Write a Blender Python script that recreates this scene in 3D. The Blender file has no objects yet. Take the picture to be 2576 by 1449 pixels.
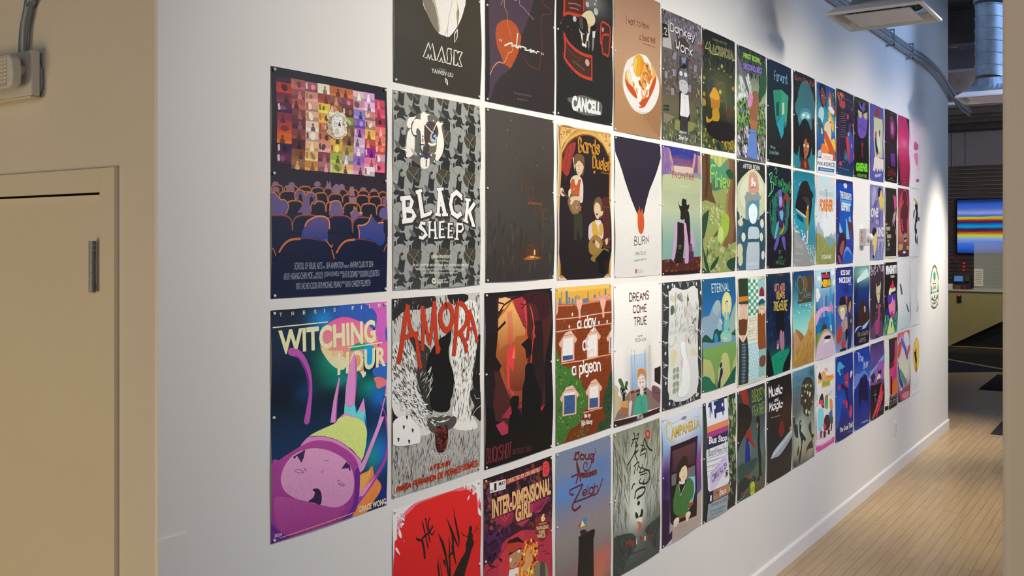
import bpy, math, random
from mathutils import Vector, Matrix
from mathutils.geometry import tessellate_polygon

# ------------------------------------------------------------------ world frame
# x = 0 is the face of the poster wall (room on the +x side), y runs along it away
# from the near corner (y = 0), z = 0 is the floor.  Metres.
scn = bpy.context.scene
C = scn.collection

# ------------------------------------------------------------------ camera
FPX = 2420.0                                   # focal length for a 2576 px wide frame
cam = bpy.data.objects.new('camera', bpy.data.cameras.new('camera'))
C.objects.link(cam)
cam.location = (1.9445, -1.3771, 1.985)
cam.rotation_euler = (math.radians(90), 0, math.atan2(1662.0, 2420.0))
cam.data.sensor_fit = 'HORIZONTAL'
cam.data.sensor_width = 36.0
cam.data.lens = FPX / 2576 * 36.0
cam.data.shift_y = (602 - 724.5) / 2576.0
cam.data.clip_start = 0.05
cam.data.clip_end = 100
scn.camera = cam

# ------------------------------------------------------------------ world, exposure
scn.view_settings.view_transform = 'Standard'
scn.view_settings.look = 'None'
scn.view_settings.exposure = 0.0
scn.view_settings.gamma = 1.0
w = bpy.data.worlds.new('world'); scn.world = w
w.use_nodes = True
w.node_tree.nodes['Background'].inputs[0].default_value = (0.62, 0.74, 1.0, 1)
w.node_tree.nodes['Background'].inputs[1].default_value = 0.12

# ------------------------------------------------------------------ lights
def aim(o, p):
    o.rotation_euler = (Vector(p) - o.location).to_track_quat('-Z', 'Y').to_euler()

def spot(loc, at, power, col, size=75, blend=1.0, rad=0.04):
    d = bpy.data.lights.new('track_spot', 'SPOT')
    d.energy = power; d.color = col; d.spot_size = math.radians(size); d.spot_blend = blend
    d.shadow_soft_size = rad
    o = bpy.data.objects.new('track_spot', d); C.objects.link(o); o.location = loc; aim(o, at)
    return o

def area(loc, at, power, col, sx, sy):
    d = bpy.data.lights.new('area_light', 'AREA')
    d.energy = power; d.color = col; d.shape = 'RECTANGLE'; d.size = sx; d.size_y = sy
    o = bpy.data.objects.new('area_light', d); C.objects.link(o); o.location = loc; aim(o, at)
    return o

WARM = (1.0, 0.88, 0.71)
for yy, p in ((1.15, 120), (2.1, 145), (3.3, 155), (4.6, 150), (6.1, 145), (7.5, 125)):
    spot((1.9, yy - 0.15, 3.35), (0, yy, 2.0), p, WARM, 86, 1.0, 0.09)
spot((0.95, 8.95, 3.4), (0, 8.98, 0.95), 430, WARM, 58, 1.0, 0.16)
# cool daylight spilling in from windows on the open side of the hall
area((6.5, 4.0, 3.0), (0, 5.0, 1.6), 125, (0.55, 0.72, 1.0), 6.0, 2.6)
area((1.2, 7.6, 4.45), (0.0, 8.3, 3.0), 36, (0.36, 0.55, 1.0), 1.2, 3.0)
# unseen fill light added for the ambient of the room the camera stands in
area((3.6, -2.6, 3.0), (0, 1.2, 1.6), 9, (1.0, 0.93, 0.86), 2.5, 1.5)
# warm lamp of the room behind the camera, lights the door wall and the pier
area((-1.3, -3.6, 0.7), (-1.2, 0, 0.9), 58, (1.0, 0.76, 0.42), 1.6, 1.6)
area((2.2, -3.6, 2.6), (2.4, 0.3, 1.6), 25, (1.0, 0.80, 0.62), 1.6, 1.6)
# hall downlights on the floor and the far lobby
spot((1.5, 6.0, 4.3), (1.05, 6.3, 0), 540, (1.0, 0.84, 0.56), 44)
spot((1.4, 3.2, 4.3), (1.3, 3.6, 0), 330, (1.0, 0.80, 0.58), 50)
spot((-1.0, 15.6, 4.1), (-1.15, 18.0, 0.75), 380, (1.0, 0.88, 0.58), 44)
area((1.5, 14.0, 4.0), (-0.6, 19.9, 3.0), 85, (1.0, 0.90, 0.80), 3.0, 1.5)

area((-0.3, 12.5, 3.0), (-0.3, 13.5, 4.7), 22, (0.50, 0.62, 1.0), 1.2, 1.2)  # unseen cool uplight added to tint the lobby ceiling blue

# ------------------------------------------------------------------ tags
def tag(o, label=None, cat=None, group=None, kind=None):
    if label: o['label'] = label
    if cat: o['category'] = cat
    if group: o['group'] = group
    if kind: o['kind'] = kind
    return o

def empty(name, loc, label, cat, group=None, rz=0.0):
    o = bpy.data.objects.new(name, None); C.objects.link(o)
    o.location = loc; o.rotation_euler = (0, 0, rz)
    o.empty_display_size = 0.1
    return tag(o, label, cat, group)

# ------------------------------------------------------------------ materials
def srgb(h):
    h = h.lstrip('#')
    if len(h) == 3: h = ''.join(c * 2 for c in h)
    out = []
    for i in (0, 2, 4):
        c = int(h[i:i+2], 16) / 255
        out.append(c / 12.92 if c <= 0.04045 else ((c + 0.055) / 1.055) ** 2.4)
    return out

def mat(name, col, rough=0.5, metal=0.0, spec=0.5, noise=0.0, nscale=20.0, bump=0.0, bscale=200.0, emit=None, estr=1.0, alpha=1.0, trans=0.0):
    m = bpy.data.materials.new(name); m.use_nodes = True
    nt = m.node_tree; b = nt.nodes['Principled BSDF']
    c = srgb(col) if isinstance(col, str) else list(col)
    b.inputs['Base Color'].default_value = (*c, 1)
    b.inputs['Roughness'].default_value = rough
    b.inputs['Metallic'].default_value = metal
    b.inputs['Specular IOR Level'].default_value = spec
    b.inputs['Alpha'].default_value = alpha
    b.inputs['Transmission Weight'].default_value = trans
    if emit:
        b.inputs['Emission Color'].default_value = (*srgb(emit), 1)
        b.inputs['Emission Strength'].default_value = estr
    tc = nt.nodes.new('ShaderNodeTexCoord')
    if noise:
        n = nt.nodes.new('ShaderNodeTexNoise'); n.inputs['Scale'].default_value = nscale; n.inputs['Detail'].default_value = 6
        nt.links.new(tc.outputs['Object'], n.inputs['Vector'])
        r = nt.nodes.new('ShaderNodeValToRGB')
        r.color_ramp.elements[0].position = 0.3; r.color_ramp.elements[1].position = 0.7
        r.color_ramp.elements[0].color = (*[x * (1 - noise) for x in c], 1)
        r.color_ramp.elements[1].color = (*[min(1, x * (1 + noise)) for x in c], 1)
        nt.links.new(n.outputs['Fac'], r.inputs['Fac']); nt.links.new(r.outputs['Color'], b.inputs['Base Color'])
    if bump:
        n = nt.nodes.new('ShaderNodeTexNoise'); n.inputs['Scale'].default_value = bscale; n.inputs['Detail'].default_value = 4
        nt.links.new(tc.outputs['Object'], n.inputs['Vector'])
        bp = nt.nodes.new('ShaderNodeBump'); bp.inputs['Strength'].default_value = bump; bp.inputs['Distance'].default_value = 0.002
        nt.links.new(n.outputs['Fac'], bp.inputs['Height']); nt.links.new(bp.outputs['Normal'], b.inputs['Normal'])
    return m

M = {}
M['white_wall'] = mat('white_wall_paint', (0.80, 0.80, 0.79), 0.6, bump=0.35, bscale=260, noise=0.012, nscale=3)
M['tan_wall'] = mat('cream_wall_paint', (0.70, 0.665, 0.60), 0.6, bump=0.4, bscale=240, noise=0.015, nscale=3)
M['door'] = mat('cream_gloss_paint', (0.72, 0.67, 0.55), 0.38, bump=0.2, bscale=120, noise=0.012, nscale=2)
M['trim'] = mat('white_trim_paint', (0.82, 0.82, 0.84), 0.4)
M['steel'] = mat('brushed_steel', (0.26, 0.28, 0.32), 0.45, 0.6, noise=0.08, nscale=60)
M['galv'] = mat('galvanised_steel', (0.27, 0.33, 0.37), 0.42, 0.65, noise=0.22, nscale=9)
M['conduit'] = mat('conduit_metal', (0.48, 0.53, 0.58), 0.4, 0.5, noise=0.15, nscale=30)
M['plastic'] = mat('off_white_plastic', (0.62, 0.62, 0.62), 0.45)
M['warm_lit_plastic'] = mat('warm_lit_plastic', (0.70, 0.64, 0.47), 0.45)
M['dark'] = mat('dark_gap', (0.02, 0.018, 0.015), 0.8)
M['black'] = mat('black_plastic', (0.012, 0.012, 0.014), 0.35)
M['pin'] = mat('clear_pin', (0.75, 0.76, 0.78), 0.2)
M['grey_wall'] = mat('grey_upper_wall', (0.42, 0.40, 0.43), 0.8, noise=0.05, nscale=2)
M['ceiling'] = mat('dark_ceiling', (0.10, 0.10, 0.12), 0.8, noise=0.3, nscale=2)
M['beam'] = mat('dark_beam', (0.11, 0.095, 0.09), 0.75, noise=0.25, nscale=4)
M['vent_white'] = mat('white_enamel', (0.72, 0.70, 0.72), 0.35, noise=0.04, nscale=5)
M['wood_block'] = mat('raw_timber', (0.30, 0.20, 0.13), 0.7, noise=0.2, nscale=12)

# ------------------------------------------------------------------ mesh helpers
class MB:
    def __init__(s): s.v = []; s.f = []
    def box(s, x0, y0, z0, x1, y1, z1):
        b = len(s.v)
        s.v += [(x0,y0,z0),(x1,y0,z0),(x1,y1,z0),(x0,y1,z0),(x0,y0,z1),(x1,y0,z1),(x1,y1,z1),(x0,y1,z1)]
        s.f += [tuple(b+i for i in q) for q in ((3,2,1,0),(4,5,6,7),(0,1,5,4),(1,2,6,5),(2,3,7,6),(3,0,4,7))]
        return s
    def prism(s, pts, axis, a, b):
        """closed outline pts (2-D) extruded along axis from a to b"""
        n = len(pts); o = len(s.v)
        def P(p, t):
            return {'x': (t, p[0], p[1]), 'y': (p[0], t, p[1]), 'z': (p[0], p[1], t)}[axis]
        s.v += [P(p, a) for p in pts] + [P(p, b) for p in pts]
        s.f += [tuple(o+i for i in range(n))[::-1], tuple(o+n+i for i in range(n))]
        s.f += [(o+i, o+(i+1) % n, o+n+(i+1) % n, o+n+i) for i in range(n)]
        return s
    def tube(s, pts, r, n=14, cap=True):
        pts = [Vector(p) for p in pts]; rr = r if isinstance(r, (list, tuple)) else [r] * len(pts)
        o = len(s.v); dv = pts[-1] - pts[0]; up = Vector((0.1, 1, 0.05)) if abs(dv.z) > 0.8 * dv.length else Vector((0.13, 0.21, 0.97))
        for i, p in enumerate(pts):
            t = (pts[min(i+1, len(pts)-1)] - pts[max(i-1, 0)]).normalized()
            a = t.cross(up)
            a.normalize(); b = t.cross(a).normalized()
            for k in range(n):
                an = 2 * math.pi * k / n
                s.v.append(tuple(p + (a * math.cos(an) + b * math.sin(an)) * rr[i]))
        for i in range(len(pts) - 1):
            for k in range(n):
                s.f.append((o+i*n+k, o+i*n+(k+1) % n, o+(i+1)*n+(k+1) % n, o+(i+1)*n+k))
        if cap:
            s.f.append(tuple(o+k for k in range(n))[::-1]); s.f.append(tuple(o+(len(pts)-1)*n+k for k in range(n)))
        return s
    def lathe(s, prof, cx, cy, n=28):
        """prof = [(r, z)], vertical axis at cx, cy"""
        o = len(s.v)
        for r, z in prof:
            for k in range(n):
                an = 2 * math.pi * k / n
                s.v.append((cx + r * math.cos(an), cy + r * math.sin(an), z))
        for i in range(len(prof) - 1):
            for k in range(n):
                s.f.append((o+i*n+k, o+i*n+(k+1) % n, o+(i+1)*n+(k+1) % n, o+(i+1)*n+k))
        s.f.append(tuple(o+k for k in range(n))[::-1]); s.f.append(tuple(o+(len(prof)-1)*n+k for k in range(n)))
        return s
    def build(s, name, m, parent=None, smooth=False, bevel=0.0, seg=2):
        me = bpy.data.meshes.new(name); me.from_pydata(s.v, [], s.f); me.update()
        import bmesh
        bm = bmesh.new(); bm.from_mesh(me); bmesh.ops.recalc_face_normals(bm, faces=bm.faces[:])
        bm.to_mesh(me); bm.free()
        me.materials.append(m if not isinstance(m, str) else M[m])
        if smooth:
            for p in me.polygons: p.use_smooth = True
        o = bpy.data.objects.new(name, me); C.objects.link(o)
        if bevel:
            md = o.modifiers.new('bevel', 'BEVEL'); md.width = bevel; md.segments = seg; md.limit_method = 'ANGLE'; md.angle_limit = math.radians(40)
        if smooth:
            for p in me.polygons: p.use_smooth = True
            try: me.set_sharp_from_angle(angle=math.radians(42))
            except Exception: pass
        if parent is not None: o.parent = parent
        return o
# ================================================================== THE ROOM
WALL_END = 9.545
def structure(o): return tag(o, kind='structure')

# ---- floor: maple strips running along the wall
def floor_material():
    m = bpy.data.materials.new('maple_strip_floor'); m.use_nodes = True
    nt = m.node_tree; N = nt.nodes; L = nt.links; b = N['Principled BSDF']
    tc = N.new('ShaderNodeTexCoord'); mp = N.new('ShaderNodeMapping')
    mp.inputs['Rotation'].default_value = (0, 0, math.radians(90))
    L.new(tc.outputs['Object'], mp.inputs['Vector'])
    br = N.new('ShaderNodeTexBrick'); L.new(mp.outputs['Vector'], br.inputs['Vector'])
    br.offset = 0.37; br.offset_frequency = 3; br.squash = 1.0
    br.inputs['Scale'].default_value = 1.0
    br.inputs['Brick Width'].default_value = 0.62; br.inputs['Row Height'].default_value = 0.056
    br.inputs['Mortar Size'].default_value = 0.0012; br.inputs['Mortar Smooth'].default_value = 0.3
    br.inputs['Color1'].default_value = (0.50, 0.37, 0.215, 1); br.inputs['Color2'].default_value = (0.44, 0.32, 0.185, 1)
    br.inputs['Mortar'].default_value = (0.10, 0.065, 0.04, 1)
    mp2 = N.new('ShaderNodeMapping'); mp2.inputs['Scale'].default_value = (40, 1.6, 1)
    L.new(tc.outputs['Object'], mp2.inputs['Vector'])
    n = N.new('ShaderNodeTexNoise'); n.inputs['Scale'].default_value = 1.6; n.inputs['Detail'].default_value = 8
    L.new(mp2.outputs['Vector'], n.inputs['Vector'])
    r = N.new('ShaderNodeValToRGB'); r.color_ramp.elements[0].position = 0.25; r.color_ramp.elements[1].position = 0.8
    r.color_ramp.elements[0].color = (0.80, 0.78, 0.74, 1); r.color_ramp.elements[1].color = (1.12, 1.10, 1.08, 1)
    L.new(n.outputs['Fac'], r.inputs['Fac'])
    mx = N.new('ShaderNodeMixRGB'); mx.blend_type = 'MULTIPLY'; mx.inputs['Fac'].default_value = 0.9
    L.new(br.outputs['Color'], mx.inputs['Color1']); L.new(r.outputs['Color'], mx.inputs['Color2'])
    n2 = N.new('ShaderNodeTexNoise'); n2.inputs['Scale'].default_value = 1.3; n2.inputs['Detail'].default_value = 5
    L.new(tc.outputs['Object'], n2.inputs['Vector'])
    r2 = N.new('ShaderNodeValToRGB'); r2.color_ramp.elements[0].color = (0.82, 0.80, 0.80, 1); r2.color_ramp.elements[1].color = (1.1, 1.08, 1.05, 1)
    L.new(n2.outputs['Fac'], r2.inputs['Fac'])
    mx2 = N.new('ShaderNodeMixRGB'); mx2.blend_type = 'MULTIPLY'; mx2.inputs['Fac'].default_value = 0.8
    L.new(mx.outputs['Color'], mx2.inputs['Color1']); L.new(r2.outputs['Color'], mx2.inputs['Color2'])
    L.new(mx2.outputs['Color'], b.inputs['Base Color'])
    b.inputs['Roughness'].default_value = 0.34
    bp = N.new('ShaderNodeBump'); bp.inputs['Strength'].default_value = 0.25; bp.inputs['Distance'].default_value = 0.0015; bp.invert = True
    L.new(br.outputs['Fac'], bp.inputs['Height']); L.new(bp.outputs['Normal'], b.inputs['Normal'])
    return m
structure(MB().box(-6, -5.5, -0.1, 7, 20.7, 0).build('floor', floor_material()))

DTOP, DEDGE = 2.0955, -0.2190
wl = MB().box(-0.012, 0, 0, 0, WALL_END, 4.7).box(-0.16, 0.15, 0, -0.012, WALL_END, 4.7)
structure(wl.build('wall_left', 'white_wall'))
wb = MB().box(-0.213, 0, 0, -0.012, 0.15, 4.7).box(-1.19, 0, 2.103, -0.213, 0.15, 4.7).box(-5.0, 0, 0, -1.19, 0.15, 4.7)
structure(wb.build('wall_back', 'tan_wall'))
structure(MB().box(1.7247, 0.2917, 0, 5.0, 0.56, 4.7).build('wall_right', 'tan_wall', bevel=0.012, seg=3))
structure(MB().box(-6, 20.5, 0, 7, 20.7, 4.7).build('wall_far', 'grey_wall'))
structure(MB().box(-6, -5.5, 4.7, 7, 20.7, 4.8).build('ceiling', 'ceiling'))
bb = MB().prism([(0.0, 0), (0.014, 0), (0.014, 0.088), (0.009, 0.098), (0.0, 0.098)], 'y', 0.0, WALL_END + 0.014)
bb.prism([(-0.16, 0), (0.014, 0), (0.014, 0.088), (-0.16, 0.088)], 'y', WALL_END, WALL_END + 0.016)
structure(bb.build('baseboard_left', 'trim'))
# painted cover board near the corner, flush on the wall
tag(MB().box(-0.0, 0.0, 0.45, 0.004, 0.0767, 1.286).build('cover_panel', 'white_wall', bevel=0.0015),
    'white painted cover board on the wall corner beside the door, below the posters', 'panel')

# ---- door 1
door = MB().box(-1.186, 0.004, 0.008, DEDGE, 0.048, DTOP).build('door_1', 'door', bevel=0.002)
structure(door)
cs = MB().box(-1.252, -0.012, 0, -1.19, 0.0, 2.159).box(-0.2144, -0.012, 0, -0.1535, 0.0, 2.159).box(-1.19, -0.012, 2.1005, -0.2144, 0.0, 2.159)
cs.box(-0.2146, 0, 0, -0.213, 0.12, 2.1005)
structure(cs.build('trim_1', 'door', bevel=0.0015))
structure(MB().box(-1.19, 0.05, 0, -0.214, 0.12, 2.103).build('door_gap_shade', 'dark'))  # near-black sheet behind the door, its colour stands for the gap's shade
hb = MB()
for z0, z1 in ((1.8545, 1.878), (1.8785, 1.9035), (1.904, 1.9275), (1.928, 1.957), (1.9575, 1.9705), (1.971, 1.981)):
    hb.tube([(-0.2475, -0.010, z0), (-0.2475, -0.010, z1)], 0.0085, 18)
hg = hb.build('hinge', 'steel', door, smooth=True)
MB().prism([(-0.241, 1.858), (-0.2165, 1.858), (-0.2165, 1.978), (-0.232, 1.978), (-0.2325, 1.960), (-0.226, 1.94), (-0.223, 1.918), (-0.226, 1.888), (-0.233, 1.874), (-0.241, 1.874)],
           'y', -0.0035, 0.003).build('hinge_leaf', 'steel', hg, bevel=0.0006)

def smooth_path(p, n=4):
    p = [Vector(q) for q in p]; out = []
    for i in range(len(p) - 1):
        a, b, c, d = p[max(i-1, 0)], p[i], p[i+1], p[min(i+2, len(p)-1)]
        for k in range(n):
            t = k / n
            out.append(0.5 * ((2*b) + (c-a)*t + (2*a-5*b+4*c-d)*t*t + (3*b-a-3*c+d)*t**3))
    return out + [p[-1]]
# ---- emergency light with its pipe
el = empty('emergency_light', (-0.66, 0, 2.42), 'grey twin-head emergency light box above the cream door', 'emergency light')
def at(o, e): o.location = (o.location[0] - e.location[0], o.location[1] - e.location[1], o.location[2] - e.location[2]); return o
def childof(mb, name, m, e, **k):
    o = mb.build(name, m, e, **k); o.location = -Vector(e.location); return o
childof(MB().box(-0.80, -0.036, 2.356, -0.478, -0.012, 2.474), 'housing', 'plastic', el, bevel=0.004)
childof(MB().box(-0.79, -0.038, 2.350, -0.481, -0.010, 2.3555), 'warm_lit_underside', 'warm_lit_plastic', el, bevel=0.002)  # underside strip, warm light from below painted in as cream
childof(MB().prism([(-0.80, 2.360), (-0.500, 2.360), (-0.482, 2.375), (-0.479, 2.40), (-0.482, 2.43), (-0.500, 2.455), (-0.80, 2.455)], 'y', -0.012, 0.0), 'back_box', 'galv', el, bevel=0.003)
kb = MB()
for k in range(26):
    a = 2 * math.pi * k / 26
    kb.box(-0.001, -0.0018, 0.012, 0.001, 0.0018, 0.0235)
    n = len(kb.v)
    for i in range(n - 8, n):
        x, y, z = kb.v[i]; kb.v[i] = (-0.515 + z * math.cos(a) - x * math.sin(a), -0.037 + y, 2.424 + z * math.sin(a) + x * math.cos(a))
kb.tube([(-0.515, -0.0355, 2.424), (-0.515, -0.0375, 2.424)], 0.013, 20)
childof(kb, 'ribbed_ring', 'plastic', el)
childof(MB().tube([(-0.515, -0.036, 2.424), (-0.515, -0.064, 2.424)], [0.0135, 0.011], 20), 'swivel', 'plastic', el, smooth=True)
hd = MB().prism([(-0.74, 2.372), (-0.502, 2.372), (-0.485, 2.382), (-0.480, 2.41), (-0.485, 2.446), (-0.502, 2.458), (-0.74, 2.458)], 'y', -0.084, -0.058)
lh = childof(hd, 'lamp_head', 'plastic', el, bevel=0.006, seg=3)
lens = MB()
for i in range(14):
    for j in range(8):
        x = -0.735 + i * 0.0165; z = 2.377 + j * 0.0097
        o = len(lens.v)
        lens.v += [(x, -0.0843, z), (x + 0.0155, -0.0843, z), (x + 0.0155, -0.0843, z + 0.0085), (x, -0.0843, z + 0.0085), (x + 0.0078, -0.0895, z + 0.0043)]
        lens.f += [(o, o+1, o+4), (o+1, o+2, o+4), (o+2, o+3, o+4), (o+3, o, o+4)]
M['lens'] = mat('ribbed_lens', (0.75, 0.72, 0.62), 0.12, 0.35, spec=1.0)
lo = lens.build('lens', 'lens', lh)
pp = [(-0.551, -0.018, 2.474), (-0.551, -0.018, 2.50), (-0.545, -0.018, 2.54), (-0.530, -0.018, 2.58), (-0.518, -0.018, 2.62), (-0.508, -0.018, 2.68), (-0.505, -0.018, 3.6)]
tag(MB().tube(smooth_path(pp), 0.0112, 20).build('conduit_pipe', 'galv', smooth=True), 'grey metal conduit pipe rising from the emergency light box', 'pipe')

# ---- wall conduits above the posters (three runs) that swing down past the wall end
def cpath(dx, dz):
    return [(0.03 + dx, 0.5, 3.645 + dz), (0.03 + dx, 4.0, 3.645 + dz), (0.03 + dx, 7.4, 3.650 + dz), (0.035 + dx, 8.1, 3.66 + dz), (0.04 + dx, 8.7, 3.635 + dz),
            (0.045 + dx, 9.1, 3.58 + dz), (0.05 + dx, 9.5, 3.50 + dz), (0.06 + dx, 9.9, 3.42 + dz), (0.10 + dx, 10.2, 3.38 + dz)]
for (dx, dz, lab) in ((0, 0.035, 'upper'), (0.012, 0.0, 'middle'), (0.0, -0.033, 'lower')):
    o = MB().tube(smooth_path(cpath(dx, dz)), 0.0125, 12).build('conduit_pipe', 'conduit', smooth=True)
    tag(o, lab + ' one of three grey conduits running along the white wall above the posters', 'pipe', 'conduits above the posters')
for y in (4.6, 5.9, 6.9, 7.6):
    z = 3.647
    tag(MB().box(0, y - 0.012, z - 0.075, 0.063, y + 0.012, z - 0.062).box(0, y - 0.012, z + 0.055, 0.063, y + 0.012, z + 0.063).box(0.0585, y - 0.012, z - 0.075, 0.063, y + 0.012, z + 0.063).build('pipe_clamp', 'galv'),
        'galvanised strap clamping the three conduits to the white wall', 'clamp', 'straps on the wall conduits')

# ---- square diffusers on round ducts
def diffuser(cx, cy, z, h, label, duct_top):
    e = empty('ceiling_diffuser', (cx, cy, z), label, 'air vent', 'square air diffusers')
    f = MB()
    a, b = h, h * 0.80
    # sloping flange frame: outer rim low edge to inner throat
    ring = [(a, 0.0), (a, 0.012), (b, 0.050), (b * 0.96, 0.050), (b * 0.96, 0.040), (a * 0.93, 0.0)]
    n = len(ring)
    for (sx, sy) in ((-1, -1), (1, -1), (1, 1), (-1, 1)):
        f.v += [(sx * r, sy * r, q) for r, q in ring]
    for k in range(4):
        for i in range(n):
            f.f.append((k*n+i, k*n+(i+1) % n, ((k+1) % 4)*n+(i+1) % n, ((k+1) % 4)*n+i))
    f.build('flange', 'vent_white', e)
    c = MB()
    prof = [(b, 0.05), (b, 0.06), (0.17, 0.11), (0.138, 0.172)]
    seg = 32
    for r, q in prof:
        for k in range(seg):
            an = 2 * math.pi * k / seg + math.pi / 4
            if r > 0.2:
                t = max(abs(math.cos(an)), abs(math.sin(an))); c.v.append((r * math.cos(an) / t, r * math.sin(an) / t, q))
            else: c.v.append((r * math.cos(an), r * math.sin(an), q))
    for i in range(len(prof) - 1):
        for k in range(seg): c.f.append((i*seg+k, i*seg+(k+1) % seg, (i+1)*seg+(k+1) % seg, (i+1)*seg+k))
    c.build('plenum', 'galv', e)
    MB().box(-h * 0.68, -h * 0.68, 0.002, h * 0.68, h * 0.68, 0.008).build('face_plate', 'vent_white', e, bevel=0.003)
    for sx in (-1, 1):
        for sy in (-1, 1): MB().box(sx * h * 0.5 - 0.006, sy * h * 0.5 - 0.006, 0.006, sx * h * 0.5 + 0.006, sy * h * 0.5 + 0.006, 0.075).build('bracket', 'galv', e)
    return e
def duct(cx, cy, z0, z1, r, label):
    prof = []; z = z0
    while z < z1:
        prof += [(r, z), (r, z + 0.088), (r + 0.006, z + 0.092), (r + 0.006, z + 0.098), (r, z + 0.102)]
        z += 0.104
    o = len(prof)
    d = MB().lathe(prof, 0, 0, 36)
    # seams climb as a shallow spiral
    n = 36
    for i in range(len(d.v)):
        k = i % n; x, y, q = d.v[i]; d.v[i] = (x, y, q + 0.026 * math.cos(2 * math.pi * k / n + 2.2))
    ob = d.build('spiral_duct', 'galv', smooth=True)
    ob.location = (cx, cy, 0)
    return tag(ob, label, 'duct', 'spiral air ducts')
diffuser(0.637, 4.145, 3.20, 0.25, 'white square air diffuser hanging close to the wall above the posters', 0)
duct(0.637, 4.145, 3.375, 4.66, 0.13, 'round galvanised duct rising from the nearer square diffuser')
diffuser(0.655, 7.85, 3.20, 0.255, 'farther white square air diffuser, half hidden by the tan wall', 0)
duct(0.655, 7.85, 3.375, 3.98, 0.134, 'round ribbed galvanised duct above the farther square diffuser')
eb = MB().tube(smooth_path([(0.655, 7.85, 4.035), (0.66, 7.87, 4.10), (0.69, 8.0, 4.20), (0.75, 8.2, 4.26), (0.9, 8.8, 4.28), (1.1, 9.8, 4.28), (1.2, 10.7, 4.28)]), 0.15, 28)
tag(eb.build('air_duct', 'galv', smooth=True), 'large galvanised duct running back under the dark ceiling', 'duct')

# ---- fire strobe, outlet
SY = 6.079
st = empty('fire_alarm_strobe', (0, SY + 0.055, 1.99), 'off white fire alarm strobe on the empty spot in the poster grid', 'alarm')
childof(MB().box(0.0, SY, 1.935, 0.048, SY + 0.112, 2.066), 'housing', 'plastic', st, bevel=0.004)
M['glass_lens'] = mat('clear_dome', (0.8, 0.82, 0.84), 0.05, spec=1.0)
childof(MB().tube([(0.047, SY + 0.06, 2.0), (0.068, SY + 0.06, 2.0), (0.080, SY + 0.06, 2.0), (0.087, SY + 0.06, 2.0)], [0.031, 0.030, 0.020, 0.006], 20), 'strobe_dome', 'glass_lens', st, smooth=True)
M['red_ink'] = mat('red_ink', (0.75, 0.08, 0.03), 0.5)
fc = bpy.data.curves.new('lettering', 'FONT'); fc.body = 'F\nI\nR\nE'; fc.size = 0.026; fc.align_x = 'CENTER'; fc.offset = 0.0005; fc.extrude = 0.0002; fc.space_line = 0.85
fo = bpy.data.objects.new('lettering', fc); C.objects.link(fo)
fm = bpy.data.meshes.new_from_object(fo.evaluated_get(bpy.context.evaluated_depsgraph_get())); bpy.data.objects.remove(fo)
fm.materials.append(M['red_ink'])
for nm, loc, rz in (('lettering', (0.018, SY - 0.0004, 2.029), 0.0), ('lettering', (0.0484, SY + 0.018, 2.029), math.pi/2)):
    lo_ = bpy.data.objects.new(nm, fm); C.objects.link(lo_); lo_.parent = st
    lo_.location = Vector(loc) - Vector(st.location); lo_.rotation_euler = (math.pi/2, 0, rz)
ot = empty('wall_outlet', (0, 0, 0), 'small white wall outlet plate low under the far posters', 'outlet')
so = 7.21
ot.location = (0, so, 0.38)
childof(MB().box(0.0, so - 0.036, 0.322, 0.006, so + 0.036, 0.438), 'cover_plate', 'trim', ot, bevel=0.002)
for z0 in (0.345, 0.387):
    childof(MB().box(0.006, so - 0.017, z0, 0.009, so + 0.017, z0 + 0.028), 'socket', 'plastic', ot, bevel=0.002)
# crest painted in teal and grey on the wall past the posters
def wy(px): return -1.3771 + 1.33545 * (px + 2236) / (2950 - px)
def wz(px, py): return 1.985 - 2.359 * (py - 602) / (2950 - px)
# ================================================================== THE LOBBY BEYOND
def slat_material():
    m = mat('dark_slat_paint', (0.22, 0.165, 0.145), 0.45, noise=0.15, nscale=3)
    return m
sl = MB(); z = 0.0
while z < 3.49:
    sl.prism([(20.499, z), (20.44, z + 0.006), (20.43, z + 0.03), (20.46, z + 0.062), (20.499, z + 0.07)], 'x', -5, 3)
    z += 0.082
tag(sl.build('slatted_panel', slat_material()), 'dark brown horizontal slatted panelling behind the reception desk', 'wall panel')
tv = empty('television', (-0.55, 20.36, 2.25), 'wide wall screen showing blue, yellow and red stripes above the desk', 'television')
def V0(mb, name, m, e, **k): return childof(mb, name, m, e, **k)
TX0, TX1, TZ0, TZ1 = -1.745, 0.21, 1.70, 2.80
V0(MB().box(TX0 - 0.02, 20.34, TZ0 - 0.02, TX1 + 0.02, 20.42, TZ1 + 0.02), 'bezel', 'black', tv, bevel=0.006)
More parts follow.
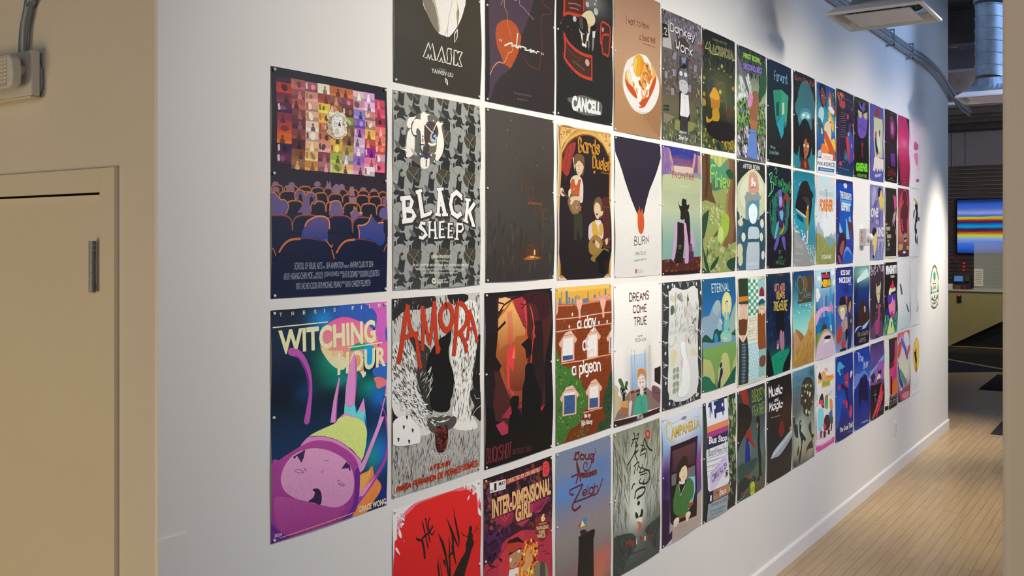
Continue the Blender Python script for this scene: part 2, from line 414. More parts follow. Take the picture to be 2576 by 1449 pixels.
def tv_material():
    m = bpy.data.materials.new('screen_glow'); m.use_nodes = True
    nt = m.node_tree; N = nt.nodes; L = nt.links; b = N['Principled BSDF']
    tc = N.new('ShaderNodeTexCoord'); sp = N.new('ShaderNodeSeparateXYZ'); L.new(tc.outputs['Generated'], sp.inputs[0])
    nz = N.new('ShaderNodeTexNoise'); nz.inputs['Scale'].default_value = 3
    mp = N.new('ShaderNodeMapping'); mp.inputs['Scale'].default_value = (1.2, 1, 14)
    L.new(tc.outputs['Generated'], mp.inputs[0]); L.new(mp.outputs[0], nz.inputs['Vector'])
    ad = N.new('ShaderNodeMath'); ad.operation = 'MULTIPLY_ADD'; ad.inputs[1].default_value = 0.05; L.new(nz.outputs['Fac'], ad.inputs[0]); L.new(sp.outputs['Z'], ad.inputs[2])
    sb = N.new('ShaderNodeMath'); sb.operation = 'SUBTRACT'; sb.inputs[1].default_value = 0.025; L.new(ad.outputs[0], sb.inputs[0])
    r = N.new('ShaderNodeValToRGB'); cr = r.color_ramp
    stops = [(0.0, '#14368f'), (0.08, '#2f62d8'), (0.17, '#4a78e0'), (0.26, '#8fa9f2'), (0.33, '#c8e020'), (0.37, '#d87020'), (0.41, '#7a1830'), (0.45, '#182050'), (0.50, '#10a8e8'), (0.55, '#0f58b0'),
             (0.585, '#30143c'), (0.62, '#c83020'), (0.66, '#d8e020'), (0.695, '#2a60c0'), (0.75, '#9aaef5'), (0.83, '#5070d8'), (0.91, '#2a64d0'), (0.975, '#103070')]
    cr.elements[0].position = 0; cr.elements[0].color = (*srgb(stops[0][1]), 1)
    cr.elements[1].position = stops[-1][0]; cr.elements[1].color = (*srgb(stops[-1][1]), 1)
    for p, c in stops[1:-1]:
        e = cr.elements.new(p); e.color = (*srgb(c), 1)
    L.new(sb.outputs[0], r.inputs['Fac'])
    b.inputs['Base Color'].default_value = (0, 0, 0, 1)
    L.new(r.outputs['Color'], b.inputs['Emission Color']); b.inputs['Emission Strength'].default_value = 0.72
    return m
V0(MB().box(TX0, 20.334, TZ0, TX1, 20.342, TZ1), 'screen', tv_material(), tv)

# seams and pipes on the upper wall
def hpipe(y, z, r, x0=-4, x1=2.5, lab='', m='beam'):
    return tag(MB().tube([(x0, y, z), (x1, y, z)], r, 12).build('ceiling_pipe', m, smooth=True), lab, 'pipe', 'pipes under the lobby ceiling')
for x, r in ((-1.86, 0.02), (-1.60, 0.012)):
    tag(MB().tube([(x, 20.47, 3.5), (x, 20.47, 4.3)], r, 10).build('ceiling_pipe', 'grey_wall', smooth=True), 'thin vertical pipe on the grey wall above the slatted panelling', 'pipe', 'vertical pipes on the far wall')
hpipe(20.2, 4.24, 0.05, lab='dark pipe crossing just above the grey far wall')
hpipe(17.5, 4.20, 0.045, lab='dark pipe crossing under the lobby ceiling, middle of three', m='beam')
hpipe(14.2, 4.02, 0.035, lab='paler pipe crossing under the lobby ceiling, nearest of three', m='conduit')
for i, (y, z, hgt) in enumerate(((11.0, 4.30, 0.4), (12.6, 4.25, 0.45), (14.0, 4.15, 0.5), (15.4, 4.1, 0.5), (16.8, 4.15, 0.5), (18.4, 4.18, 0.5), (19.8, 4.2, 0.5))):
    tag(MB().box(-5, y, z, 3.2, y + 0.22, z + hgt).build('ceiling_beam', 'beam', bevel=0.01), 'dark ceiling beam crossing the lobby, one of the row receding from the wall end', 'beam', 'dark beams across the lobby ceiling')
tag(MB().box(-0.375, 11.6, 4.40, -0.28, 11.8, 4.70).build('timber_block', 'wood_block', bevel=0.01), 'short brown timber block up among the beams beside the wall end', 'timber')
tag(MB().box(-0.28, 11.65, 4.38, -0.06, 11.85, 4.70).build('dark_block', 'dark', bevel=0.01), 'black box beside the brown timber block under the ceiling', 'box')  # plain near-black box next to the timber block

# reception desk
M['desk'] = mat('olive_gold_laminate', (0.30, 0.26, 0.115), 0.4, noise=0.06, nscale=4)
M['desk_top'] = mat('pale_counter_top', (0.42, 0.40, 0.34), 0.4, noise=0.05, nscale=30)
dk = empty('reception_desk', (-1.0, 18.3, 0), 'olive gold reception desk with a slanting black foot below the wall screen', 'desk')
V0(MB().prism([(-2.6, 0.0), (-1.49, 0.0), (-1.0, 0.275), (-0.2, 0.72), (1.2, 0.72), (1.2, 1.02), (-2.6, 1.02)], 'y', 18.0, 18.12), 'front_panel', 'desk', dk)
V0(MB().box(-2.55, 18.125, 0.0, 1.1, 18.7, 0.98), 'plinth', 'black', dk)
V0(MB().box(-2.62, 17.97, 1.021, 1.22, 18.75, 1.055), 'worktop', 'desk_top', dk, bevel=0.006)
rd = empty('card_reader', (-1.31, 17.98, 0.83), 'small black card reader with a red light on the desk front', 'card reader')
V0(MB().box(-1.355, 17.975, 0.816, -1.274, 17.999, 0.953), 'body', 'black', rd, bevel=0.008)
M['red_led'] = mat('red_led', (0.3, 0, 0), 0.4, emit='#ff2010', estr=1.2)
V0(MB().box(-1.335, 17.972, 0.935, -1.295, 17.977, 0.946), 'indicator', 'red_led', rd)
M['glass'] = mat('counter_glass', (0.75, 0.78, 0.74), 0.05, alpha=0.22)
gs = MB().box(-1.082, 18.10, 1.056, 1.0, 18.108, 1.92).build('glass_screen', 'glass')
tag(gs, 'clear glass sneeze screen standing on the reception desk', 'glass screen')
M['paper'] = mat('white_paper', (0.62, 0.60, 0.52), 0.7)
nb = MB().box(-1.078, 18.092, 1.12, -0.925, 18.098, 1.44).build('notice_sheet', 'paper')
tag(nb, 'white notice sheet with grey lines taped to the glass screen', 'notice')
M['ink'] = mat('grey_ink', (0.12, 0.12, 0.12), 0.7)
for zz in range(7): MB().box(-1.055 + 0.01 * (zz % 2), 18.0905, 1.17 + zz * 0.036, -0.95, 18.0915, 1.177 + zz * 0.036).build('text_line', 'ink', nb)
ph = empty('desk_phone', (-1.31, 18.2, 1.055), 'black desk phone with a small lit screen standing on the desk', 'phone')
V0(MB().prism([(18.16, 1.056), (18.36, 1.056), (18.34, 1.16), (18.22, 1.36)], 'x', -1.465, -1.15), 'body', 'black', ph, bevel=0.012)
M['small_screen'] = mat('lit_display', (0, 0, 0), 0.3, emit='#4a7fc0', estr=0.7)
V0(MB().prism([(18.150, 1.20), (18.156, 1.20), (18.188, 1.30), (18.182, 1.30)], 'x', -1.43, -1.28), 'display', 'small_screen', ph)
V0(MB().prism([(18.150, 1.20), (18.156, 1.20), (18.19, 1.32), (18.184, 1.32)], 'x', -1.25, -1.17), 'handset', 'black', ph)
M['maroon'] = mat('dark_maroon', (0.10, 0.012, 0.03), 0.6, noise=0.3, nscale=30)
M['brown'] = mat('brown_card', (0.16, 0.07, 0.035), 0.7)
for (x0, x1, y0, h, m, lab) in ((-1.40, -1.29, 18.01, 0.075, 'brown', 'brown box lying on the desk beside the phone'), (-1.27, -1.19, 18.02, 0.08, 'maroon', 'dark red box on the desk right of the brown box'),
                               (-1.52, -1.43, 17.99, 0.10, 'paper', 'pale card stack at the left end of the desk')):
    tag(MB().box(x0, y0, 1.056, x1, y0 + 0.10, 1.056 + h).build('desk_box', m, bevel=0.004), lab, 'box')
# orchid
oc = empty('potted_orchid', (-1.62, 18.5, 1.055), 'dark magenta orchid in a pot at the left end of the desk', 'plant')
V0(MB().lathe([(0.04, 1.056), (0.06, 1.15), (0.062, 1.16)], -1.62, 18.5, 18), 'pot', 'black', oc)
V0(MB().tube(smooth_path([(-1.62, 18.5, 1.15), (-1.63, 18.5, 1.4), (-1.61, 18.5, 1.58), (-1.53, 18.5, 1.66), (-1.43, 18.5, 1.63)]), 0.006, 8), 'stem', 'beam', oc)
random.seed(4)
for (x, z) in ((-1.56, 1.64), (-1.51, 1.67), (-1.47, 1.63), (-1.43, 1.59), (-1.40, 1.64)):
    fl = MB()
    for k in range(5):
        a = 2 * math.pi * k / 5 + x; o = len(fl.v)
        for (r, d, q) in ((0.0, 0, 0), (0.025, 0.5, -0.006), (0.05, 0, -0.012), (0.025, -0.5, -0.006)):
            fl.v += [(x + r * math.cos(a + d), 18.49 + q, z + r * math.sin(a + d)), (x + r * math.cos(a + d), 18.494 + q, z + r * math.sin(a + d))]
        fl.f += [(o, o+2, o+4, o+6), (o+7, o+5, o+3, o+1), (o, o+1, o+3, o+2), (o+2, o+3, o+5, o+4), (o+4, o+5, o+7, o+6), (o+6, o+7, o+1, o)]
    V0(fl, 'flower', 'maroon', oc)
for i, (px, pz, lab) in enumerate(((-1.642, 1.345, 'lowest'), (-1.637, 1.41, 'middle'), (-1.632, 1.485, 'topmost'))):
    tag(MB().box(px - 0.012, 20.41, pz - 0.010, px + 0.012, 20.455, pz + 0.010).build('indicator_light', 'red_led'), lab + ' of three small red lights on the slatted panelling', 'light', 'red lights on the panelling')

# mats and dark lobby carpet
M['carpet'] = mat('black_carpet', (0.018, 0.017, 0.014), 0.95, noise=0.3, nscale=60, bump=0.6, bscale=400)
M['navy_mat'] = mat('navy_mat', (0.014, 0.014, 0.035), 0.95, noise=0.3, nscale=60)
M['black_mat'] = mat('black_mat', (0.014, 0.012, 0.018), 0.95, noise=0.3, nscale=60)
tag(MB().prism([(-5, 16.2), (-1.16, 15.95), (-0.15, 15.05), (3, 13.0), (3, 17.9), (-5, 17.9)], 'z', 0.0, 0.006).build('carpet', 'carpet'), 'black carpet in front of the reception desk', 'carpet')
tag(MB().prism([(-1.6, 16.0), (-1.4, 13.3), (-0.8, 14.13), (-0.2, 14.62), (0.6, 14.2), (0.4, 14.7), (-0.28, 14.95), (-1.13, 15.72)], 'z', 0.0, 0.008).build('floor_mat', 'navy_mat'), 'long navy floor mat along the edge of the black carpet', 'mat')
tag(MB().box(-0.17, 12.6, 0, 1.3, 14.25, 0.009).build('floor_mat', 'black_mat', bevel=0.003), 'dark floor mat on the wood floor nearer than the navy mat', 'mat')
tag(MB().box(0.415, 9.46, 0, 1.5, 10.35, 0.009).build('floor_mat', 'black_mat', bevel=0.003), 'nearest black floor mat, just past the wall end', 'mat')

# ---- crest decal on the wall
dec = [('#c8c4b8', [(2351,662),(2357,672),(2360,690),(2361,712),(2362,735),(2362,750),(2359,768),(2350,775),(2343,770),(2340,755),(2339,735),(2339,712),(2341,690),(2345,672)], 0),
 ('#e4e0d2', [(2351,667),(2356,676),(2358,692),(2359,712),(2360,735),(2360,750),(2357,764),(2350,771),(2344,766),(2342,752),(2341,735),(2341,712),(2343,692),(2346,676)], 1),
 ('#14a08c', [(2350.5,681),(2353,688),(2353,700),(2350.5,709),(2348,700),(2348,688)], 2),
 ('#28a898', [(2341.5,716),(2344,724),(2345,738),(2342,737)], 2), ('#28a898', [(2359,712),(2360,716),(2360,732),(2357,733)], 2),
 ('#0c9c88', [(2343,750),(2345.5,745),(2348.5,754),(2344,753)], 2), ('#0c9c88', [(2354,752),(2357,740),(2359.5,744),(2358,751)], 2), ('#3a6a60', [(2350,741),(2352.5,744),(2352,751),(2349.5,750)], 2)]
mb_ = empty('wall_crest', (0, 8.95, 1.5), 'small teal and grey crest painted on the white wall past the last posters', 'emblem')
for i, (c, pl, lv) in enumerate(dec):
    m_ = M.get(c) or mat('crest_paint', c, 0.6); M[c] = m_
    q = [(wy(x), wz(x, y)) for x, y in pl]
    childof(MB().prism(q, 'x', 0.0, 0.0006 + 0.0004 * lv), ('backing', 'shield', 'teal_patch')[lv], m_, mb_)
m_ = mat('crest_line', '#4a4848', 0.6)
def cline(pl, w=0.006):
    q = [(wy(x), wz(x, y)) for x, y in pl]; mb = MB()
    for a, b in zip(q, q[1:]):
        dx, dy = b[0]-a[0], b[1]-a[1]; l = math.hypot(dx, dy) or 1; nx, ny = -dy/l*w, dx/l*w
        mb.prism([(a[0]+nx, a[1]+ny), (b[0]+nx, b[1]+ny), (b[0]-nx, b[1]-ny), (a[0]-nx, a[1]-ny)], 'x', 0.0, 0.0020)
    childof(mb, 'outline', m_, mb_)
cline([(2341,712),(2343,690),(2346,675),(2351,668),(2355,675),(2358,690),(2361,702)], 0.008)
cline([(2341,738),(2345,736)]); cline([(2356,733),(2361,731)]); cline([(2343,752),(2349,755),(2351,757),(2354,753),(2359,748)])
cline([(2346,715),(2350,712),(2354,714)], 0.004); cline([(2347,720),(2347,728),(2350,720),(2350,728),(2353,719),(2353,727)], 0.004); cline([(2347,736),(2349,735)]); cline([(2351,735),(2353,734)])
cline([(2345,764),(2347,760),(2348,765),(2350,761),(2352,764),(2354,758),(2356,761)], 0.005); cline([(2343,770),(2348,775),(2354,773),(2359,763)], 0.006)
# ================================================================== POSTERS
# Artwork is drawn as inks on a paper sheet: every poster is one gently curled sheet mesh,
# its print built from flat shapes whose colours sit in a colour attribute.
# Poster units: u across (0-1000 = sheet width), v down, same unit.
GLYPH = {'A':'022842 1434','B':'020828373625052544433202 0525','C':'4738180703123243','D':'02082847433202 ','E':'48080242 0535','F':'480802 0535','G':'473818070312324345 2545','H':'0208 4248 0545',
'I':'2822 1838 1232','J':'3833221203','K':'0208 480542','L':'080242','M':'0208244842','N':'02084248','O':'180703123243473818','P':'02082847463505','Q':'180703123243473818 2442','R':'02082847463505 2542',
'S':'473818070615354443321203','T':'0848 2822','U':'080312324348','V':'082248','W':'0812253248','X':'0842 4802','Y':'082548 2522','Z':'08480242',
'a':'4642 4536160503123243','b':'0802 0516364543321203','c':'4536160503123243','d':'4842 4536160503123243','e':'04444536160503123243','f':'37281712 0636','g':'46413010 4536160503123243',
'h':'0802 0516364542','i':'2622 2728','j':'26211000 2728','k':'0802 360432','l':'2822','m':'0602 05162522 25364542','n':'0602 0516364542','o':'160503123243453616','p':'0600 0516364543321203',
'q':'4640 4536160503123243','r':'0602 05163645','s':'453616053443321203','t':'18132232 0636','u':'0603123243 4642','v':'062246','w':'0612253246','x':'0642 4602','y':'0622 462200','z':'06460242',
'0':'180703123243473818','1':'172822','2':'07183847460242','3':'0718384746354443321203','4':'32380444','5':'480805354443321203','6':'381605031232434415','7':'084812','8':'1807061544433212030415464738 18'.replace(' ',''),'9':'454738180706154532',
'.':'2122','!':'2824 2322',"'":'2826','"':'1816 3836',',':'2312','-':'0535','#':'1218 3238 0444 0646',':':'2223 2526','?':'0718384735 2524'}
def glyph(ch):
    out = []
    for st in GLYPH.get(ch, '').split(' '):
        if len(st) % 2: st = st[:-1]
        if len(st) >= 4: out.append([(int(st[i]), int(st[i+1]) - 2) for i in range(0, len(st), 2)])
    return out
def chaikin(p, n=2, closed=False):
    for _ in range(n):
        q = [] if closed else [p[0]]
        m = len(p)
        for i in range(m if closed else m - 1):
            a, b = p[i], p[(i+1) % m]
            q.append((a[0]*.75+b[0]*.25, a[1]*.75+b[1]*.25)); q.append((a[0]*.25+b[0]*.75, a[1]*.25+b[1]*.75))
        if not closed: q.append(p[-1])
        p = q
    return p
def spline(p, closed, n=5):
    out = []; m = len(p)
    rng = range(m if closed else m - 1)
    for i in rng:
        if closed: a, b, c, d = p[(i-1) % m], p[i], p[(i+1) % m], p[(i+2) % m]
        else: a, b, c, d = p[max(i-1, 0)], p[i], p[i+1], p[min(i+2, m-1)]
        for k in range(n):
            t = k / n
            out.append(tuple(0.5 * (2*b[j] + (c[j]-a[j])*t + (2*a[j]-5*b[j]+4*c[j]-d[j])*t*t + (3*b[j]-a[j]-3*c[j]+d[j])*t**3) for j in (0, 1)))
    if not closed: out.append(p[-1])
    return out
def ribbon(p, w, nib=0):
    """list of quads along polyline p, width w; nib > 0 gives broad-pen strokes"""
    q = [p[0]]
    for a in p[1:]:
        if abs(a[0]-q[-1][0]) + abs(a[1]-q[-1][1]) > 0.3: q.append(a)
    p = q
    if len(p) < 2: return []
    L = []; R = []; h = w / 2
    for i, a in enumerate(p):
        b, c = p[max(i-1, 0)], p[min(i+1, len(p)-1)]
        dx, dy = c[0]-b[0], c[1]-b[1]; l = math.hypot(dx, dy) or 1
        dx /= l; dy /= l
        ex = 0
        if i == 0: ex = -h * 0.5
        if i == len(p) - 1: ex = h * 0.5
        k = 1.0
        if 0 < i < len(p)-1:
            d1 = (a[0]-b[0], a[1]-b[1]); l1 = math.hypot(*d1) or 1
            k = 1 / max(0.55, abs((d1[0]*dx + d1[1]*dy) / l1))
        if nib:
            nx, ny = 0.78 * h, 0.62 * h * nib
            sx = nx if dy * nx - dx * -ny >= 0 else nx
            L.append((a[0]+dx*ex - nx - abs(dy)*0.12*h, a[1]+dy*ex + ny + abs(dx)*0.12*h)); R.append((a[0]+dx*ex + nx + abs(dy)*0.12*h, a[1]+dy*ex - ny - abs(dx)*0.12*h))
        else:
            L.append((a[0]+dx*ex - dy*h*k, a[1]+dy*ex + dx*h*k)); R.append((a[0]+dx*ex + dy*h*k, a[1]+dy*ex - dx*h*k))
    return [[L[i], L[i+1], R[i+1], R[i]] for i in range(len(p)-1)]
_tc = {}
def text_tris(s, bold):
    key = (s, bold)
    if key not in _tc:
        cu = bpy.data.curves.new('lettering', 'FONT'); cu.body = s; cu.size = 1; cu.resolution_u = 3
        cu.offset = 0.011 * bold; cu.space_character = 1.0 + 0.0 * bold
        o = bpy.data.objects.new('lettering', cu); C.objects.link(o)
        dg = bpy.context.evaluated_depsgraph_get()
        me = bpy.data.meshes.new_from_object(o.evaluated_get(dg))
        me.calc_loop_triangles()
        vs = [(v.co.x, v.co.y) for v in me.vertices]
        t = [tuple(x.vertices) for x in me.loop_triangles]
        x0 = min(v[0] for v in vs); x1 = max(v[0] for v in vs); y0 = min(v[1] for v in vs); y1 = max(v[1] for v in vs)
        vs = [((x-x0)/(x1-x0), (y1-y)/(y1-y0)) for x, y in vs]
        bpy.data.objects.remove(o); bpy.data.curves.remove(cu); bpy.data.meshes.remove(me)
        _tc[key] = (vs, t)
    return _tc[key]
def bil(q, a, b):
    x = [q[i] for i in (0, 2, 4, 6)]; y = [q[i] for i in (1, 3, 5, 7)]
    f = lambda z: (z[0]*(1-a)+z[1]*a)*(1-b) + (z[2]*(1-a)+z[3]*a)*b
    return (f(x), f(y))
def inside(x, y, poly):
    r = False; j = len(poly) - 1
    for i in range(len(poly)):
        (a, b), (c, d) = poly[i], poly[j]
        if (b > y) != (d > y) and x < (c - a) * (y - b) / (d - b + 1e-9) + a: r = not r
        j = i
    return r
def prs(f): return [(f[i], f[i+1]) for i in range(0, len(f), 2)]

NX, NY = 6, 16
EPS = 0.00003
_mp = None
def poster_material():
    m = bpy.data.materials.new('printed_paper'); m.use_nodes = True
    nt = m.node_tree; b = nt.nodes['Principled BSDF']
    a = nt.nodes.new('ShaderNodeAttribute'); a.attribute_name = 'ink'
    tc = nt.nodes.new('ShaderNodeTexCoord'); n = nt.nodes.new('ShaderNodeTexNoise'); n.inputs['Scale'].default_value = 160; n.inputs['Detail'].default_value = 3
    nt.links.new(tc.outputs['Object'], n.inputs['Vector'])
    r = nt.nodes.new('ShaderNodeValToRGB'); r.color_ramp.elements[0].position = 0.25; r.color_ramp.elements[1].position = 0.75
    r.color_ramp.elements[0].color = (0.90, 0.90, 0.90, 1); r.color_ramp.elements[1].color = (1.06, 1.06, 1.06, 1)
    nt.links.new(n.outputs['Fac'], r.inputs['Fac'])
    mx = nt.nodes.new('ShaderNodeMixRGB'); mx.blend_type = 'MULTIPLY'; mx.inputs['Fac'].default_value = 1
    nt.links.new(a.outputs['Color'], mx.inputs['Color1']); nt.links.new(r.outputs['Color'], mx.inputs['Color2'])
    nt.links.new(mx.outputs['Color'], b.inputs['Base Color'])
    bn = nt.nodes.new('ShaderNodeAttribute'); bn.attribute_name = 'bend'
    nt.links.new(bn.outputs['Vector'], b.inputs['Normal'])
    b.inputs['Roughness'].default_value = 0.42; b.inputs['Specular IOR Level'].default_value = 0.35
    return m
M['poster'] = poster_material()
_pin = {}
def pin_mesh():
    if not _pin:
        b = MB(); prof = [(0.0028, 0.0), (0.0042, 0.0012), (0.0042, 0.003), (0.003, 0.0052), (0.0012, 0.0062)]; n = 10
        b.lathe(prof, 0, 0, n)
        o = b.build('pin', 'pin', smooth=True); me = o.data
        me.transform(Matrix.Rotation(math.radians(90), 4, 'Y')); bpy.data.objects.remove(o); _pin['m'] = me
    return _pin['m']

def make_poster(s0, s1, zt, zb, light, label, bg, blobs, ops, pins, seed):
    rnd = random.Random(seed)
    W = s1 - s0; V = (zt - zb) / W * 1000
    a1 = rnd.uniform(0.002, 0.006); b1 = rnd.uniform(0.002, 0.006); b2 = rnd.uniform(0.002, 0.007); sk = rnd.uniform(0.35, 0.65)
    def A(u): t = max(0, min(1, u/1000)); t = t ** (math.log(0.5) / math.log(sk)); return a1 * math.sin(math.pi*t) ** 1.3
    mid = 0.46
    def B(v):
        t = max(0, min(1, v/V))
        return b1 * math.sin(math.pi*t/mid) ** 2 if t < mid else b2 * math.sin(math.pi*(t-mid)/(1-mid)) ** 1.5
    us = [1000*i/NX for i in range(NX+1)]; vs = [V*i/NY for i in range(NY+1)]
    Au = [A(u) for u in us]; Bv = [B(v) for v in vs]
    def lift(u, v):
        i = max(0, min(NX-1, int(u*NX/1000))); f = u*NX/1000 - i
        j = max(0, min(NY-1, int(v*NY/V))); g = v*NY/V - j
        return Au[i]*(1-f)+Au[i+1]*f + Bv[j]*(1-g)+Bv[j+1]*g
    def normal(u, v):
        e = 12.0; k = W/1000
        da = (A(u+e)-A(u-e))/(2*e*k); db = (B(v+e)-B(v-e))/(2*e*k)
        return (1.0, -da, db)
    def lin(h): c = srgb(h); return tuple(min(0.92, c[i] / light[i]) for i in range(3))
    verts = []; faces = []; cols = []; nrm = []
    occ = {}; buf = []
    def put(poly, colf, off):
        o = len(verts); n = len(poly)
        for u, v in poly:
            verts.append((0.0012 + lift(u, v) + off, s0 + u*W/1000, zt - v*W/1000)); nrm.append(normal(u, v))
            c = colf(u, v); cols.append((c[0], c[1], c[2], 1.0))
        faces.append(tuple(range(o, o+n)))
    def clip(poly, ax, k, keep):
        out = []; n = len(poly)
        for i in range(n):
            a, b = poly[i], poly[(i+1) % n]
            ia = (a[ax] - k) * keep >= 0; ib = (b[ax] - k) * keep >= 0
            if ia: out.append(a)
            if ia != ib:
                t = (k - a[ax]) / (b[ax] - a[ax]); out.append((a[0]+(b[0]-a[0])*t, a[1]+(b[1]-a[1])*t))
        return out
    def add(poly, colf):
        """convex polygon -> clipped to the sheet and its bend cells"""
        a = (poly[1][0]-poly[0][0])*(poly[2][1]-poly[0][1]) - (poly[1][1]-poly[0][1])*(poly[2][0]-poly[0][0])
        u0 = min(p[0] for p in poly); u1 = max(p[0] for p in poly); v0 = min(p[1] for p in poly); v1 = max(p[1] for p in poly)
        if u1 <= 0 or v1 <= 0 or u0 >= 1000 or v0 >= V: return
        if u0 < 0: poly = clip(poly, 0, 0, 1)
        if u1 > 1000 and poly: poly = clip(poly, 0, 1000, -1)
        if v0 < 0 and poly: poly = clip(poly, 1, 0, 1)
        if v1 > V and poly: poly = clip(poly, 1, V, -1)
        if len(poly) < 3: return
        u0, u1 = max(u0, 0), min(u1, 999.99); v0, v1 = max(v0, 0), min(v1, V-0.01)
        for i in range(int(u0*NX/1000), int(u1*NX/1000)+1):
            pi_ = poly
            if u0 < us[i]: pi_ = clip(pi_, 0, us[i], 1)
            if u1 > us[i+1] and pi_: pi_ = clip(pi_, 0, us[i+1], -1)
            if len(pi_) < 3: continue
            for j in range(int(v0*NY/V), int(v1*NY/V)+1):
                q = pi_
                if v0 < vs[j]: q = clip(q, 1, vs[j], 1)
                if v1 > vs[j+1] and q: q = clip(q, 1, vs[j+1], -1)
                if len(q) < 3: continue
                ar = 0.5 * abs(sum(q[t][0]*q[(t+1) % len(q)][1] - q[(t+1) % len(q)][0]*q[t][1] for t in range(len(q))))
                if ar > 0.05: buf.append((q, colf))
    def colf_for(c, poly):
        if '>' in c or '<' in c:
            ax = 1 if '>' in c else 0
            ca, cb = c.replace('<', '>').split('>'); ca, cb = lin(ca), lin(cb)
            lo = min(p[ax] for p in poly); hi = max(p[ax] for p in poly)
            def f(u, v):
                t = max(0, min(1, ((u, v)[ax] - lo) / (hi - lo + 1e-6))); return tuple(ca[i]*(1-t)+cb[i]*t for i in range(3))
            return f
        k = lin(c); return lambda u, v: k
    def fill(poly, c):
        f = colf_for(c, poly)
        if len(poly) == 3: tr = [(0, 1, 2)]
        else: tr = tessellate_polygon([[Vector((p[0], p[1], 0)) for p in poly]])
        for t in tr: add([poly[i] for i in t], f)
    # paper and printed ground
    st = [lin(c) for c in bg]; n = len(st) - 1
    bl = [(lin(b[0]),) + tuple(b[1:]) for b in blobs]
    def ground(u, v):
        if n == 0: c = st[0]
        else:
            t = max(0, min(n - 1e-6, v / V * n)); i = int(t); t -= i; c = tuple(st[i][k]*(1-t)+st[i+1][k]*t for k in range(3))
        for (bc, x, y, rx, ry, s) in bl:
            d = s * math.exp(-(((u-x)/rx)**2 + ((v-y)/ry)**2) * 1.2)
            if d > 0.004: c = tuple(c[k]*(1-d)+bc[k]*d for k in range(3))
        return c
    sub = 6 if bl else (2 if n else 1)
    for i in range(NX*sub):
        for j in range(NY*(sub if bl else 1)):
            sj = sub if bl else 1
            a, b, c, d = 1000*i/NX/sub, 1000*(i+1)/NX/sub, V*j/NY/sj, V*(j+1)/NY/sj
            put([(a, c), (a, d), (b, d), (b, c)], ground, 0.0)
    top = [0]
    def flush():
        """stack the shapes of one print pass just above whatever they cover"""
        if not buf: return
        cells = set()
        for q, _ in buf:
            x0, x1 = min(p[0] for p in q), max(p[0] for p in q); y0, y1 = min(p[1] for p in q), max(p[1] for p in q)
            for i in range(int(x0/16), int(x1/16)+1):
                for j in range(int(y0/16), int(y1/16)+1): cells.add((i, j))
        lv = 1 + max(occ.get(c, 0) for c in cells)
        for c in cells: occ[c] = lv
        for q, f in buf: put(q, f, EPS * lv)
        top[0] = max(top[0], lv); buf.clear()
    def mosaic(seed, columns):
        rr = random.Random(seed); out = []
        for (x0, x1, y0, y1, cs_) in columns:
            cs_ = cs_.split(); h = (y1-y0)/len(cs_); w_ = x1-x0
            for j, c in enumerate(cs_):
                a = y0+j*h; out.append(['p', c, [x0, a, x1, a, x1, a+h, x0, a+h]])
                cu = x0+w_*rr.uniform(.3, .7); k = rr.random()
                cl = [int(c[i:i+2], 16) for i in (0, 2, 4)]; t = rr.choice([.55, .7, 1.25, 1.4, .45])
                lt = ''.join('%02x' % max(0, min(235, int(q*t + (18 if t > 1 else 0)))) for q in cl); l2 = ''.join('%02x' % max(0, min(235, int(q*(.8 if t > 1 else 1.2)))) for q in cl)
                out.append(['p', l2, [x0, a+h*rr.uniform(.5, .8), cu, a+h*rr.uniform(.5, .9), x1, a+h*rr.uniform(.5, .8), x1, a+h, x0, a+h]])
                if k < .6: out += [['e', lt, cu, a+h*.34, w_*.08, h*.17, 0], ['s', lt, [cu-w_*.15, a+h, cu-w_*.12, a+h*.6, cu, a+h*.48, cu+w_*.12, a+h*.6, cu+w_*.17, a+h]]]
                else: out.append(['e', lt, cu, a+h*.5, w_*rr.uniform(.12, .28), h*rr.uniform(.2, .38), rr.uniform(0, 90)])
                if k > .5: out.append(['p', rr.choice(['c8b8a8', '58384c', 'b06840', '88483c']), [x0+w_*.06, a+h*.2, x0+w_*.2, a+h*.1, x0+w_*.24, a+h*.7, x0+w_*.1, a+h*.8]])
        return out
    def shifted(op, du, dv):
        op = list(op)
        if op[0] == 'e': op[2] += du; op[3] += dv
        else:
            i = 2 if op[0] in 'ps' else 3; op[i] = [q + (du, dv)[t % 2] for t, q in enumerate(op[i])]
        return op
    todo = []
    for op in ops:
        if op[0] == 'mosaic': todo += mosaic(op[1], op[2])
        elif op[0] == 'r': todo += [shifted(o_, du, dv) for du, dv in zip(op[2][::2], op[2][1::2]) for o_ in op[1]]
        else: todo.append(op)
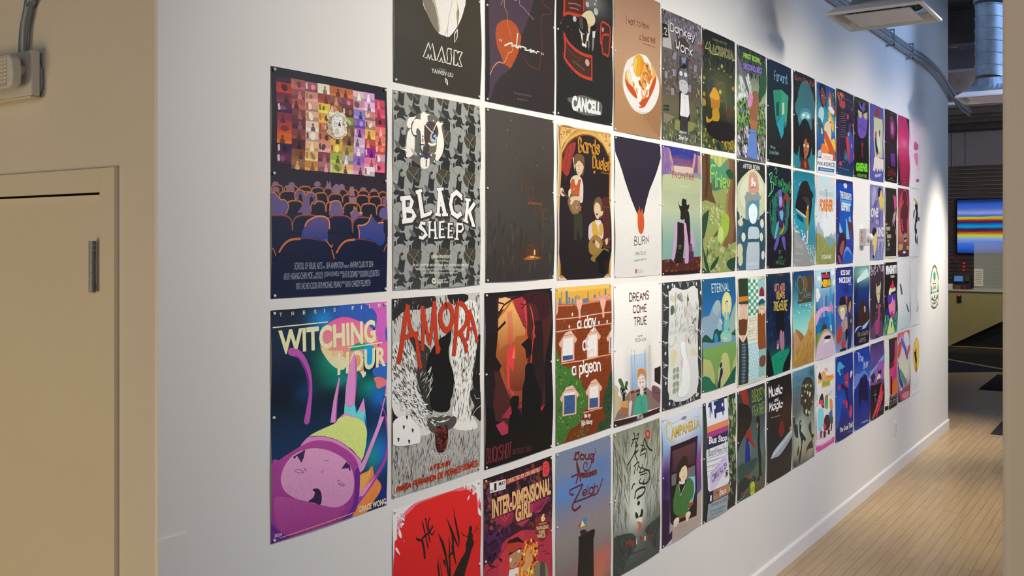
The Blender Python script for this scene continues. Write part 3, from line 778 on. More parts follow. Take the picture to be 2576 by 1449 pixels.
    for op in todo:
        k = op[0]
        if k == 'p': fill(prs(op[2]), op[1])
        elif k == 's': fill(spline(prs(op[2]), True, 4), op[1])
        elif k in 'kl':
            p = prs(op[3]); f = colf_for(op[1], p)
            for q in ribbon(spline(p, False) if k == 'l' else p, op[2]): add(q, f)
        elif k == 'e':
            _, c, x, y, rx, ry, ro = op; cr_, sr = math.cos(math.radians(ro)), math.sin(math.radians(ro)); m = 24 if max(rx, ry) > 30 else 10
            fill([(x + rx*math.cos(6.2832*i/m)*cr_ - ry*math.sin(6.2832*i/m)*sr, y + rx*math.cos(6.2832*i/m)*sr + ry*math.sin(6.2832*i/m)*cr_) for i in range(m)], c)
        elif k == 't':
            vv, tt = text_tris(op[2], op[3]); pv = [bil(op[4], a, b) for a, b in vv]; f = colf_for(op[1], pv)
            for t in tt: add([pv[i] for i in t], f)
        elif k == 'h':
            _, c, s, wd, nib, q = op; x = 0; strokes = []
            for ch in s:
                if ch == ' ': x += 3.2; continue
                g = glyph(ch)
                if not g: continue
                lo = min(p[0] for st_ in g for p in st_); hi = max(p[0] for st_ in g for p in st_)
                jy = rnd.uniform(-0.25, 0.25)
                for st_ in g: strokes.append([(x + a - lo, b + jy) for a, b in st_])
                x += hi - lo + (1.3 if hi > lo else 1.5)
            ys = [p[1] for st_ in strokes for p in st_]; lo, hi = min(ys), max(ys); xm = max(p[0] for st_ in strokes for p in st_) or 1
            f = colf_for(c, [(q[0], q[1]), (q[6], q[7])])
            for st_ in strokes:
                p = [bil(q, a / xm, (hi - b) / (hi - lo)) for a, b in st_]
                for r_ in ribbon(chaikin(p, 2) if len(p) > 2 and not nib else p, wd, nib): add(r_, f)
        elif k == 'x':
            _, cs_, num, size, asp, ang, sd, pl = op; rr = random.Random(sd); pl = prs(pl)
            x0, x1 = min(p[0] for p in pl), max(p[0] for p in pl); y0, y1 = min(p[1] for p in pl), max(p[1] for p in pl)
            fs = [colf_for(c, [(0, 0)]) for c in cs_]; m = 4 if asp > 4 else 6; done = 0
            for _ in range(num * 6):
                if done >= num: break
                x, y = rr.uniform(x0, x1), rr.uniform(y0, y1)
                if not inside(x, y, pl): continue
                done += 1
                l = size * rr.uniform(0.5, 1.3); wd = l / asp; an = math.radians(ang + rr.uniform(-22, 22)) if asp > 1.2 else rr.uniform(0, 6)
                ca, sa = math.cos(an), math.sin(an)
                add([(x + l*math.cos(6.2832*i/m)*ca - wd*math.sin(6.2832*i/m)*sa, y + l*math.cos(6.2832*i/m)*sa + wd*math.sin(6.2832*i/m)*ca) for i in range(m)], fs[done % len(fs)])
                if done % 8 == 0: flush()
        flush()
    # paper edge and back
    o = len(verts)
    ring = [(u, 0) for u in us] + [(1000, v) for v in vs[1:]] + [(u, V) for u in us[::-1][1:]] + [(0, v) for v in vs[::-1][1:-1]]
    pw = (0.75, 0.75, 0.76)
    for i in range(len(ring)):
        (a, b), (c, d) = ring[i], ring[(i+1) % len(ring)]
        o = len(verts)
        for (u, v, t) in ((a, b, 0), (c, d, 0), (c, d, -0.0005), (a, b, -0.0005)):
            verts.append((0.0012 + lift(u, v) + t, s0 + u*W/1000, zt - v*W/1000)); cols.append((*pw, 1)); nrm.append((0, (u > 500)-.5, (v < V/2)-.5))
        faces.append((o, o+1, o+2, o+3))
    for i in range(NX):
        for j in range(NY):
            o = len(verts)
            for (u, v) in ((us[i], vs[j]), (us[i+1], vs[j]), (us[i+1], vs[j+1]), (us[i], vs[j+1])):
                verts.append((0.0012 + lift(u, v) - 0.0005, s0 + u*W/1000, zt - v*W/1000)); cols.append((*pw, 1)); nrm.append((-1, 0, 0))
            faces.append((o, o+1, o+2, o+3))
    # wind faces to agree with their normals
    ff = []
    for f in faces:
        a, b, c = (Vector(verts[f[i]]) for i in (0, 1, 2)); nn = (b - a).cross(c - a)
        ff.append(f if nn.dot(Vector(nrm[f[0]])) >= 0 else f[::-1])
    cy, cz = (s0+s1)/2, (zt+zb)/2
    me = bpy.data.meshes.new('poster')
    me.from_pydata([(x, y-cy, z-cz) for x, y, z in verts], [], ff)
    at_ = me.color_attributes.new('ink', 'FLOAT_COLOR', 'POINT')
    at_.data.foreach_set('color', [q for c in cols for q in c])
    an_ = me.attributes.new('bend', 'FLOAT_VECTOR', 'POINT')      # smooth normal of the curled sheet
    an_.data.foreach_set('vector', [c for q in nrm for c in Vector(q).normalized()])
    me.materials.append(M['poster'])
    o = bpy.data.objects.new('poster', me); C.objects.link(o); o.location = (0, cy, cz)
    tag(o, label, 'poster', 'film posters pinned to the white wall')
    if pins:
        for u, v in ((22, 18), (978, 18), (18, V*mid), (982, V*mid), (22, V-18), (978, V-18)):
            k = bpy.data.objects.new('pin', pin_mesh()); C.objects.link(k); k.parent = o
            k.location = (0.0012 + lift(u, v) + EPS*top[0] + 0.0001, s0 + u*W/1000 - cy, zt - v*W/1000 - cz)
    return o
# one row per poster: edges (m), light reaching it, label, ground colours, soft tints, print, pinned
POSTERS = [
[0.3385,0.7881,2.4387,1.829,[0.8,0.74,0.68],"dark poster of a cinema audience facing a mosaic screen, at the far left",["1a151c","21171e","2a1a1e","1c1526","0e1230","0a0f2c"],[],[["p","3a1c34",[39,57,153,53,153,78,39,85]],["mosaic",5,[[39,153,85,563,"a32a1c 6b2038 4a1c3c 7a2a38 a8381c c85a10 3a1838 5a2440"],[153,260,51,589,"96504c 8a4844 9a4a40 703634 5a2a2c 7a3a30 4c2024 7a4424 8a6038"],[260,365,54,592,"96505c b88070 c89078 d0a084 dcb8a4 d8b094 dca878 d8a868 b87838"],[365,465,52,592,"d8c8a8 8a3c30 d8b040 c89038 c07048 b06848 c08878 7a3c48 a06468"],[465,571,54,593,"a85a30 80503c 94542c b07838 c89038 b0883c d0a040 98a040 a0a048"],[571,672,55,594,"b06038 84404a 5a3020 788048 6c5030 7a5030 a08040 a09890 d8a070"],[672,775,57,594,"d0a8a8 b08088 8070b0 6a50a0 9c5c98 c0a0b8 b898b8 8858a0 b87890"],[775,876,55,598,"c090b8 d0a0c0 b0746c c09080 d8a048 b04840 8a1888 d07080 e0c8c8"],[876,975,89,569,"b03c50 c04058 8a2838 d86858 d0705c d85848 c88898 d85070"]]],["s","6a4838",[461,209,484,208,509,204,534,202,589,209,592,227,607,259,612,295,607,335,592,360,538,383,495,384,448,367,431,349,431,295,441,256,445,230]],["s","dccdb8",[460,206,484,206,496,213,512,204,534,203,545,213,585,207,589,214,581,223,592,224,604,247,605,265,601,276,611,288,607,299,596,305,601,320,611,330,603,351,578,363,567,375,530,382,498,380,470,368,441,355,431,344,438,335,452,335,450,314,433,292,440,280,448,273,436,259,441,243,450,239,448,224,457,218]],["l","9c8064",5,[463,210,495,217,512,208,534,207,548,216,583,212]],["l","9c8064",5,[466,251,495,237,509,233]],["l","9c8064",5,[538,233,556,233,578,247]],["l","a08468",5,[441,343,470,358,498,371,530,374,563,365,600,341]],["x",["b8987c","c8b090","a88c70"],46,16,1.6,30,9,[448,242,498,247,480,342,498,371,563,365,592,321,567,256,592,232,600,304,578,356,498,376,445,345]],["p","ece2d0",[478,255,566,254,564,313,548,335,521,356,495,340,478,311]],["s","8ab4ac",[509,223,523,216,536,220,534,237,521,247,509,238]],["l","e8e0d0",6,[514,227,521,234,529,226]],["p","4a443c",[486,260,502,261,498,265,489,264]],["p","4a443c",[542,262,556,262,554,266,545,265]],["e","4a443c",520,263,4.3,2.1,0],["t","3a3630","SV",0,[493,275,524,276,493,298,524,297]],["k","3a3630",9,[541,278,534,298,548,298,541,278]],["t","5a5448","ANIMATION",1,[483,304,555,304,483,309,555,309]],["l","a0947c",6,[507,324,520,319,534,322]],["l","a0947c",5,[509,330,508,344,520,348,533,342,533,329,509,330]],["l","a0947c",4,[505,339,534,339]],["s","7c5e74",[12,699,15,678,34,671,54,676,56,697]],["s","7c5e74",[135,699,138,677,158,670,179,675,180,697]],["s","7c5e74",[340,684,343,662,364,654,386,660,388,682]],["s","7c5e74",[545,691,549,669,571,661,594,667,596,689]],["s","7c5e74",[742,703,746,680,769,672,794,678,796,701]],["s","7c5e74",[843,708,846,684,870,676,896,682,897,705]],["p","7c5e74",[424,694,439,677,448,643,460,670,471,639,483,686,485,697]],["s","1c1220",[2,733,4,712,12,699,28,694,45,692,62,692,78,696,87,708,88,730,88,745,2,749]],["l","4a1430",12.8,[11,702,28,696,45,694,62,694,80,698]],["l","a8602c",8,[2,733,4,712,12,699,28,694,45,692,62,692,78,696,87,708,88,730]],["s","1c1220",[99,733,101,711,112,698,131,693,153,691,174,691,194,695,205,707,207,728,207,745,99,749]],["l","4a1430",12.8,[109,701,131,695,153,693,174,693,196,697]],["l","a8602c",8,[99,733,101,711,112,698,131,693,153,691,174,691,194,695,205,707,207,728]],["s","1c1220",[211,733,213,710,223,698,241,692,261,690,281,690,300,694,310,706,312,729,312,745,211,749]],["l","4a1430",12.8,[221,700,241,694,261,692,281,692,302,697]],["l","a8602c",8,[211,733,213,710,223,698,241,692,261,690,281,690,300,694,310,706,312,729]],["s","1c1220",[316,734,318,711,328,698,346,693,366,691,386,691,404,695,414,707,416,730,416,747,316,750]],["l","4a1430",12.8,[326,701,346,695,366,693,386,693,406,697]],["l","a8602c",8,[316,734,318,711,328,698,346,693,366,691,386,691,404,695,414,707,416,730]],["s","1c1220",[418,734,419,712,426,698,438,693,452,692,466,692,478,696,485,709,486,732,486,748,418,751]],["l","4a1430",12.8,[425,701,438,695,452,694,466,694,480,699]],["l","a8602c",8,[418,734,419,712,426,698,438,693,452,692,466,692,478,696,485,709,486,732]],["s","1c1220",[504,738,506,715,518,701,538,696,561,694,584,694,604,698,616,710,618,733,618,750,504,754]],["l","4a1430",12.8,[515,704,538,697,561,696,584,696,607,700]],["l","a8602c",8,[504,738,506,715,518,701,538,696,561,694,584,694,604,698,616,710,618,733]],["s","1c1220",[626,736,628,713,637,699,654,694,672,692,691,692,708,696,717,709,719,733,719,750,626,753]],["l","4a1430",12.8,[635,702,654,695,672,694,691,694,710,699]],["l","a8602c",8,[626,736,628,713,637,699,654,694,672,692,691,692,708,696,717,709,719,733]],["s","1c1220",[723,738,725,714,735,701,752,695,771,693,790,694,807,698,817,711,819,735,819,752,723,755]],["l","4a1430",12.8,[733,703,752,697,771,695,790,695,809,700]],["l","a8602c",8,[723,738,725,714,735,701,752,695,771,693,790,694,807,698,817,711,819,735]],["s","1c1220",[827,737,829,713,838,699,854,694,872,692,890,692,906,697,915,710,917,734,917,752,827,755]],["l","4a1430",12.8,[836,702,854,696,872,694,890,694,908,699]],["l","a8602c",8,[827,737,829,713,838,699,854,694,872,692,890,692,906,697,915,710,917,734]],["s","1c1220",[921,740,923,716,930,702,944,696,958,694,973,695,987,699,994,713,996,737,996,755,921,758]],["l","4a1430",12.8,[929,704,944,698,958,696,973,697,988,702]],["l","a8602c",8,[921,740,923,716,930,702,944,696,958,694,973,695,987,699,994,713,996,737]],["e","7c5e74",37,719,28.6,18.2,0],["s","7c5e74",[118,723,123,689,149,690,168,685,177,723]],["s","7c5e74",[486,697,504,673,524,662,547,672,561,702,543,725,504,725]],["s","17101f",[2,775,3,749,9,734,20,728,31,727,43,727,54,732,60,747,61,773,61,788,2,790]],["l","4a1430",12.8,[8,737,20,730,31,729,43,729,55,735]],["l","a8602c",8,[2,775,3,749,9,734,20,728,31,727,43,727,54,732,60,747,61,773]],["s","17101f",[64,773,67,747,80,732,104,726,130,724,156,724,181,728,194,743,197,769,197,785,64,789]],["l","4a1430",12.8,[77,735,104,728,130,726,156,726,183,731]],["l","a8602c",8,[64,773,67,747,80,732,104,726,130,724,156,724,181,728,194,743,197,769]],["s","17101f",[204,773,206,746,219,731,242,724,268,722,295,722,318,727,332,742,334,769,334,785,204,789]],["l","4a1430",12.8,[217,734,242,727,268,725,295,725,321,730]],["l","a8602c",8,[204,773,206,746,219,731,242,724,268,722,295,722,318,727,332,742,334,769]],["s","17101f",[338,774,340,747,351,731,370,725,391,723,413,723,432,728,443,743,445,770,445,787,338,790]],["l","4a1430",12.8,[348,734,370,727,391,725,413,725,434,731]],["l","a8602c",8,[338,774,340,747,351,731,370,725,391,723,413,723,432,728,443,743,445,770]],["s","17101f",[454,777,457,749,469,733,490,727,514,725,538,725,560,730,572,745,575,773,575,790,454,793]],["l","4a1430",12.8,[466,736,490,729,514,727,538,727,562,733]],["l","a8602c",8,[454,777,457,749,469,733,490,727,514,725,538,725,560,730,572,745,575,773]],["s","17101f",[577,777,579,749,591,733,612,726,635,724,659,725,680,730,692,745,695,773,695,791,577,794]],["l","4a1430",12.8,[589,736,612,729,635,727,659,727,683,733]],["l","a8602c",8,[577,777,579,749,591,733,612,726,635,724,659,725,680,730,692,745,695,773]],["s","17101f",[699,778,701,750,713,733,735,726,758,724,783,724,804,730,817,746,819,774,819,792,699,795]],["l","4a1430",12.8,[711,736,735,729,758,727,783,727,807,733]],["l","a8602c",8,[699,778,701,750,713,733,735,726,758,724,783,724,804,730,817,746,819,774]],["s","17101f",[823,781,826,752,837,736,858,729,881,727,904,727,925,732,936,748,939,778,939,795,823,798]],["l","4a1430",12.8,[835,739,858,731,881,729,904,729,927,736]],["l","a8602c",8,[823,781,826,752,837,736,858,729,881,727,904,727,925,732,936,748,939,778]],["s","17101f",[941,782,942,753,948,736,958,730,969,728,980,729,991,735,996,751,997,781,997,798,941,800]],["l","4a1430",12.8,[947,740,958,732,969,731,980,731,992,738]],["l","a8602c",8,[941,782,942,753,948,736,958,730,969,728,980,729,991,735,996,751,997,781]],["p","8a6470",[630,733,636,721,644,679,679,676,684,720,699,730,687,785,638,784]],["k","5a2c38",10,[630,734,662,738,699,732]],["k","a8602c",6,[638,724,645,677,679,675]],["s","14101f",[116,838,119,806,131,788,154,780,179,778,205,778,228,785,241,803,243,835,243,851,116,854]],["l","4a1430",14.4,[129,791,154,783,179,781,205,781,230,788]],["l","b0642c",9,[116,838,119,806,131,788,154,780,179,778,205,778,228,785,241,803,243,835]],["s","14101f",[305,837,307,804,319,786,341,778,366,776,390,776,413,783,425,801,428,834,428,851,305,853]],["l","4a1430",14.4,[317,789,341,781,366,779,390,779,415,786]],["l","b0642c",9,[305,837,307,804,319,786,341,778,366,776,390,776,413,783,425,801,428,834]],["s","14101f",[431,840,433,806,439,787,450,780,462,778,474,779,485,786,491,805,493,838,493,855,431,856]],["l","4a1430",14.4,[438,791,450,783,462,781,474,782,486,789]],["l","b0642c",9,[431,840,433,806,439,787,450,780,462,778,474,779,485,786,491,805,493,838]],["s","14101f",[582,842,585,808,601,788,628,780,658,777,689,778,717,784,733,804,736,838,736,856,582,859]],["l","4a1430",14.4,[597,792,628,783,658,781,689,781,720,788]],["l","b0642c",9,[582,842,585,808,601,788,628,780,658,777,689,778,717,784,733,804,736,838]],["s","14101f",[740,842,743,807,758,787,785,779,815,777,845,777,873,784,888,803,891,839,891,856,740,859]],["l","4a1430",14.4,[755,791,785,782,815,780,845,780,876,788]],["l","b0642c",9,[740,842,743,807,758,787,785,779,815,777,845,777,873,784,888,803,891,839]],["s","14101f",[893,848,895,813,905,792,923,784,944,782,965,783,983,790,994,810,996,846,996,864,893,866]],["l","4a1430",14.4,[903,796,923,787,944,785,965,786,985,794]],["l","b0642c",9,[893,848,895,813,905,792,923,784,944,782,965,783,983,790,994,810,996,846]],["s","6a5070",[236,860,243,798,236,750,227,737,207,743,197,764,211,775,190,779,178,753,188,726,214,711,247,718,265,740,287,727,316,723,349,741,355,773,338,796,319,799,331,777,319,753,301,756,298,802,303,859]],["l","c07038",7,[190,779,178,753,188,726,214,711,247,718,265,740,287,727,316,723,349,741,355,773,338,796]],["k","3c2848",5,[204,718,211,733]],["k","3c2848",5,[231,712,227,729]],["k","3c2848",5,[319,726,314,743]],["k","3c2848",5,[345,744,328,759]],["p","6a5070",[236,807,243,847,195,851]],["s","5c4a78",[2,736,27,737,47,757,71,775,99,776,126,802,123,821,106,860,2,860]],["l","c07038",7,[2,736,27,737,47,757,71,775,106,779,130,812,109,860]],["s","665074",[462,864,460,820,470,783,512,768,551,775,572,817,571,862]],["l","c87838",8,[462,831,470,783,512,768,551,775,572,817]],["s","6e5474",[646,872,642,843,670,826,679,800,695,816,707,793,711,830,756,841,748,859,707,865,666,905,650,894]],["l","c87838",6,[642,843,670,826,679,800,695,816,707,793]],["e","e0903c",740,839,14.9,6.9,0],["s","5c4a78",[927,866,917,837,939,804,987,797,997,801,997,871]],["e","665074",976,759,26.4,22.5,0],["s","0e1028",[-70,957,-65,909,-43,881,-4,869,41,867,87,867,128,878,151,905,156,955,156,971,-70,972]],["l","3a1434",12.8,[-48,886,-4,874,41,872,87,872,133,883]],["l","8a4a34",8,[-70,957,-65,909,-43,881,-4,869,41,867,87,867,128,878,151,905,156,955]],["s","0e1028",[158,956,162,906,185,878,227,865,274,863,321,863,365,874,389,903,394,954,394,971,158,972]],["l","3a1434",12.8,[181,883,227,871,274,868,321,869,369,880]],["l","8a4a34",8,[158,956,162,906,185,878,227,865,274,863,321,863,365,874,389,903,394,954]],["s","0e1028",[431,955,436,904,458,874,498,861,543,859,589,860,630,871,654,901,658,954,658,971,431,972]],["l","3a1434",12.8,[454,880,498,867,543,864,589,865,635,877]],["l","8a4a34",8,[431,955,436,904,458,874,498,861,543,859,589,860,630,871,654,901,658,954]],["s","0e1028",[661,965,665,912,684,882,719,868,758,867,797,867,833,879,853,909,857,964,857,981,661,982]],["l","3a1434",12.8,[680,887,719,874,758,871,797,873,837,885]],["l","8a4a34",8,[661,965,665,912,684,882,719,868,758,867,797,867,833,879,853,909,857,964]],["s","0e1028",[917,972,921,917,941,886,977,873,1018,871,1059,871,1096,884,1117,915,1121,971,1121,990,917,990]],["l","3a1434",12.8,[937,892,977,878,1018,876,1059,877,1100,890]],["l","8a4a34",8,[917,972,921,917,941,886,977,873,1018,871,1059,871,1096,884,1117,915,1121,971]],["s","5a4872>1e3478",[227,1008,236,954,254,930,276,900,327,877,371,867,424,873,454,897,456,941,439,964,435,1019,319,1030]],["l","d07a3c",10,[254,930,276,900,327,877,371,867,424,873,454,897,456,944]],["s","4a4074>1e3478",[719,1008,722,962,711,922,756,918,806,898,838,848,866,879,908,902,956,898,956,949,974,990,939,1049,790,1037]],["l","d07a3c",9,[719,1008,722,962,711,922,756,918,806,898,838,848]],["l","d07a3c",9,[907,901,956,898]],["s","0b0e2a",[54,1099,75,1052,139,1013,270,1002,383,1011,467,1066,500,1133,500,1150,54,1141]],["l","b8663a",14,[54,1084,88,1042,139,1013,217,1005]],["l","6a3048",6,[217,1005,293,1004,407,1019]],["s","0b0e2a",[517,1111,538,1061,602,1019,732,1008,845,1016,928,1075,961,1147,961,1164,517,1156]],["l","b8663a",14,[517,1094,551,1050,602,1019,680,1011]],["l","6a3048",6,[680,1011,755,1009,868,1025]],["l","b8663a",9,[424,1011,470,1057,479,1041]],["l","b8663a",9,[476,1073,499,1129]],["l","a05a3c",8,[2,1061,17,1075,29,1104]],["l","a05a3c",8,[996,1037,974,1061,961,1088]],["t","9498a4","SCHOOL OF VISUAL ARTS",0,[173,1147,398,1149,173,1190,398,1192]],["t","9498a4","WITH",0,[405,1174,425,1173,405,1190,425,1190]],["t","9498a4","BFA ANIMATION",0,[434,1150,582,1151,434,1192,582,1191]],["t","9498a4","PRESENTS",0,[588,1172,631,1171,588,1190,631,1189]],["t","9498a4","ANIFAM CLASS OF 2024",0,[638,1151,857,1151,638,1191,857,1191]],["t","9498a4","EXECUTIVE",0,[99,1210,140,1210,99,1229,140,1228]],["t","9498a4","PRODUCER",0,[95,1230,140,1229,95,1249,140,1248]],["t","9498a4","HSIANG CHIN MOE",0,[149,1209,322,1208,149,1248,322,1248]],["t","9498a4","BASED ON THE",0,[349,1209,410,1209,349,1228,410,1228]],["t","9498a4","GRAPHIC NOVEL BY",0,[328,1231,410,1231,328,1250,410,1251]],["t","9498a4","JOSH HOWELL",0,[419,1209,549,1209,419,1249,549,1250]],["t","9498a4","MARTIAL ARTS",0,[555,1210,618,1210,555,1229,618,1229]],["t","9498a4","DIRECTOR",0,[577,1232,618,1231,577,1252,618,1251]],["t","9498a4","K DOWNS",0,[626,1210,714,1211,626,1252,714,1253]],["t","9498a4","COSTUMES DESIGNER",0,[719,1213,812,1213,719,1231,812,1232]],["t","9498a4","AND SUPERVISOR",0,[738,1234,812,1233,738,1253,812,1251]],["t","9498a4","LUZ BATISTA",0,[820,1212,926,1210,820,1254,926,1253]],["t","9498a4","WEAPON",0,[190,1270,227,1270,190,1288,227,1289]],["t","9498a4","DESIGN",0,[193,1290,227,1291,193,1308,227,1309]],["t","9498a4","SACHIO COOK",0,[235,1271,361,1271,235,1310,361,1311]],["t","9498a4","ORIGINAL",0,[368,1271,407,1272,368,1289,407,1289]],["t","9498a4","MUSIC BY",0,[365,1291,407,1291,365,1309,407,1310]],["t","9498a4","MICHAEL PISANO",0,[412,1272,571,1272,412,1311,571,1312]],["t","9498a4","SPECIAL MAKE UP",0,[577,1272,654,1273,577,1290,654,1291]],["t","9498a4","EFFECTS BY",0,[606,1293,654,1292,606,1313,654,1311]],["t","9498a4","CHRISSY FELLMETH",0,[662,1273,838,1272,662,1313,838,1313]]],1],
[0.3383,0.7878,1.7987,1.1881,[0.63,0.59,0.56],"poster of an upside-down pink creature under large cream letters at the far left",["0c1626","0a1c34","081420","0a2848","0b2a50","1a1440"],[["1a78b8",417,76,121,65,0.9],["0a8a68",507,345,156,132,0.8],["0a7868",842,547,136,69,0.9],["1560a8",935,617,104,81,0.9],["2050a0",655,36,212,62,0.9],["144070",264,511,87,64,0.5],["0a8080",616,468,161,45,0.7],["1a60a8",917,988,116,120,0.9],["10806a",847,999,70,89,0.8],["152878",961,1279,90,72,0.6]],[["s","2a4c98",[561,3,616,-8,695,-9,784,-2,851,31,893,79,897,149,842,174,736,120,616,84,523,61]],["s","b0509c",[784,-7,1013,-13,1013,410,944,391,910,272,859,221,893,149,897,80,851,31]],["s","c84c88>e89060",[380,246,402,167,447,111,538,79,616,78,719,108,842,162,901,236,893,305,776,339,663,373,584,392,492,366,417,303]],["s","e8b080>d8e0a0",[387,252,462,275,538,310,616,346,600,394,561,406,492,377,424,315]],["p","dca878",[462,275,577,286,577,319,477,309]],["s","08866a",[643,292,663,266,727,250,801,262,842,288,776,294,679,296]],["s","1088b8",[768,282,859,284,872,337,872,401,826,436,784,397]],["s","e08858",[695,354,760,358,768,429,793,472,744,449,703,405]],["s","f0e0b0",[744,438,793,449,768,481]],["s","c85888",[897,294,1013,281,1013,398,918,406]],["s","2a58a0",[859,434,1013,410,1013,510,893,495]],["s","e06868",[872,496,927,494,996,525,996,554,935,570,901,563,889,529]],["s","1c4890",[983,185,1013,175,1013,257,987,255]],["t","dcd098","T",1,[65,17,83,17,65,39,83,39]],["t","dcd098","H",1,[155,16,173,16,155,38,173,38]],["t","dcd098","E",1,[244,15,263,16,244,38,263,38]],["t","dcd098","S",1,[334,16,353,16,334,38,353,38]],["t","dcd098","I",1,[418,15,424,15,418,38,424,37]],["t","dcd098","S",1,[498,15,518,15,498,38,518,38]],["t","dcd098","F",1,[663,14,684,14,663,38,684,38]],["t","dcd098","I",1,[750,12,757,12,750,36,757,35]],["t","dcd098","L",1,[828,11,850,11,828,35,850,35]],["t","dcd098","M",1,[915,10,937,10,915,34,937,35]],["k","dcd098",7,[15,100,448,97]],["k","dcd098",7,[622,273,948,269]],["t","dcd098","WITCHING",3,[53,119,884,111,53,263,884,262]],["t","dcd098","HOUR",3,[527,295,987,297,527,438,987,429]],["s","a04890",[123,243,138,230,173,235,215,252,264,309,304,399,317,507,309,613,293,696,253,690,271,608,291,504,271,416,236,349,194,294,131,270]],["s","6a2480",[173,274,215,315,250,372,275,449,287,530,293,456,271,385,229,316,187,281]],["p","c47cae",[542,451,553,455,530,590,519,731,469,724,500,586]],["p","9a4490",[552,458,555,461,532,618,521,732,511,730,527,589]],["p","c47cae",[679,306,694,354,699,501,689,634,663,650,635,650,599,627,608,517,635,381]],["p","a85098",[683,319,697,365,707,445,705,529,694,629,689,634,695,500]],["p","60b8b8",[597,627,635,651,663,651,689,635,699,700,727,680,787,705,794,775,695,742,591,687]],["p","c47cae",[776,612,790,708,724,680]],["p","1a80c0",[689,647,694,647,715,700,703,701]],["s","c47cae",[588,688,663,710,727,741,744,767,538,734]],["s","bccc70",[592,701,663,720,719,757,695,781,530,744]],["l","b86cae",12,[1003,514,987,623,944,734,914,793]],["l","9a4490",6,[944,664,978,739,1000,800]],["p","58b0b0",[687,726,792,742,792,807,789,918,745,1013,720,982,762,855]],["s","1a6aa8",[779,728,794,778,794,895,786,935,783,858]],["s","e0743c",[725,1105,805,1091,847,1067,872,1134,939,1208,926,1259,873,1301,788,1364,658,1354,720,1290,725,1198]],["s","e89048",[729,1117,796,1102,839,1092,805,1156,737,1218]],["p","c47cae",[935,758,972,763,847,946,766,1072,730,1088,723,1049,772,997]],["s","8a3888",[979,765,999,810,1010,896,1001,1028,891,1162,771,1255,720,1290,729,1246,830,1162,952,1055,992,954,990,863]],["s","c47cae",[733,1217,830,1167,882,1137,805,1215,754,1245]],["s","bccc72>b8c46c",[557,706,720,737,792,807,789,894,745,1007,663,930,557,863,440,812,292,782,356,759,478,739,518,729]],["s","c078a8",[215,833,252,796,296,779,371,789,478,821,597,884,687,958,739,1008,725,1081,638,960,478,863,326,820]],["l","5a2a68",3,[296,783,401,797,526,843,638,917,737,1007]],["s","9c3c80>7a2c74",[-2,908,52,879,108,858,215,827,311,811,401,822,494,852,622,929,695,1000,723,1081,730,1176,712,1253,663,1329,597,1360,478,1376,252,1369,144,1358,-2,1368]],["s","5c2078",[720,1057,730,1176,712,1300,638,1369,541,1386,478,1376,597,1343,671,1273,687,1167,679,1072]],["s","5a2078",[-2,1242,39,1278,94,1324,151,1360,-2,1374]],["s","8c3488",[11,918,52,889,87,874,32,922,18,994,8,960]],["s","a04484>8a3474",[18,1099,108,1108,281,1174,510,1259,606,1276,478,1348,179,1346,52,1277]],["s","c489aa>b87ca4",[65,982,84,932,129,885,179,862,255,852,348,860,478,906,597,982,658,1062,676,1153,658,1218,597,1257,514,1260,401,1222,281,1173,179,1130,101,1075,70,1025]],["p","3a1e44",[158,878,255,852,241,898,222,925,188,876,168,894]],["p","3a1e44",[601,991,634,1022,642,1056,628,1052,622,1036,556,1027]],["s","2a1a3c",[312,1107,337,1103,371,1119,390,1160,382,1212,329,1190,281,1171,318,1155,331,1127]],["l","7a4470",4,[171,959,201,961,243,985,208,983,171,966,171,959]],["l","7a4470",4,[530,1111,557,1118,588,1137,549,1129,530,1112]],["l","7a4470",6,[243,965,253,970,259,981]],["l","7a4470",6,[524,1099,534,1094,543,1096]],["l","8a5078",4,[401,942,444,955]],["l","7a4470",4,[385,1008,394,1017,401,1003]],["t","dcd098","GRACE WONG",3,[725,1306,990,1308,725,1345,990,1350]],["t","dcd098","2024",1,[25,1308,80,1310,25,1326,80,1329]],["k","d0a060",4,[66,1338,691,1333]]],1],
[0.8172,1.261,3.0713,2.4609,[1.19,1.1,0.97],"black poster with a cracked white mask chin and outlined title, topmost in the second column",["413a2a","40392a","3f3829"],[],[["s","f6eedd",[294,747,339,845,400,921,463,964,534,972,582,971,638,928,704,861,754,790,788,722,813,640,822,287,704,113,463,178,309,414]],["s","8c806a",[294,747,339,845,400,921,455,961,467,939,447,824,424,760,404,724,400,489,354,403,286,565]],["s","c8bca4",[404,724,424,760,449,824,467,939,472,953,482,936,463,811,435,718,424,533]],["l","6a6050",3,[643,675,626,744,594,816,570,908,530,973]],["l","6a6050",3,[570,908,572,973]],["s","a08a64",[688,666,704,703,723,761,708,824,692,878,689,828,689,772,704,729]],["k","f0e8d6",9,[351,1049,298,1159,339,1162,349,1133,366,1165,383,1133,394,1163,435,1164,394,1049,370,1098,351,1049]],["k","f0e8d6",9,[500,1052,447,1162,486,1164,496,1135,516,1165,548,1163,500,1052]],["k","f0e8d6",9,[572,1056,617,1054,610,1082,622,1118,610,1164,562,1163,572,1131,561,1092,572,1056]],["k","f0e8d6",9,[648,1056,684,1057,692,1070,704,1057,748,1056,714,1109,752,1162,707,1163,696,1144,688,1161,648,1164,648,1056]],["k","f0e8d6",9,[692,894,655,933,656,999,684,956,692,894]],["k","f0e8d6",9,[556,1273,580,1289,587,1319,564,1301,556,1273]],["t","b8ae98","A FILM BY",0,[470,1211,556,1210,470,1220,556,1219]],["t","f0e8d6","YAWEN LIU",1,[394,1224,647,1226,394,1257,647,1257]]],1],
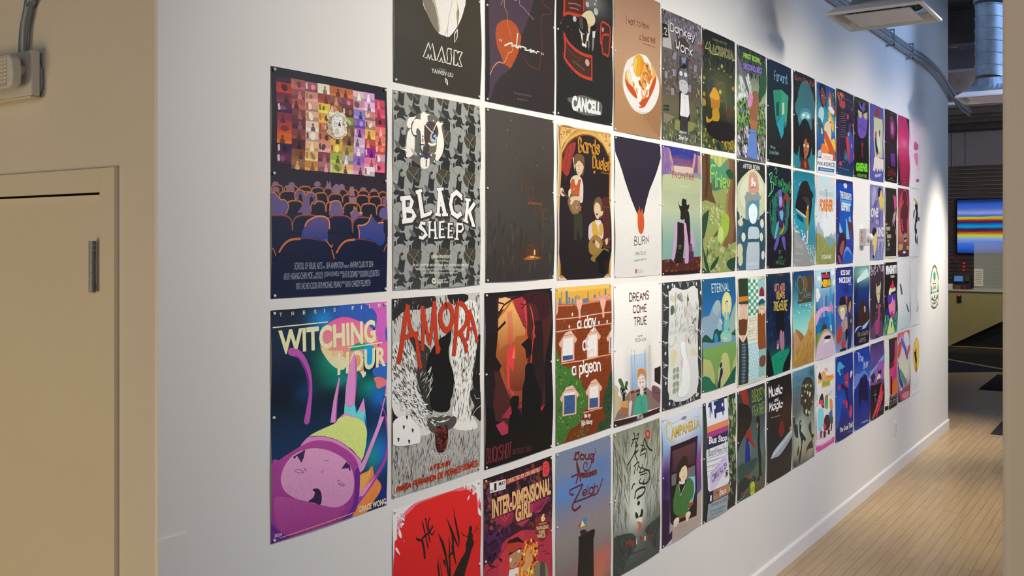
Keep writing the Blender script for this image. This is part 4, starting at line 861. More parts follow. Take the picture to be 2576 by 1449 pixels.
[0.8146,1.2594,2.4375,1.8299,[1.08,1.0,0.9],"grey and black patterned poster of ram-horned heads with one spotlit, under bold white lettering",["35332e","2c2b28","35342f"],[["8e8a88",333,1675,1092,344,0.25]],[["r",[["s","a2a298",[601,387,621,421,662,393,685,348,697,297,698,268,714,248,738,250,731,267,712,271,716,292,740,301,771,284,783,254,775,218,749,195,697,188,650,205,616,240,601,291,594,348,570,359,544,351,553,367,593,371]],["k","6c6a60",3,[633,217,749,296]],["k","6c6a60",3,[755,198,691,283]],["s","6a675e",[648,343,702,369,726,400,679,392,656,372]],["s","a2a298",[641,407,647,424,673,429,697,421,679,443,633,454,601,444,587,423,610,432,633,425]],["p","a2a298",[610,452,674,445,672,521,603,525]],["s","3a362c",[645,462,656,455,665,464,665,507,647,508]],["e","3a362c",629,468,4.6,6.4,0],["s","a2a298",[437,414,457,448,496,421,518,377,529,327,531,298,546,279,569,281,562,297,544,301,549,322,571,331,601,314,612,284,605,249,580,227,529,220,485,236,452,270,437,320,431,376,408,387,383,379,391,395,430,399]],["s","4e4636",[457,263,485,236,529,220,580,227,605,249,612,284,601,314,571,331,549,322,544,301,562,297,569,281,546,279,531,298,513,342,468,304]],["k","b4b09c",3,[468,248,580,326]],["k","b4b09c",3,[586,230,524,313]],["s","6a675e",[482,371,535,397,558,427,513,419,490,400]],["s","a2a298",[476,435,481,451,507,456,529,448,513,470,468,480,437,470,424,449,446,459,468,452]],["p","a2a298",[446,478,508,472,506,546,439,550]],["s","3a362c",[480,488,490,481,499,490,499,533,481,534]],["e","3a362c",465,494,4.4,6.3,0]],[-954,-861,-636,-861,-318,-861,0,-861,318,-861,-954,-574,-636,-574,-318,-574,0,-574,318,-574,-954,-287,-636,-287,-318,-287,0,-287,318,-287,-954,0,-636,0,-318,0,0,0,318,0,-954,287,-636,287,-318,287,0,287,318,287,-954,574,-636,574,-318,574,0,574,318,574,-954,861,-636,861,-318,861,0,861,318,861,-954,1148,-636,1148,-318,1148,0,1148,318,1148]],["s","6e6a5a",[333,116,409,120,475,148,525,199,539,268,525,354,475,428,409,474,322,500,238,485,165,443,124,385,119,305,145,229,206,169,269,132]],["s","fff6e2",[290,133,322,117,349,126,385,131,355,150,371,228,333,245,285,236,282,161]],["s","fff6e2",[464,170,497,177,533,177,508,201,519,263,533,325,519,389,486,437,458,455,439,441,444,409,392,402,442,392,453,304,458,233,439,207]],["s","fff6e2",[145,276,186,245,212,290,215,378,201,426,160,450,129,445,132,411,79,399,124,392,129,331]],["s","fff6e2",[155,181,191,167,229,166,206,189,196,231,155,248,134,223]],["s","fff6e2",[285,448,328,431,374,438,374,497,328,520,285,502]],["k","6e6a5a",14,[344,457,346,499]],["s","b8bcc0",[175,385,222,405,246,431,206,425]],["s","fff6e2",[186,232,201,193,243,175,290,181,320,212,314,302,322,342,301,371,301,412,285,373,275,319,269,271,243,243,229,268,233,288,196,292,184,266]],["s","54402c",[317,233,328,208,376,187,436,187,466,219,469,260,453,290,420,303,403,294,403,273,382,289,374,328,365,366,344,406,306,417,314,370,333,352,316,315]],["k","fff6e2",7,[333,211,453,293]],["k","fff6e2",7,[447,196,398,267]],["s","b8c0cc",[382,275,409,252,436,256,447,290,442,322,409,328,382,310]],["l","2e2c54",14,[417,245,431,260,409,273,407,290,431,299]],["s","fff6e2",[355,331,398,335,444,327,436,343,398,353,371,349]],["e","d08048",299,320,9.6,16.4,0],["e","4448a0",301,292,8.5,6.2,0],["l","33306a",8,[261,351,285,353,314,350]],["l","332c5c",10,[233,299,201,291,184,262,186,225,206,193]],["l","332c5c",9,[243,243,269,265,275,319,280,373,301,406,333,413,360,387,367,359]],["l","40407c",7,[344,192,387,181,436,188]],["s","4a4034",[314,418,376,408,371,435,344,451,317,439]],["l","40407c",10,[264,415,285,437,322,431]],["l","40407c",10,[355,429,387,430,398,416]],["e","fff6e2",276,417,7.4,8.2,0],["e","fff6e2",393,418,7.6,8.3,0],["e","fff6e2",422,169,6.6,7.0,0],["e","fff6e2",225,161,6.3,6.8,0],["e","fff6e2",431,460,6.6,7.0,0],["k","38352e",62,[113,737,124,899]],["k","38352e",52,[88,743,181,732,204,759,181,809,124,819]],["k","38352e",54,[124,819,204,827,226,858,196,888,103,900]],["k","fffaf0",40,[107,733,118,894]],["k","fffaf0",30,[82,738,175,727,197,754,175,804,118,814]],["k","fffaf0",32,[118,814,197,822,220,853,190,883,97,895]],["k","38352e",62,[276,686,312,861]],["k","38352e",46,[250,693,304,677]],["k","38352e",48,[296,862,391,839,407,824]],["k","fffaf0",40,[270,682,305,856]],["k","fffaf0",24,[243,688,298,673]],["k","fffaf0",26,[290,857,384,834,400,819]],["k","38352e",56,[504,662,479,843]],["k","38352e",62,[499,662,558,841]],["k","38352e",40,[487,776,545,777]],["k","38352e",44,[455,843,504,847]],["k","38352e",44,[528,845,587,844]],["k","38352e",42,[476,663,542,657]],["k","fffaf0",34,[497,657,473,838]],["k","fffaf0",40,[492,657,552,836]],["k","fffaf0",18,[481,771,538,772]],["k","fffaf0",22,[448,838,497,842]],["k","fffaf0",22,[522,840,580,838]],["k","fffaf0",20,[470,658,535,652]],["k","38352e",58,[757,704,697,675,645,703,625,766,645,829,705,854,748,832]],["k","38352e",42,[757,704,762,725]],["k","fffaf0",36,[750,699,690,670,639,698,618,761,639,824,698,849,741,827]],["k","fffaf0",20,[750,699,755,720]],["k","38352e",58,[839,733,809,884]],["k","38352e",56,[925,752,854,813,907,915]],["k","38352e",42,[783,879,836,894]],["k","38352e",42,[809,724,871,727]],["k","38352e",42,[889,915,925,920]],["k","fffaf0",36,[832,728,802,879]],["k","fffaf0",34,[918,747,847,808,900,909]],["k","fffaf0",20,[776,874,829,889]],["k","fffaf0",20,[802,719,864,722]],["k","fffaf0",20,[882,910,918,915]],["k","38352e",44,[335,911,296,907,280,932,327,962,348,987,312,1015,276,1007]],["k","fffaf0",22,[329,906,290,902,274,927,321,957,341,982,305,1010,270,1002]],["k","38352e",42,[386,900,383,1007]],["k","38352e",42,[444,900,450,1012]],["k","38352e",36,[386,956,447,958]],["k","38352e",32,[370,901,402,898]],["k","38352e",34,[434,1014,471,1014]],["k","fffaf0",20,[379,895,376,1002]],["k","fffaf0",20,[437,895,444,1007]],["k","fffaf0",14,[379,951,440,953]],["k","fffaf0",10,[364,896,395,893]],["k","fffaf0",12,[427,1009,465,1009]],["k","38352e",42,[499,899,496,1007]],["k","38352e",36,[492,899,548,893]],["k","38352e",34,[496,950,542,950]],["k","38352e",36,[487,1009,553,1005]],["k","fffaf0",20,[492,894,489,1002]],["k","fffaf0",14,[486,894,542,888]],["k","fffaf0",12,[489,945,535,945]],["k","fffaf0",14,[481,1004,547,1000]],["k","38352e",42,[598,908,595,1007]],["k","38352e",36,[592,908,642,910]],["k","38352e",34,[595,958,637,960]],["k","38352e",36,[587,1009,645,1007]],["k","fffaf0",20,[592,903,588,1002]],["k","fffaf0",14,[585,903,635,905]],["k","fffaf0",12,[588,953,630,955]],["k","fffaf0",14,[580,1004,639,1002]],["k","38352e",44,[700,907,693,1019]],["k","38352e",40,[693,907,766,911,774,943,748,964,700,965]],["k","38352e",34,[671,1019,714,1022]],["k","fffaf0",22,[693,901,686,1014]],["k","fffaf0",18,[686,902,759,906,767,938,741,959,693,959]],["k","fffaf0",12,[664,1014,707,1016]],["t","f2ecd8","ARDEANNE PRESENTS",1,[413,1126,625,1133,413,1151,625,1157]],["t","f2ecd8","IN ASSOCIATION WITH SVA",0,[434,1163,592,1169,434,1176,592,1182]],["t","f2ecd8","\"BLACK SHEEP\" BY ARCHER NAVAS, BEAU JENKINS, AND JAMIE KIM",1,[205,1187,831,1200,205,1211,831,1225]],["t","f2ecd8","FEATURING ADAM CHOI, LEXI SUSSER, RYAN KELLER, MICHAEL HOLLOWAY AND BEAU JENKINS",0,[239,1222,790,1234,239,1238,790,1251]],["t","f2ecd8","MUSIC BY CALDER DANE STORY BY JAMIE KIM AND BEAU JENKINS",0,[313,1252,710,1259,313,1266,710,1274]],["t","f2ecd8","School of",1,[460,1299,572,1299,460,1316,572,1315]],["t","f2ecd8","Visual Arts",1,[460,1318,593,1318,460,1334,593,1335]],["e","f2ecd8",448,1315,6.5,7.2,0],["e","f2ecd8",444,1325,6.5,7.2,0],["e","f2ecd8",434,1330,6.5,7.2,0],["e","f2ecd8",422,1327,6.4,7.1,0],["e","f2ecd8",414,1319,6.4,7.1,0],["e","f2ecd8",414,1309,6.4,7.1,0],["e","f2ecd8",422,1301,6.4,7.1,0],["e","f2ecd8",434,1300,6.5,7.2,0],["e","f2ecd8",444,1305,6.5,7.2,0],["e","8a8680",431,1315,9.7,8.2,0]],1],
[0.8114,1.2594,1.8047,1.2002,[0.79,0.74,0.68],"black and white ink poster of a hollow tree with dripping red title letters",["b8b4aa","aaa69c","a09c92"],[],[["s","26231f",[0,0,412,-7,460,56,334,89,136,87,0,146]],["s","201e1a",[608,-8,848,14,778,84,641,66]],["s","1c1a17",[901,509,1000,324,1000,974,919,747]],["s","201e1a",[0,708,62,732,91,765,48,826,0,833]],["s","d8d4c8",[778,84,919,60,991,150,955,407,901,637,848,844,955,1021,641,960,692,717,641,503,624,397,692,299]],["s","cfcbc0",[0,319,136,332,226,389,241,579,318,748,349,873,412,964,256,958,106,835,0,723]],["s","34302b",[166,256,397,376,381,495,444,685,412,842,349,773,256,561,272,443,226,360]],["x",["2c2a26","4a4640"],260,26,7,80,1,[0,2,991,20,991,323,575,289,412,397,0,358]],["x",["35322d","5a564e"],260,22,8,95,2,[641,295,991,302,919,961,658,921]],["x",["302d29","5a564e"],240,24,7,60,3,[0,338,226,360,349,773,412,964,0,684]],["x",["e8e4da","f4f0e6"],170,20,8,100,4,[4,12,991,42,919,961,675,924,624,397,381,394,256,660,4,627]],["x",["f0ece0"],90,26,6,20,5,[0,569,349,733,381,959,106,796]],["x",["4a463f","6e6a60","2c2a26"],420,26,10,96,6,[0,1011,412,964,991,1038,991,1384,0,1328]],["x",["eae6da"],160,24,9,98,7,[0,1011,991,1081,991,1395,0,1338]],["s","4a453e",[381,858,675,892,641,970,412,964]],["x",["d8d4c8"],30,30,7,12,8,[389,798,658,848,624,947,397,921]],["s","15130f",[373,454,412,377,493,313,566,289,624,254,628,325,604,395,616,479,667,589,658,713,624,771,616,821,566,843,444,817,405,760,397,618,365,534]],["x",["cfc9bd"],26,28,7,130,9,[295,555,412,498,444,624,365,715]],["s","f4f2ea",[0,843,48,807,106,801,166,815,241,876,279,942,279,992,241,1015,0,982]],["s","2c2a27",[133,806,143,806,154,809,149,828,143,833,137,826]],["s","2c2a27",[99,868,109,868,120,872,115,890,109,895,103,888]],["s","2c2a27",[190,905,200,905,211,909,206,928,200,933,194,926]],["s","2c2a27",[43,944,53,944,64,948,59,966,53,971,48,964]],["s","2c2a27",[152,976,163,975,173,979,169,998,163,1003,157,996]],["s","221f1c",[874,730,919,727,1000,757,1000,963,919,924,874,912,901,873,919,843,874,773]],["l","d8d4c8",4,[1000,860,937,878,892,914]],["l","d8d4c8",3,[991,800,946,799,919,768]],["s","3a1414",[452,955,477,928,501,932,522,951,561,935,583,951,591,1014,575,1073,555,1121,509,1125,469,1105,448,1030]],["x",["5a201c","7a3428","200c0c"],60,14,1.4,40,11,[452,955,583,951,591,1014,558,1122,469,1105]],["k","efebe0",4,[433,1094,389,1096]],["k","efebe0",4,[434,1100,390,1106]],["k","efebe0",4,[437,1107,394,1115]],["k","efebe0",4,[441,1113,401,1125]],["k","efebe0",4,[448,1119,411,1135]],["k","efebe0",4,[455,1126,423,1145]],["k","efebe0",4,[465,1131,437,1154]],["k","efebe0",4,[475,1137,452,1162]],["k","efebe0",4,[486,1141,470,1169]],["k","efebe0",4,[498,1146,488,1176]],["k","efebe0",4,[511,1149,507,1181]],["k","efebe0",4,[523,1151,527,1184]],["k","efebe0",4,[536,1152,546,1187]],["k","efebe0",4,[548,1153,565,1187]],["k","efebe0",4,[560,1152,583,1187]],["k","efebe0",4,[570,1151,599,1184]],["k","efebe0",4,[580,1148,614,1181]],["k","efebe0",4,[588,1145,626,1175]],["k","efebe0",4,[594,1141,636,1169]],["k","efebe0",4,[599,1136,644,1161]],["k","efebe0",4,[602,1130,648,1153]],["k","efebe0",4,[603,1124,650,1143]],["l","b03418",46,[158,59,121,184,91,327,62,433]],["l","b03418",38,[158,59,181,208,241,282,264,393,290,493]],["l","b03418",34,[99,279,181,257,256,253]],["l","b03418",36,[310,73,318,218,306,367]],["l","b03418",32,[318,78,365,272,389,335]],["l","b03418",34,[441,45,412,225,389,335]],["l","b03418",42,[444,50,452,228,477,404]],["e","b03418",480,383,27.6,28.6,0],["l","b03418",46,[575,73,522,111,512,182,550,241,591,251,638,211,650,139,624,86,575,73]],["l","b03418",44,[706,101,692,247,667,438]],["l","b03418",38,[709,70,778,79,827,140,813,224,752,272,709,290]],["l","b03418",40,[743,293,795,360,821,432]],["l","b03418",32,[862,132,848,237,830,342]],["l","b03418",34,[862,132,910,231,955,369]],["l","b03418",26,[839,274,919,258]],["h","b03418","A FILM BY",11,0,[397,1198,630,1205,397,1234,630,1238]],["h","b03418","MARIA FERNANDA DE MORAES SOARES",12,0,[51,1270,964,1268,51,1310,964,1311]]],1],
[0.8139,1.2616,1.1671,0.5484,[0.61,0.58,0.54],"red poster with a long black snowman shadow and scratchy black lettering",["dcd4d6","dcd4d6"],[],[["s","d0606a",[49,98,115,46,204,8,343,-1,608,4,744,5,866,20,946,69,964,159,1000,254,1000,1518,6,1143,6,304,35,205]],["s","c0201c>a81820",[56,110,108,74,174,50,250,18,374,11,617,10,735,29,822,37,883,29,939,57,946,117,964,213,1009,288,1009,1684,-1,1284,13,306,42,212]],["s","ece4e6",[897,88,905,52,937,40,944,55,923,91,908,94]],["s","ece4e6",[829,118,844,95,858,86,855,105,839,120]],["s","ece4e6",[64,140,82,179,84,208,71,203,53,172]],["s","ece4e6",[22,260,38,264,64,310,60,314,27,281]],["s","ece4e6",[104,223,110,241,105,236]],["s","ece4e6",[962,202,991,230,1000,275,966,251]],["x",["e4d8da","d88890"],30,22,3,30,3,[56,61,122,48,93,119,49,146]],["x",["ece2e4","d88890"],30,20,3,60,4,[735,-3,946,31,946,80,804,33]],["s","1a1410",[844,323,866,317,879,326,885,355,874,367,897,395,892,420,910,452,901,481,879,508,857,560,795,675,769,800,567,738,654,634,735,548,804,493,804,440,826,409,826,382,839,362]],["l","1a1410",5,[897,384,932,366,966,326]],["l","1a1410",4,[932,366,968,362]],["l","1a1410",4,[926,349,930,331]],["l","1a1410",5,[829,391,787,370,744,335]],["l","1a1410",4,[787,370,761,366]],["l","1a1410",16,[233,249,273,272,311,257,374,237,412,207]],["l","1a1410",20,[290,271,311,341,321,409]],["l","1a1410",12,[298,149,327,246,358,351]],["l","1a1410",12,[333,132,358,233,378,311]],["l","1a1410",11,[383,140,362,174,374,237,405,265,431,247]],["p","1a1410",[463,260,530,348,567,430,617,623,592,616,559,479,518,386]],["p","1a1410",[481,407,542,510,567,552,559,479,534,487]],["p","1a1410",[473,450,502,590,481,584,465,504]],["p","1a1410",[481,407,502,499,528,598,516,594]],["p","1a1410",[593,308,608,389,633,628,608,621,598,438]],["p","1a1410",[593,308,625,393,667,456,697,561,684,555,642,460]],["p","1a1410",[565,172,625,269,722,440,727,443,701,429,617,303]],["p","1a1410",[654,126,680,220,727,368,727,441,701,361,667,238]],["p","1a1410",[565,172,650,312,663,455,642,444,625,316]],["p","1a1410",[592,462,659,444,660,460,596,484]]],1],
[1.2893,1.7364,3.0713,2.4586,[1.42,1.31,1.15],"dark violet poster with an orange disc under thin white handwriting and orange lines",["403230","3e322f","3a302d"],[],[["s","54404c",[34,465,659,328,659,479,612,586,564,673,495,776,404,958,325,1072,270,1111,161,1182,108,1252,66,1349,40,1309,45,1014,34,710]],["p","2c2422",[0,-199,34,-209,50,830,55,1289,24,1368,0,1371]],["s","c05826",[283,692,358,692,426,724,466,775,483,798,460,878,415,963,370,1021,331,1069,292,1064,237,1044,194,985,151,930,131,865,131,815,151,762,204,720]],["s","8a3c22",[325,401,404,448,358,515,270,501]],["l","d88458",7,[253,530,251,587,270,621,290,642,287,693,297,741,319,782,338,819]],["l","e8a070",8,[58,1160,97,1099,140,1061,183,1043,231,1045,270,1004,297,956,347,935,361,901,358,886]],["l","b4a0a4",5,[458,488,463,538,512,551,576,580,677,620]],["l","b4a0a4",5,[242,532,204,591]],["l","c8b0b0",5,[381,504,398,520,415,509]],["l","8a4a34",5,[792,419,817,460,891,475,948,498,929,524,811,555,798,603,786,685,790,725,804,775,792,830,774,900,758,1008,737,1019,612,1010,564,985,512,947]],["l","f4eedd",13,[248,904,325,872,358,873,342,890,392,880,409,884,432,778]],["l","f4eedd",11,[432,877,417,889,426,894,443,886,438,877]],["l","f4eedd",11,[460,866,472,889]],["l","f4eedd",11,[447,882,495,872,553,876,530,890,588,887,612,876]],["l","f4eedd",11,[623,871,612,896,659,885,671,893]],["l","f4eedd",10,[612,884,671,877,707,891,719,875,753,873]],["k","f4eedd",9,[183,865,185,877]],["k","f4eedd",9,[202,865,204,878]],["k","f4eedd",9,[790,874,792,889]],["k","f4eedd",9,[814,872,817,888]],["t","7c706a","Original short by",0,[384,1247,633,1242,384,1273,633,1268]],["t","7c706a","Boqing Liu",0,[432,1291,588,1287,432,1313,588,1309]]],1],
[1.2911,1.7315,2.4375,1.8358,[1.26,1.17,1.03],"plain charcoal poster with faint brown letters scattered diagonally and one small candle glow",["524a40","4e463c","4a433a","403a32"],[["4a3826",470,1103,305,145,0.5],["443a30",814,623,413,214,0.5],["5a5244",201,447,362,301,0.4],["6a3c14",649,1146,116,63,0.8]],[["k","6a4428",13,[485,544,481,637]],["k","6a4428",13,[554,509,550,639]],["l","6a4428",12,[611,590,655,596,662,651,639,709,605,711,582,664,586,612,611,590]],["k","6a4428",12,[687,814,697,683,751,780,779,685,791,822]],["k","6a4428",12,[904,780,814,780,814,918,904,922]],["k","6a4428",12,[814,854,878,849]],["t","b4693c","Sun Ma & Nanqi Li",1,[573,715,802,720,573,740,802,742]],["s","c07028",[554,1171,620,1162,716,1174,785,1182,716,1195,601,1198,507,1194]],["s","f4c070",[601,1172,658,1167,681,1178,620,1184]],["l","8a4a20",5,[567,1177,567,1093,611,1072,639,1104,635,1167]],["l","6a3818",4,[586,1083,592,1009]],["l","6a3818",4,[697,1062,701,1157]],["s","f8d890",[662,1115,678,1120,681,1152,668,1162,658,1146]],["x",["b0a890"],10,4,1,0,3,[115,55,975,73,975,399,47,457]],["x",["3e3830","544c40"],60,60,5,95,5,[13,853,975,835,975,1379,13,1345]]],1],
[1.2848,1.7192,1.8,1.1938,[0.92,0.86,0.78],"poster of a red forest ravine with three black hooded silhouettes and a thin red title",["1b1814","16130f"],[],[["p","4a221c",[32,74,180,39,947,42,991,267,882,631,861,1012,818,1132,528,1188,69,995,124,530,142,338]],["p","2b1818",[671,268,818,266,882,724,818,1005,671,928]],["s","c07030>8a3c20",[161,243,293,110,390,77,528,269,609,444,589,691,528,908,351,884,198,624,142,489]],["p","e8b060>b05c2c",[170,211,264,163,370,87,528,269,569,373,429,373,312,484,198,494,161,372]],["p","e8b070",[189,50,283,44,366,64,264,135,176,152]],["s","b05c2c>702c1c",[198,473,409,415,589,533,579,802,370,809,274,677]],["p","d88858>c85040",[293,165,366,158,374,335,360,444,303,417]],["p","b03434>8a2828",[390,60,548,46,589,127,589,296,528,303,409,133]],["p","d83c3c",[538,101,579,81,585,397,544,405,573,306]],["p","e04040",[293,471,399,437,419,516,390,668,341,596,331,804,303,778,297,548]],["p","f08060",[399,448,413,560,374,545]],["p","e04040",[630,101,671,177,702,316,681,473,671,632,654,630,671,450,683,291]],["p","c83840",[671,336,717,391,708,413,667,381]],["p","d83848",[331,793,380,832,393,862,351,840]],["p","1b1513",[498,446,609,399,671,438,671,541,589,578,569,497]],["s","38191a",[528,33,775,11,925,52,947,217,797,265,733,135,609,105]],["k","241512",14,[180,168,255,108,390,60,528,45]],["k","241512",10,[508,150,589,110,733,43]],["k","241512",8,[498,110,548,119]],["l","1b1513",22,[69,311,142,306,264,245]],["l","1b1513",12,[180,82,255,97]],["p","1f1614",[32,10,161,5,161,297,142,511,226,595,198,635,124,627,142,726,69,995,0,942,0,19]],["p","a02c40",[198,1014,331,936,448,964,409,1013,312,1032,236,1015]],["p","b03450",[133,1058,236,1042,303,1096,303,1167,198,1150]],["p","9a2c3c",[458,932,498,932,498,976,452,964]],["p","a83040",[498,1072,552,1057,552,1125,508,1107]],["p","b02c44",[786,1018,861,994,850,1022,797,1048]],["s","12100d",[331,903,360,863,419,862,464,877,452,931,439,973,498,1060,508,1519,293,1476,312,1054,351,994]],["s","12100d",[573,644,609,619,671,623,702,652,712,728,744,777,797,887,797,1037,818,1294,508,1353,508,905,528,796,564,733]],["p","12100d",[0,899,105,914,133,1069,217,1158,528,1132,797,1060,882,980,991,971,991,1371,0,1395]],["l","12100d",7,[729,752,737,650]],["h","8a2c38","BUCKSHOT",9,0,[25,1227,360,1232,25,1355,360,1359]],["h","5c2a2c","IRECTED BY C SMITH",5,0,[380,1296,661,1316,380,1343,661,1364]]],1],
[1.2792,1.7189,1.164,0.5484,[0.69,0.65,0.6],"comic cover poster with huge perspective peach letters and a red-haired girl at its foot",["1e1316","21141a","3a1628","8a2434","a82c3c","9a2838"],[],[["x",["4a2038","5a2c48","6a3024","3c1830"],160,32,1.4,30,2,[10,17,1000,36,1000,659,688,649,10,636]],["x",["7a4428","5a2c48"],40,22,1.3,30,3,[10,31,279,59,279,508,10,439]],["s","a02c3c",[217,592,279,551,381,534,539,529,688,566,1000,659,1015,1553,-2,1209,10,685,142,658]],["x",["3c1838","4a2048","2c1430"],70,40,1.3,30,4,[10,439,343,473,217,585,142,651,10,671]],["p","e8cfc0",[79,46,298,57,294,135,84,126]],["k","2c1c1c",4,[192,54,192,133]],["t","201414","1",1,[139,60,169,61,139,119,169,119]],["t","201414","NO.",2,[88,101,130,103,88,117,130,122]],["t","201414","MAY",3,[202,63,289,67,202,93,289,101]],["t","6a5450","11.2024",0,[204,102,287,108,204,122,287,127]],["p","9c3440",[294,66,834,54,844,89,302,107]],["t","e8a878","DIRECTED BY CRIS MESTRE",2,[321,62,802,64,321,97,802,96]],["s","c83c34",[856,39,899,28,949,53,956,105,935,147,884,159,844,137,853,85]],["l","7a2020",5,[870,57,920,55,935,93,884,91,877,120,920,137]],["l","7a2020",4,[884,76,891,115]],["l","7a2020",4,[906,76,910,111]],["p","4c1a2c",[94,327,375,218,971,329,799,441,688,415,633,507,512,507,446,462,394,427,292,449,254,444]],["p","a0304c",[100,333,217,319,356,279,394,361,381,424,273,441]],["p","a0304c",[660,333,964,328,884,384,799,437,715,427,667,380]],["p","a0304c",[420,279,743,314,667,448,525,496,446,454]],["k","5c1c34",5,[108,336,260,442]],["k","5c1c34",5,[688,309,695,417]],["k","5c1c34",5,[128,333,270,441]],["k","5c1c34",5,[707,310,703,416]],["k","5c1c34",5,[147,329,281,441]],["k","5c1c34",5,[726,312,711,416]],["k","5c1c34",5,[167,325,291,440]],["k","5c1c34",5,[746,313,720,416]],["k","5c1c34",5,[187,321,301,440]],["k","5c1c34",5,[765,314,728,415]],["k","5c1c34",5,[207,317,311,439]],["k","5c1c34",5,[785,316,736,415]],["k","5c1c34",5,[227,313,321,439]],["k","5c1c34",5,[805,317,744,415]],["k","5c1c34",5,[247,309,331,439]],["k","5c1c34",5,[824,318,753,414]],["k","5c1c34",5,[267,305,342,438]],["k","5c1c34",5,[844,319,761,414]],["k","5c1c34",5,[287,301,352,438]],["k","5c1c34",5,[864,321,770,414]],["k","5c1c34",5,[307,297,362,437]],["k","5c1c34",5,[884,322,778,413]],["k","5c1c34",5,[328,293,372,437]],["k","5c1c34",5,[904,323,786,413]],["k","5c1c34",5,[348,289,383,437]],["k","5c1c34",5,[924,325,795,412]],["k","5c1c34",5,[369,285,393,436]],["k","5c1c34",5,[945,326,803,412]],["k","d84434",7,[192,321,286,401]],["k","d84434",7,[242,311,298,389]],["k","d84434",7,[292,301,311,378]],["k","d84434",7,[343,291,324,366]],["t","3a1420","INTER-DIMENSIONAL",8,[94,177,974,175,94,340,974,338]],["t","f4a068","INTER-DIMENSIONAL",4,[99,176,968,176,99,330,968,325]],["t","3a1420","GIRL",8,[414,296,674,299,414,448,674,457]],["t","f4a068","GIRL",4,[420,300,667,301,420,439,667,444]],["p","7a2420",[941,607,947,630,934,645,933,667,916,674,908,693,887,692,873,705,853,697,834,702,816,687,796,685,782,665,762,655,754,633,737,617,736,595,724,575,730,555,724,533,736,519,737,497,754,489,762,471,782,471,796,458,816,466,834,460,853,474,873,476,887,496,908,506,916,528,933,544,934,567,947,588]],["t","f4d088","6",4,[820,463,884,470,820,530,884,536]],["t","f0c090","MINUTES OF",1,[788,536,907,553,788,547,907,565]],["t","f0c090","TANTALIZING",2,[746,552,939,582,746,582,939,613]],["t","f0c090","THESIS",2,[782,597,884,613,782,624,884,640]],["t","f0c090","THRILLS!",2,[754,621,893,646,754,651,893,677]],["s","b0303c",[217,664,317,554,446,535,539,529,579,629,606,703,525,867,566,953,217,851]],["l","3a1014",6,[192,658,305,594,343,538,407,529]],["p","1f1010",[317,583,343,560,466,562,579,647,486,612,381,592]],["p","1f1010",[192,658,235,713,248,687]],["s","a83424",[324,592,394,596,486,612,512,656,510,685,343,691]],["p","1f1010",[343,662,401,671,512,663,525,689,420,676,343,693]],["s","a87850",[343,691,420,676,512,678,525,734,492,776,433,804,369,793,336,748]],["e","f4e0c8",480,686,15.8,14.8,0],["e","f4e0c8",363,725,16.7,17.5,0],["l","3a1414",5,[407,786,427,772,453,773]],["l","3a1414",3,[441,731,452,740]],["s","b4302c",[311,697,343,699,336,799,279,819,254,776]],["s","e8d4c0",[343,804,394,808,473,815,499,860,512,938,343,888]],["s","e08838",[427,854,466,865,473,889,420,873]],["s","e8602c",[473,838,512,752,552,711,633,688,688,687,743,762,729,872,688,951,579,957,499,919]],["x",["f0802c","f8a848","c82c2c","f0c050","5a1010","e87830"],150,20,1.3,20,6,[499,860,512,715,539,633,660,612,757,675,757,857,688,951,499,896]],["s","c08c54",[525,838,566,789,592,729,633,718,647,736,626,768,667,749,681,772,640,802,681,806,660,830,619,857,579,875]],["s","7a6a50",[715,861,799,869,884,892,927,982,942,1141,702,1069]],["s","4a4038",[799,876,870,888,870,1042,799,1022]],["l","3a1014",5,[771,732,813,724,870,742]],["l","3a1014",5,[841,789,913,792]],["l","3a1014",5,[870,815,964,837,978,934]],["l","3a1014",5,[21,758,69,723,179,726]],["p","2a1014",[69,688,130,705,155,723,94,709]]],1],
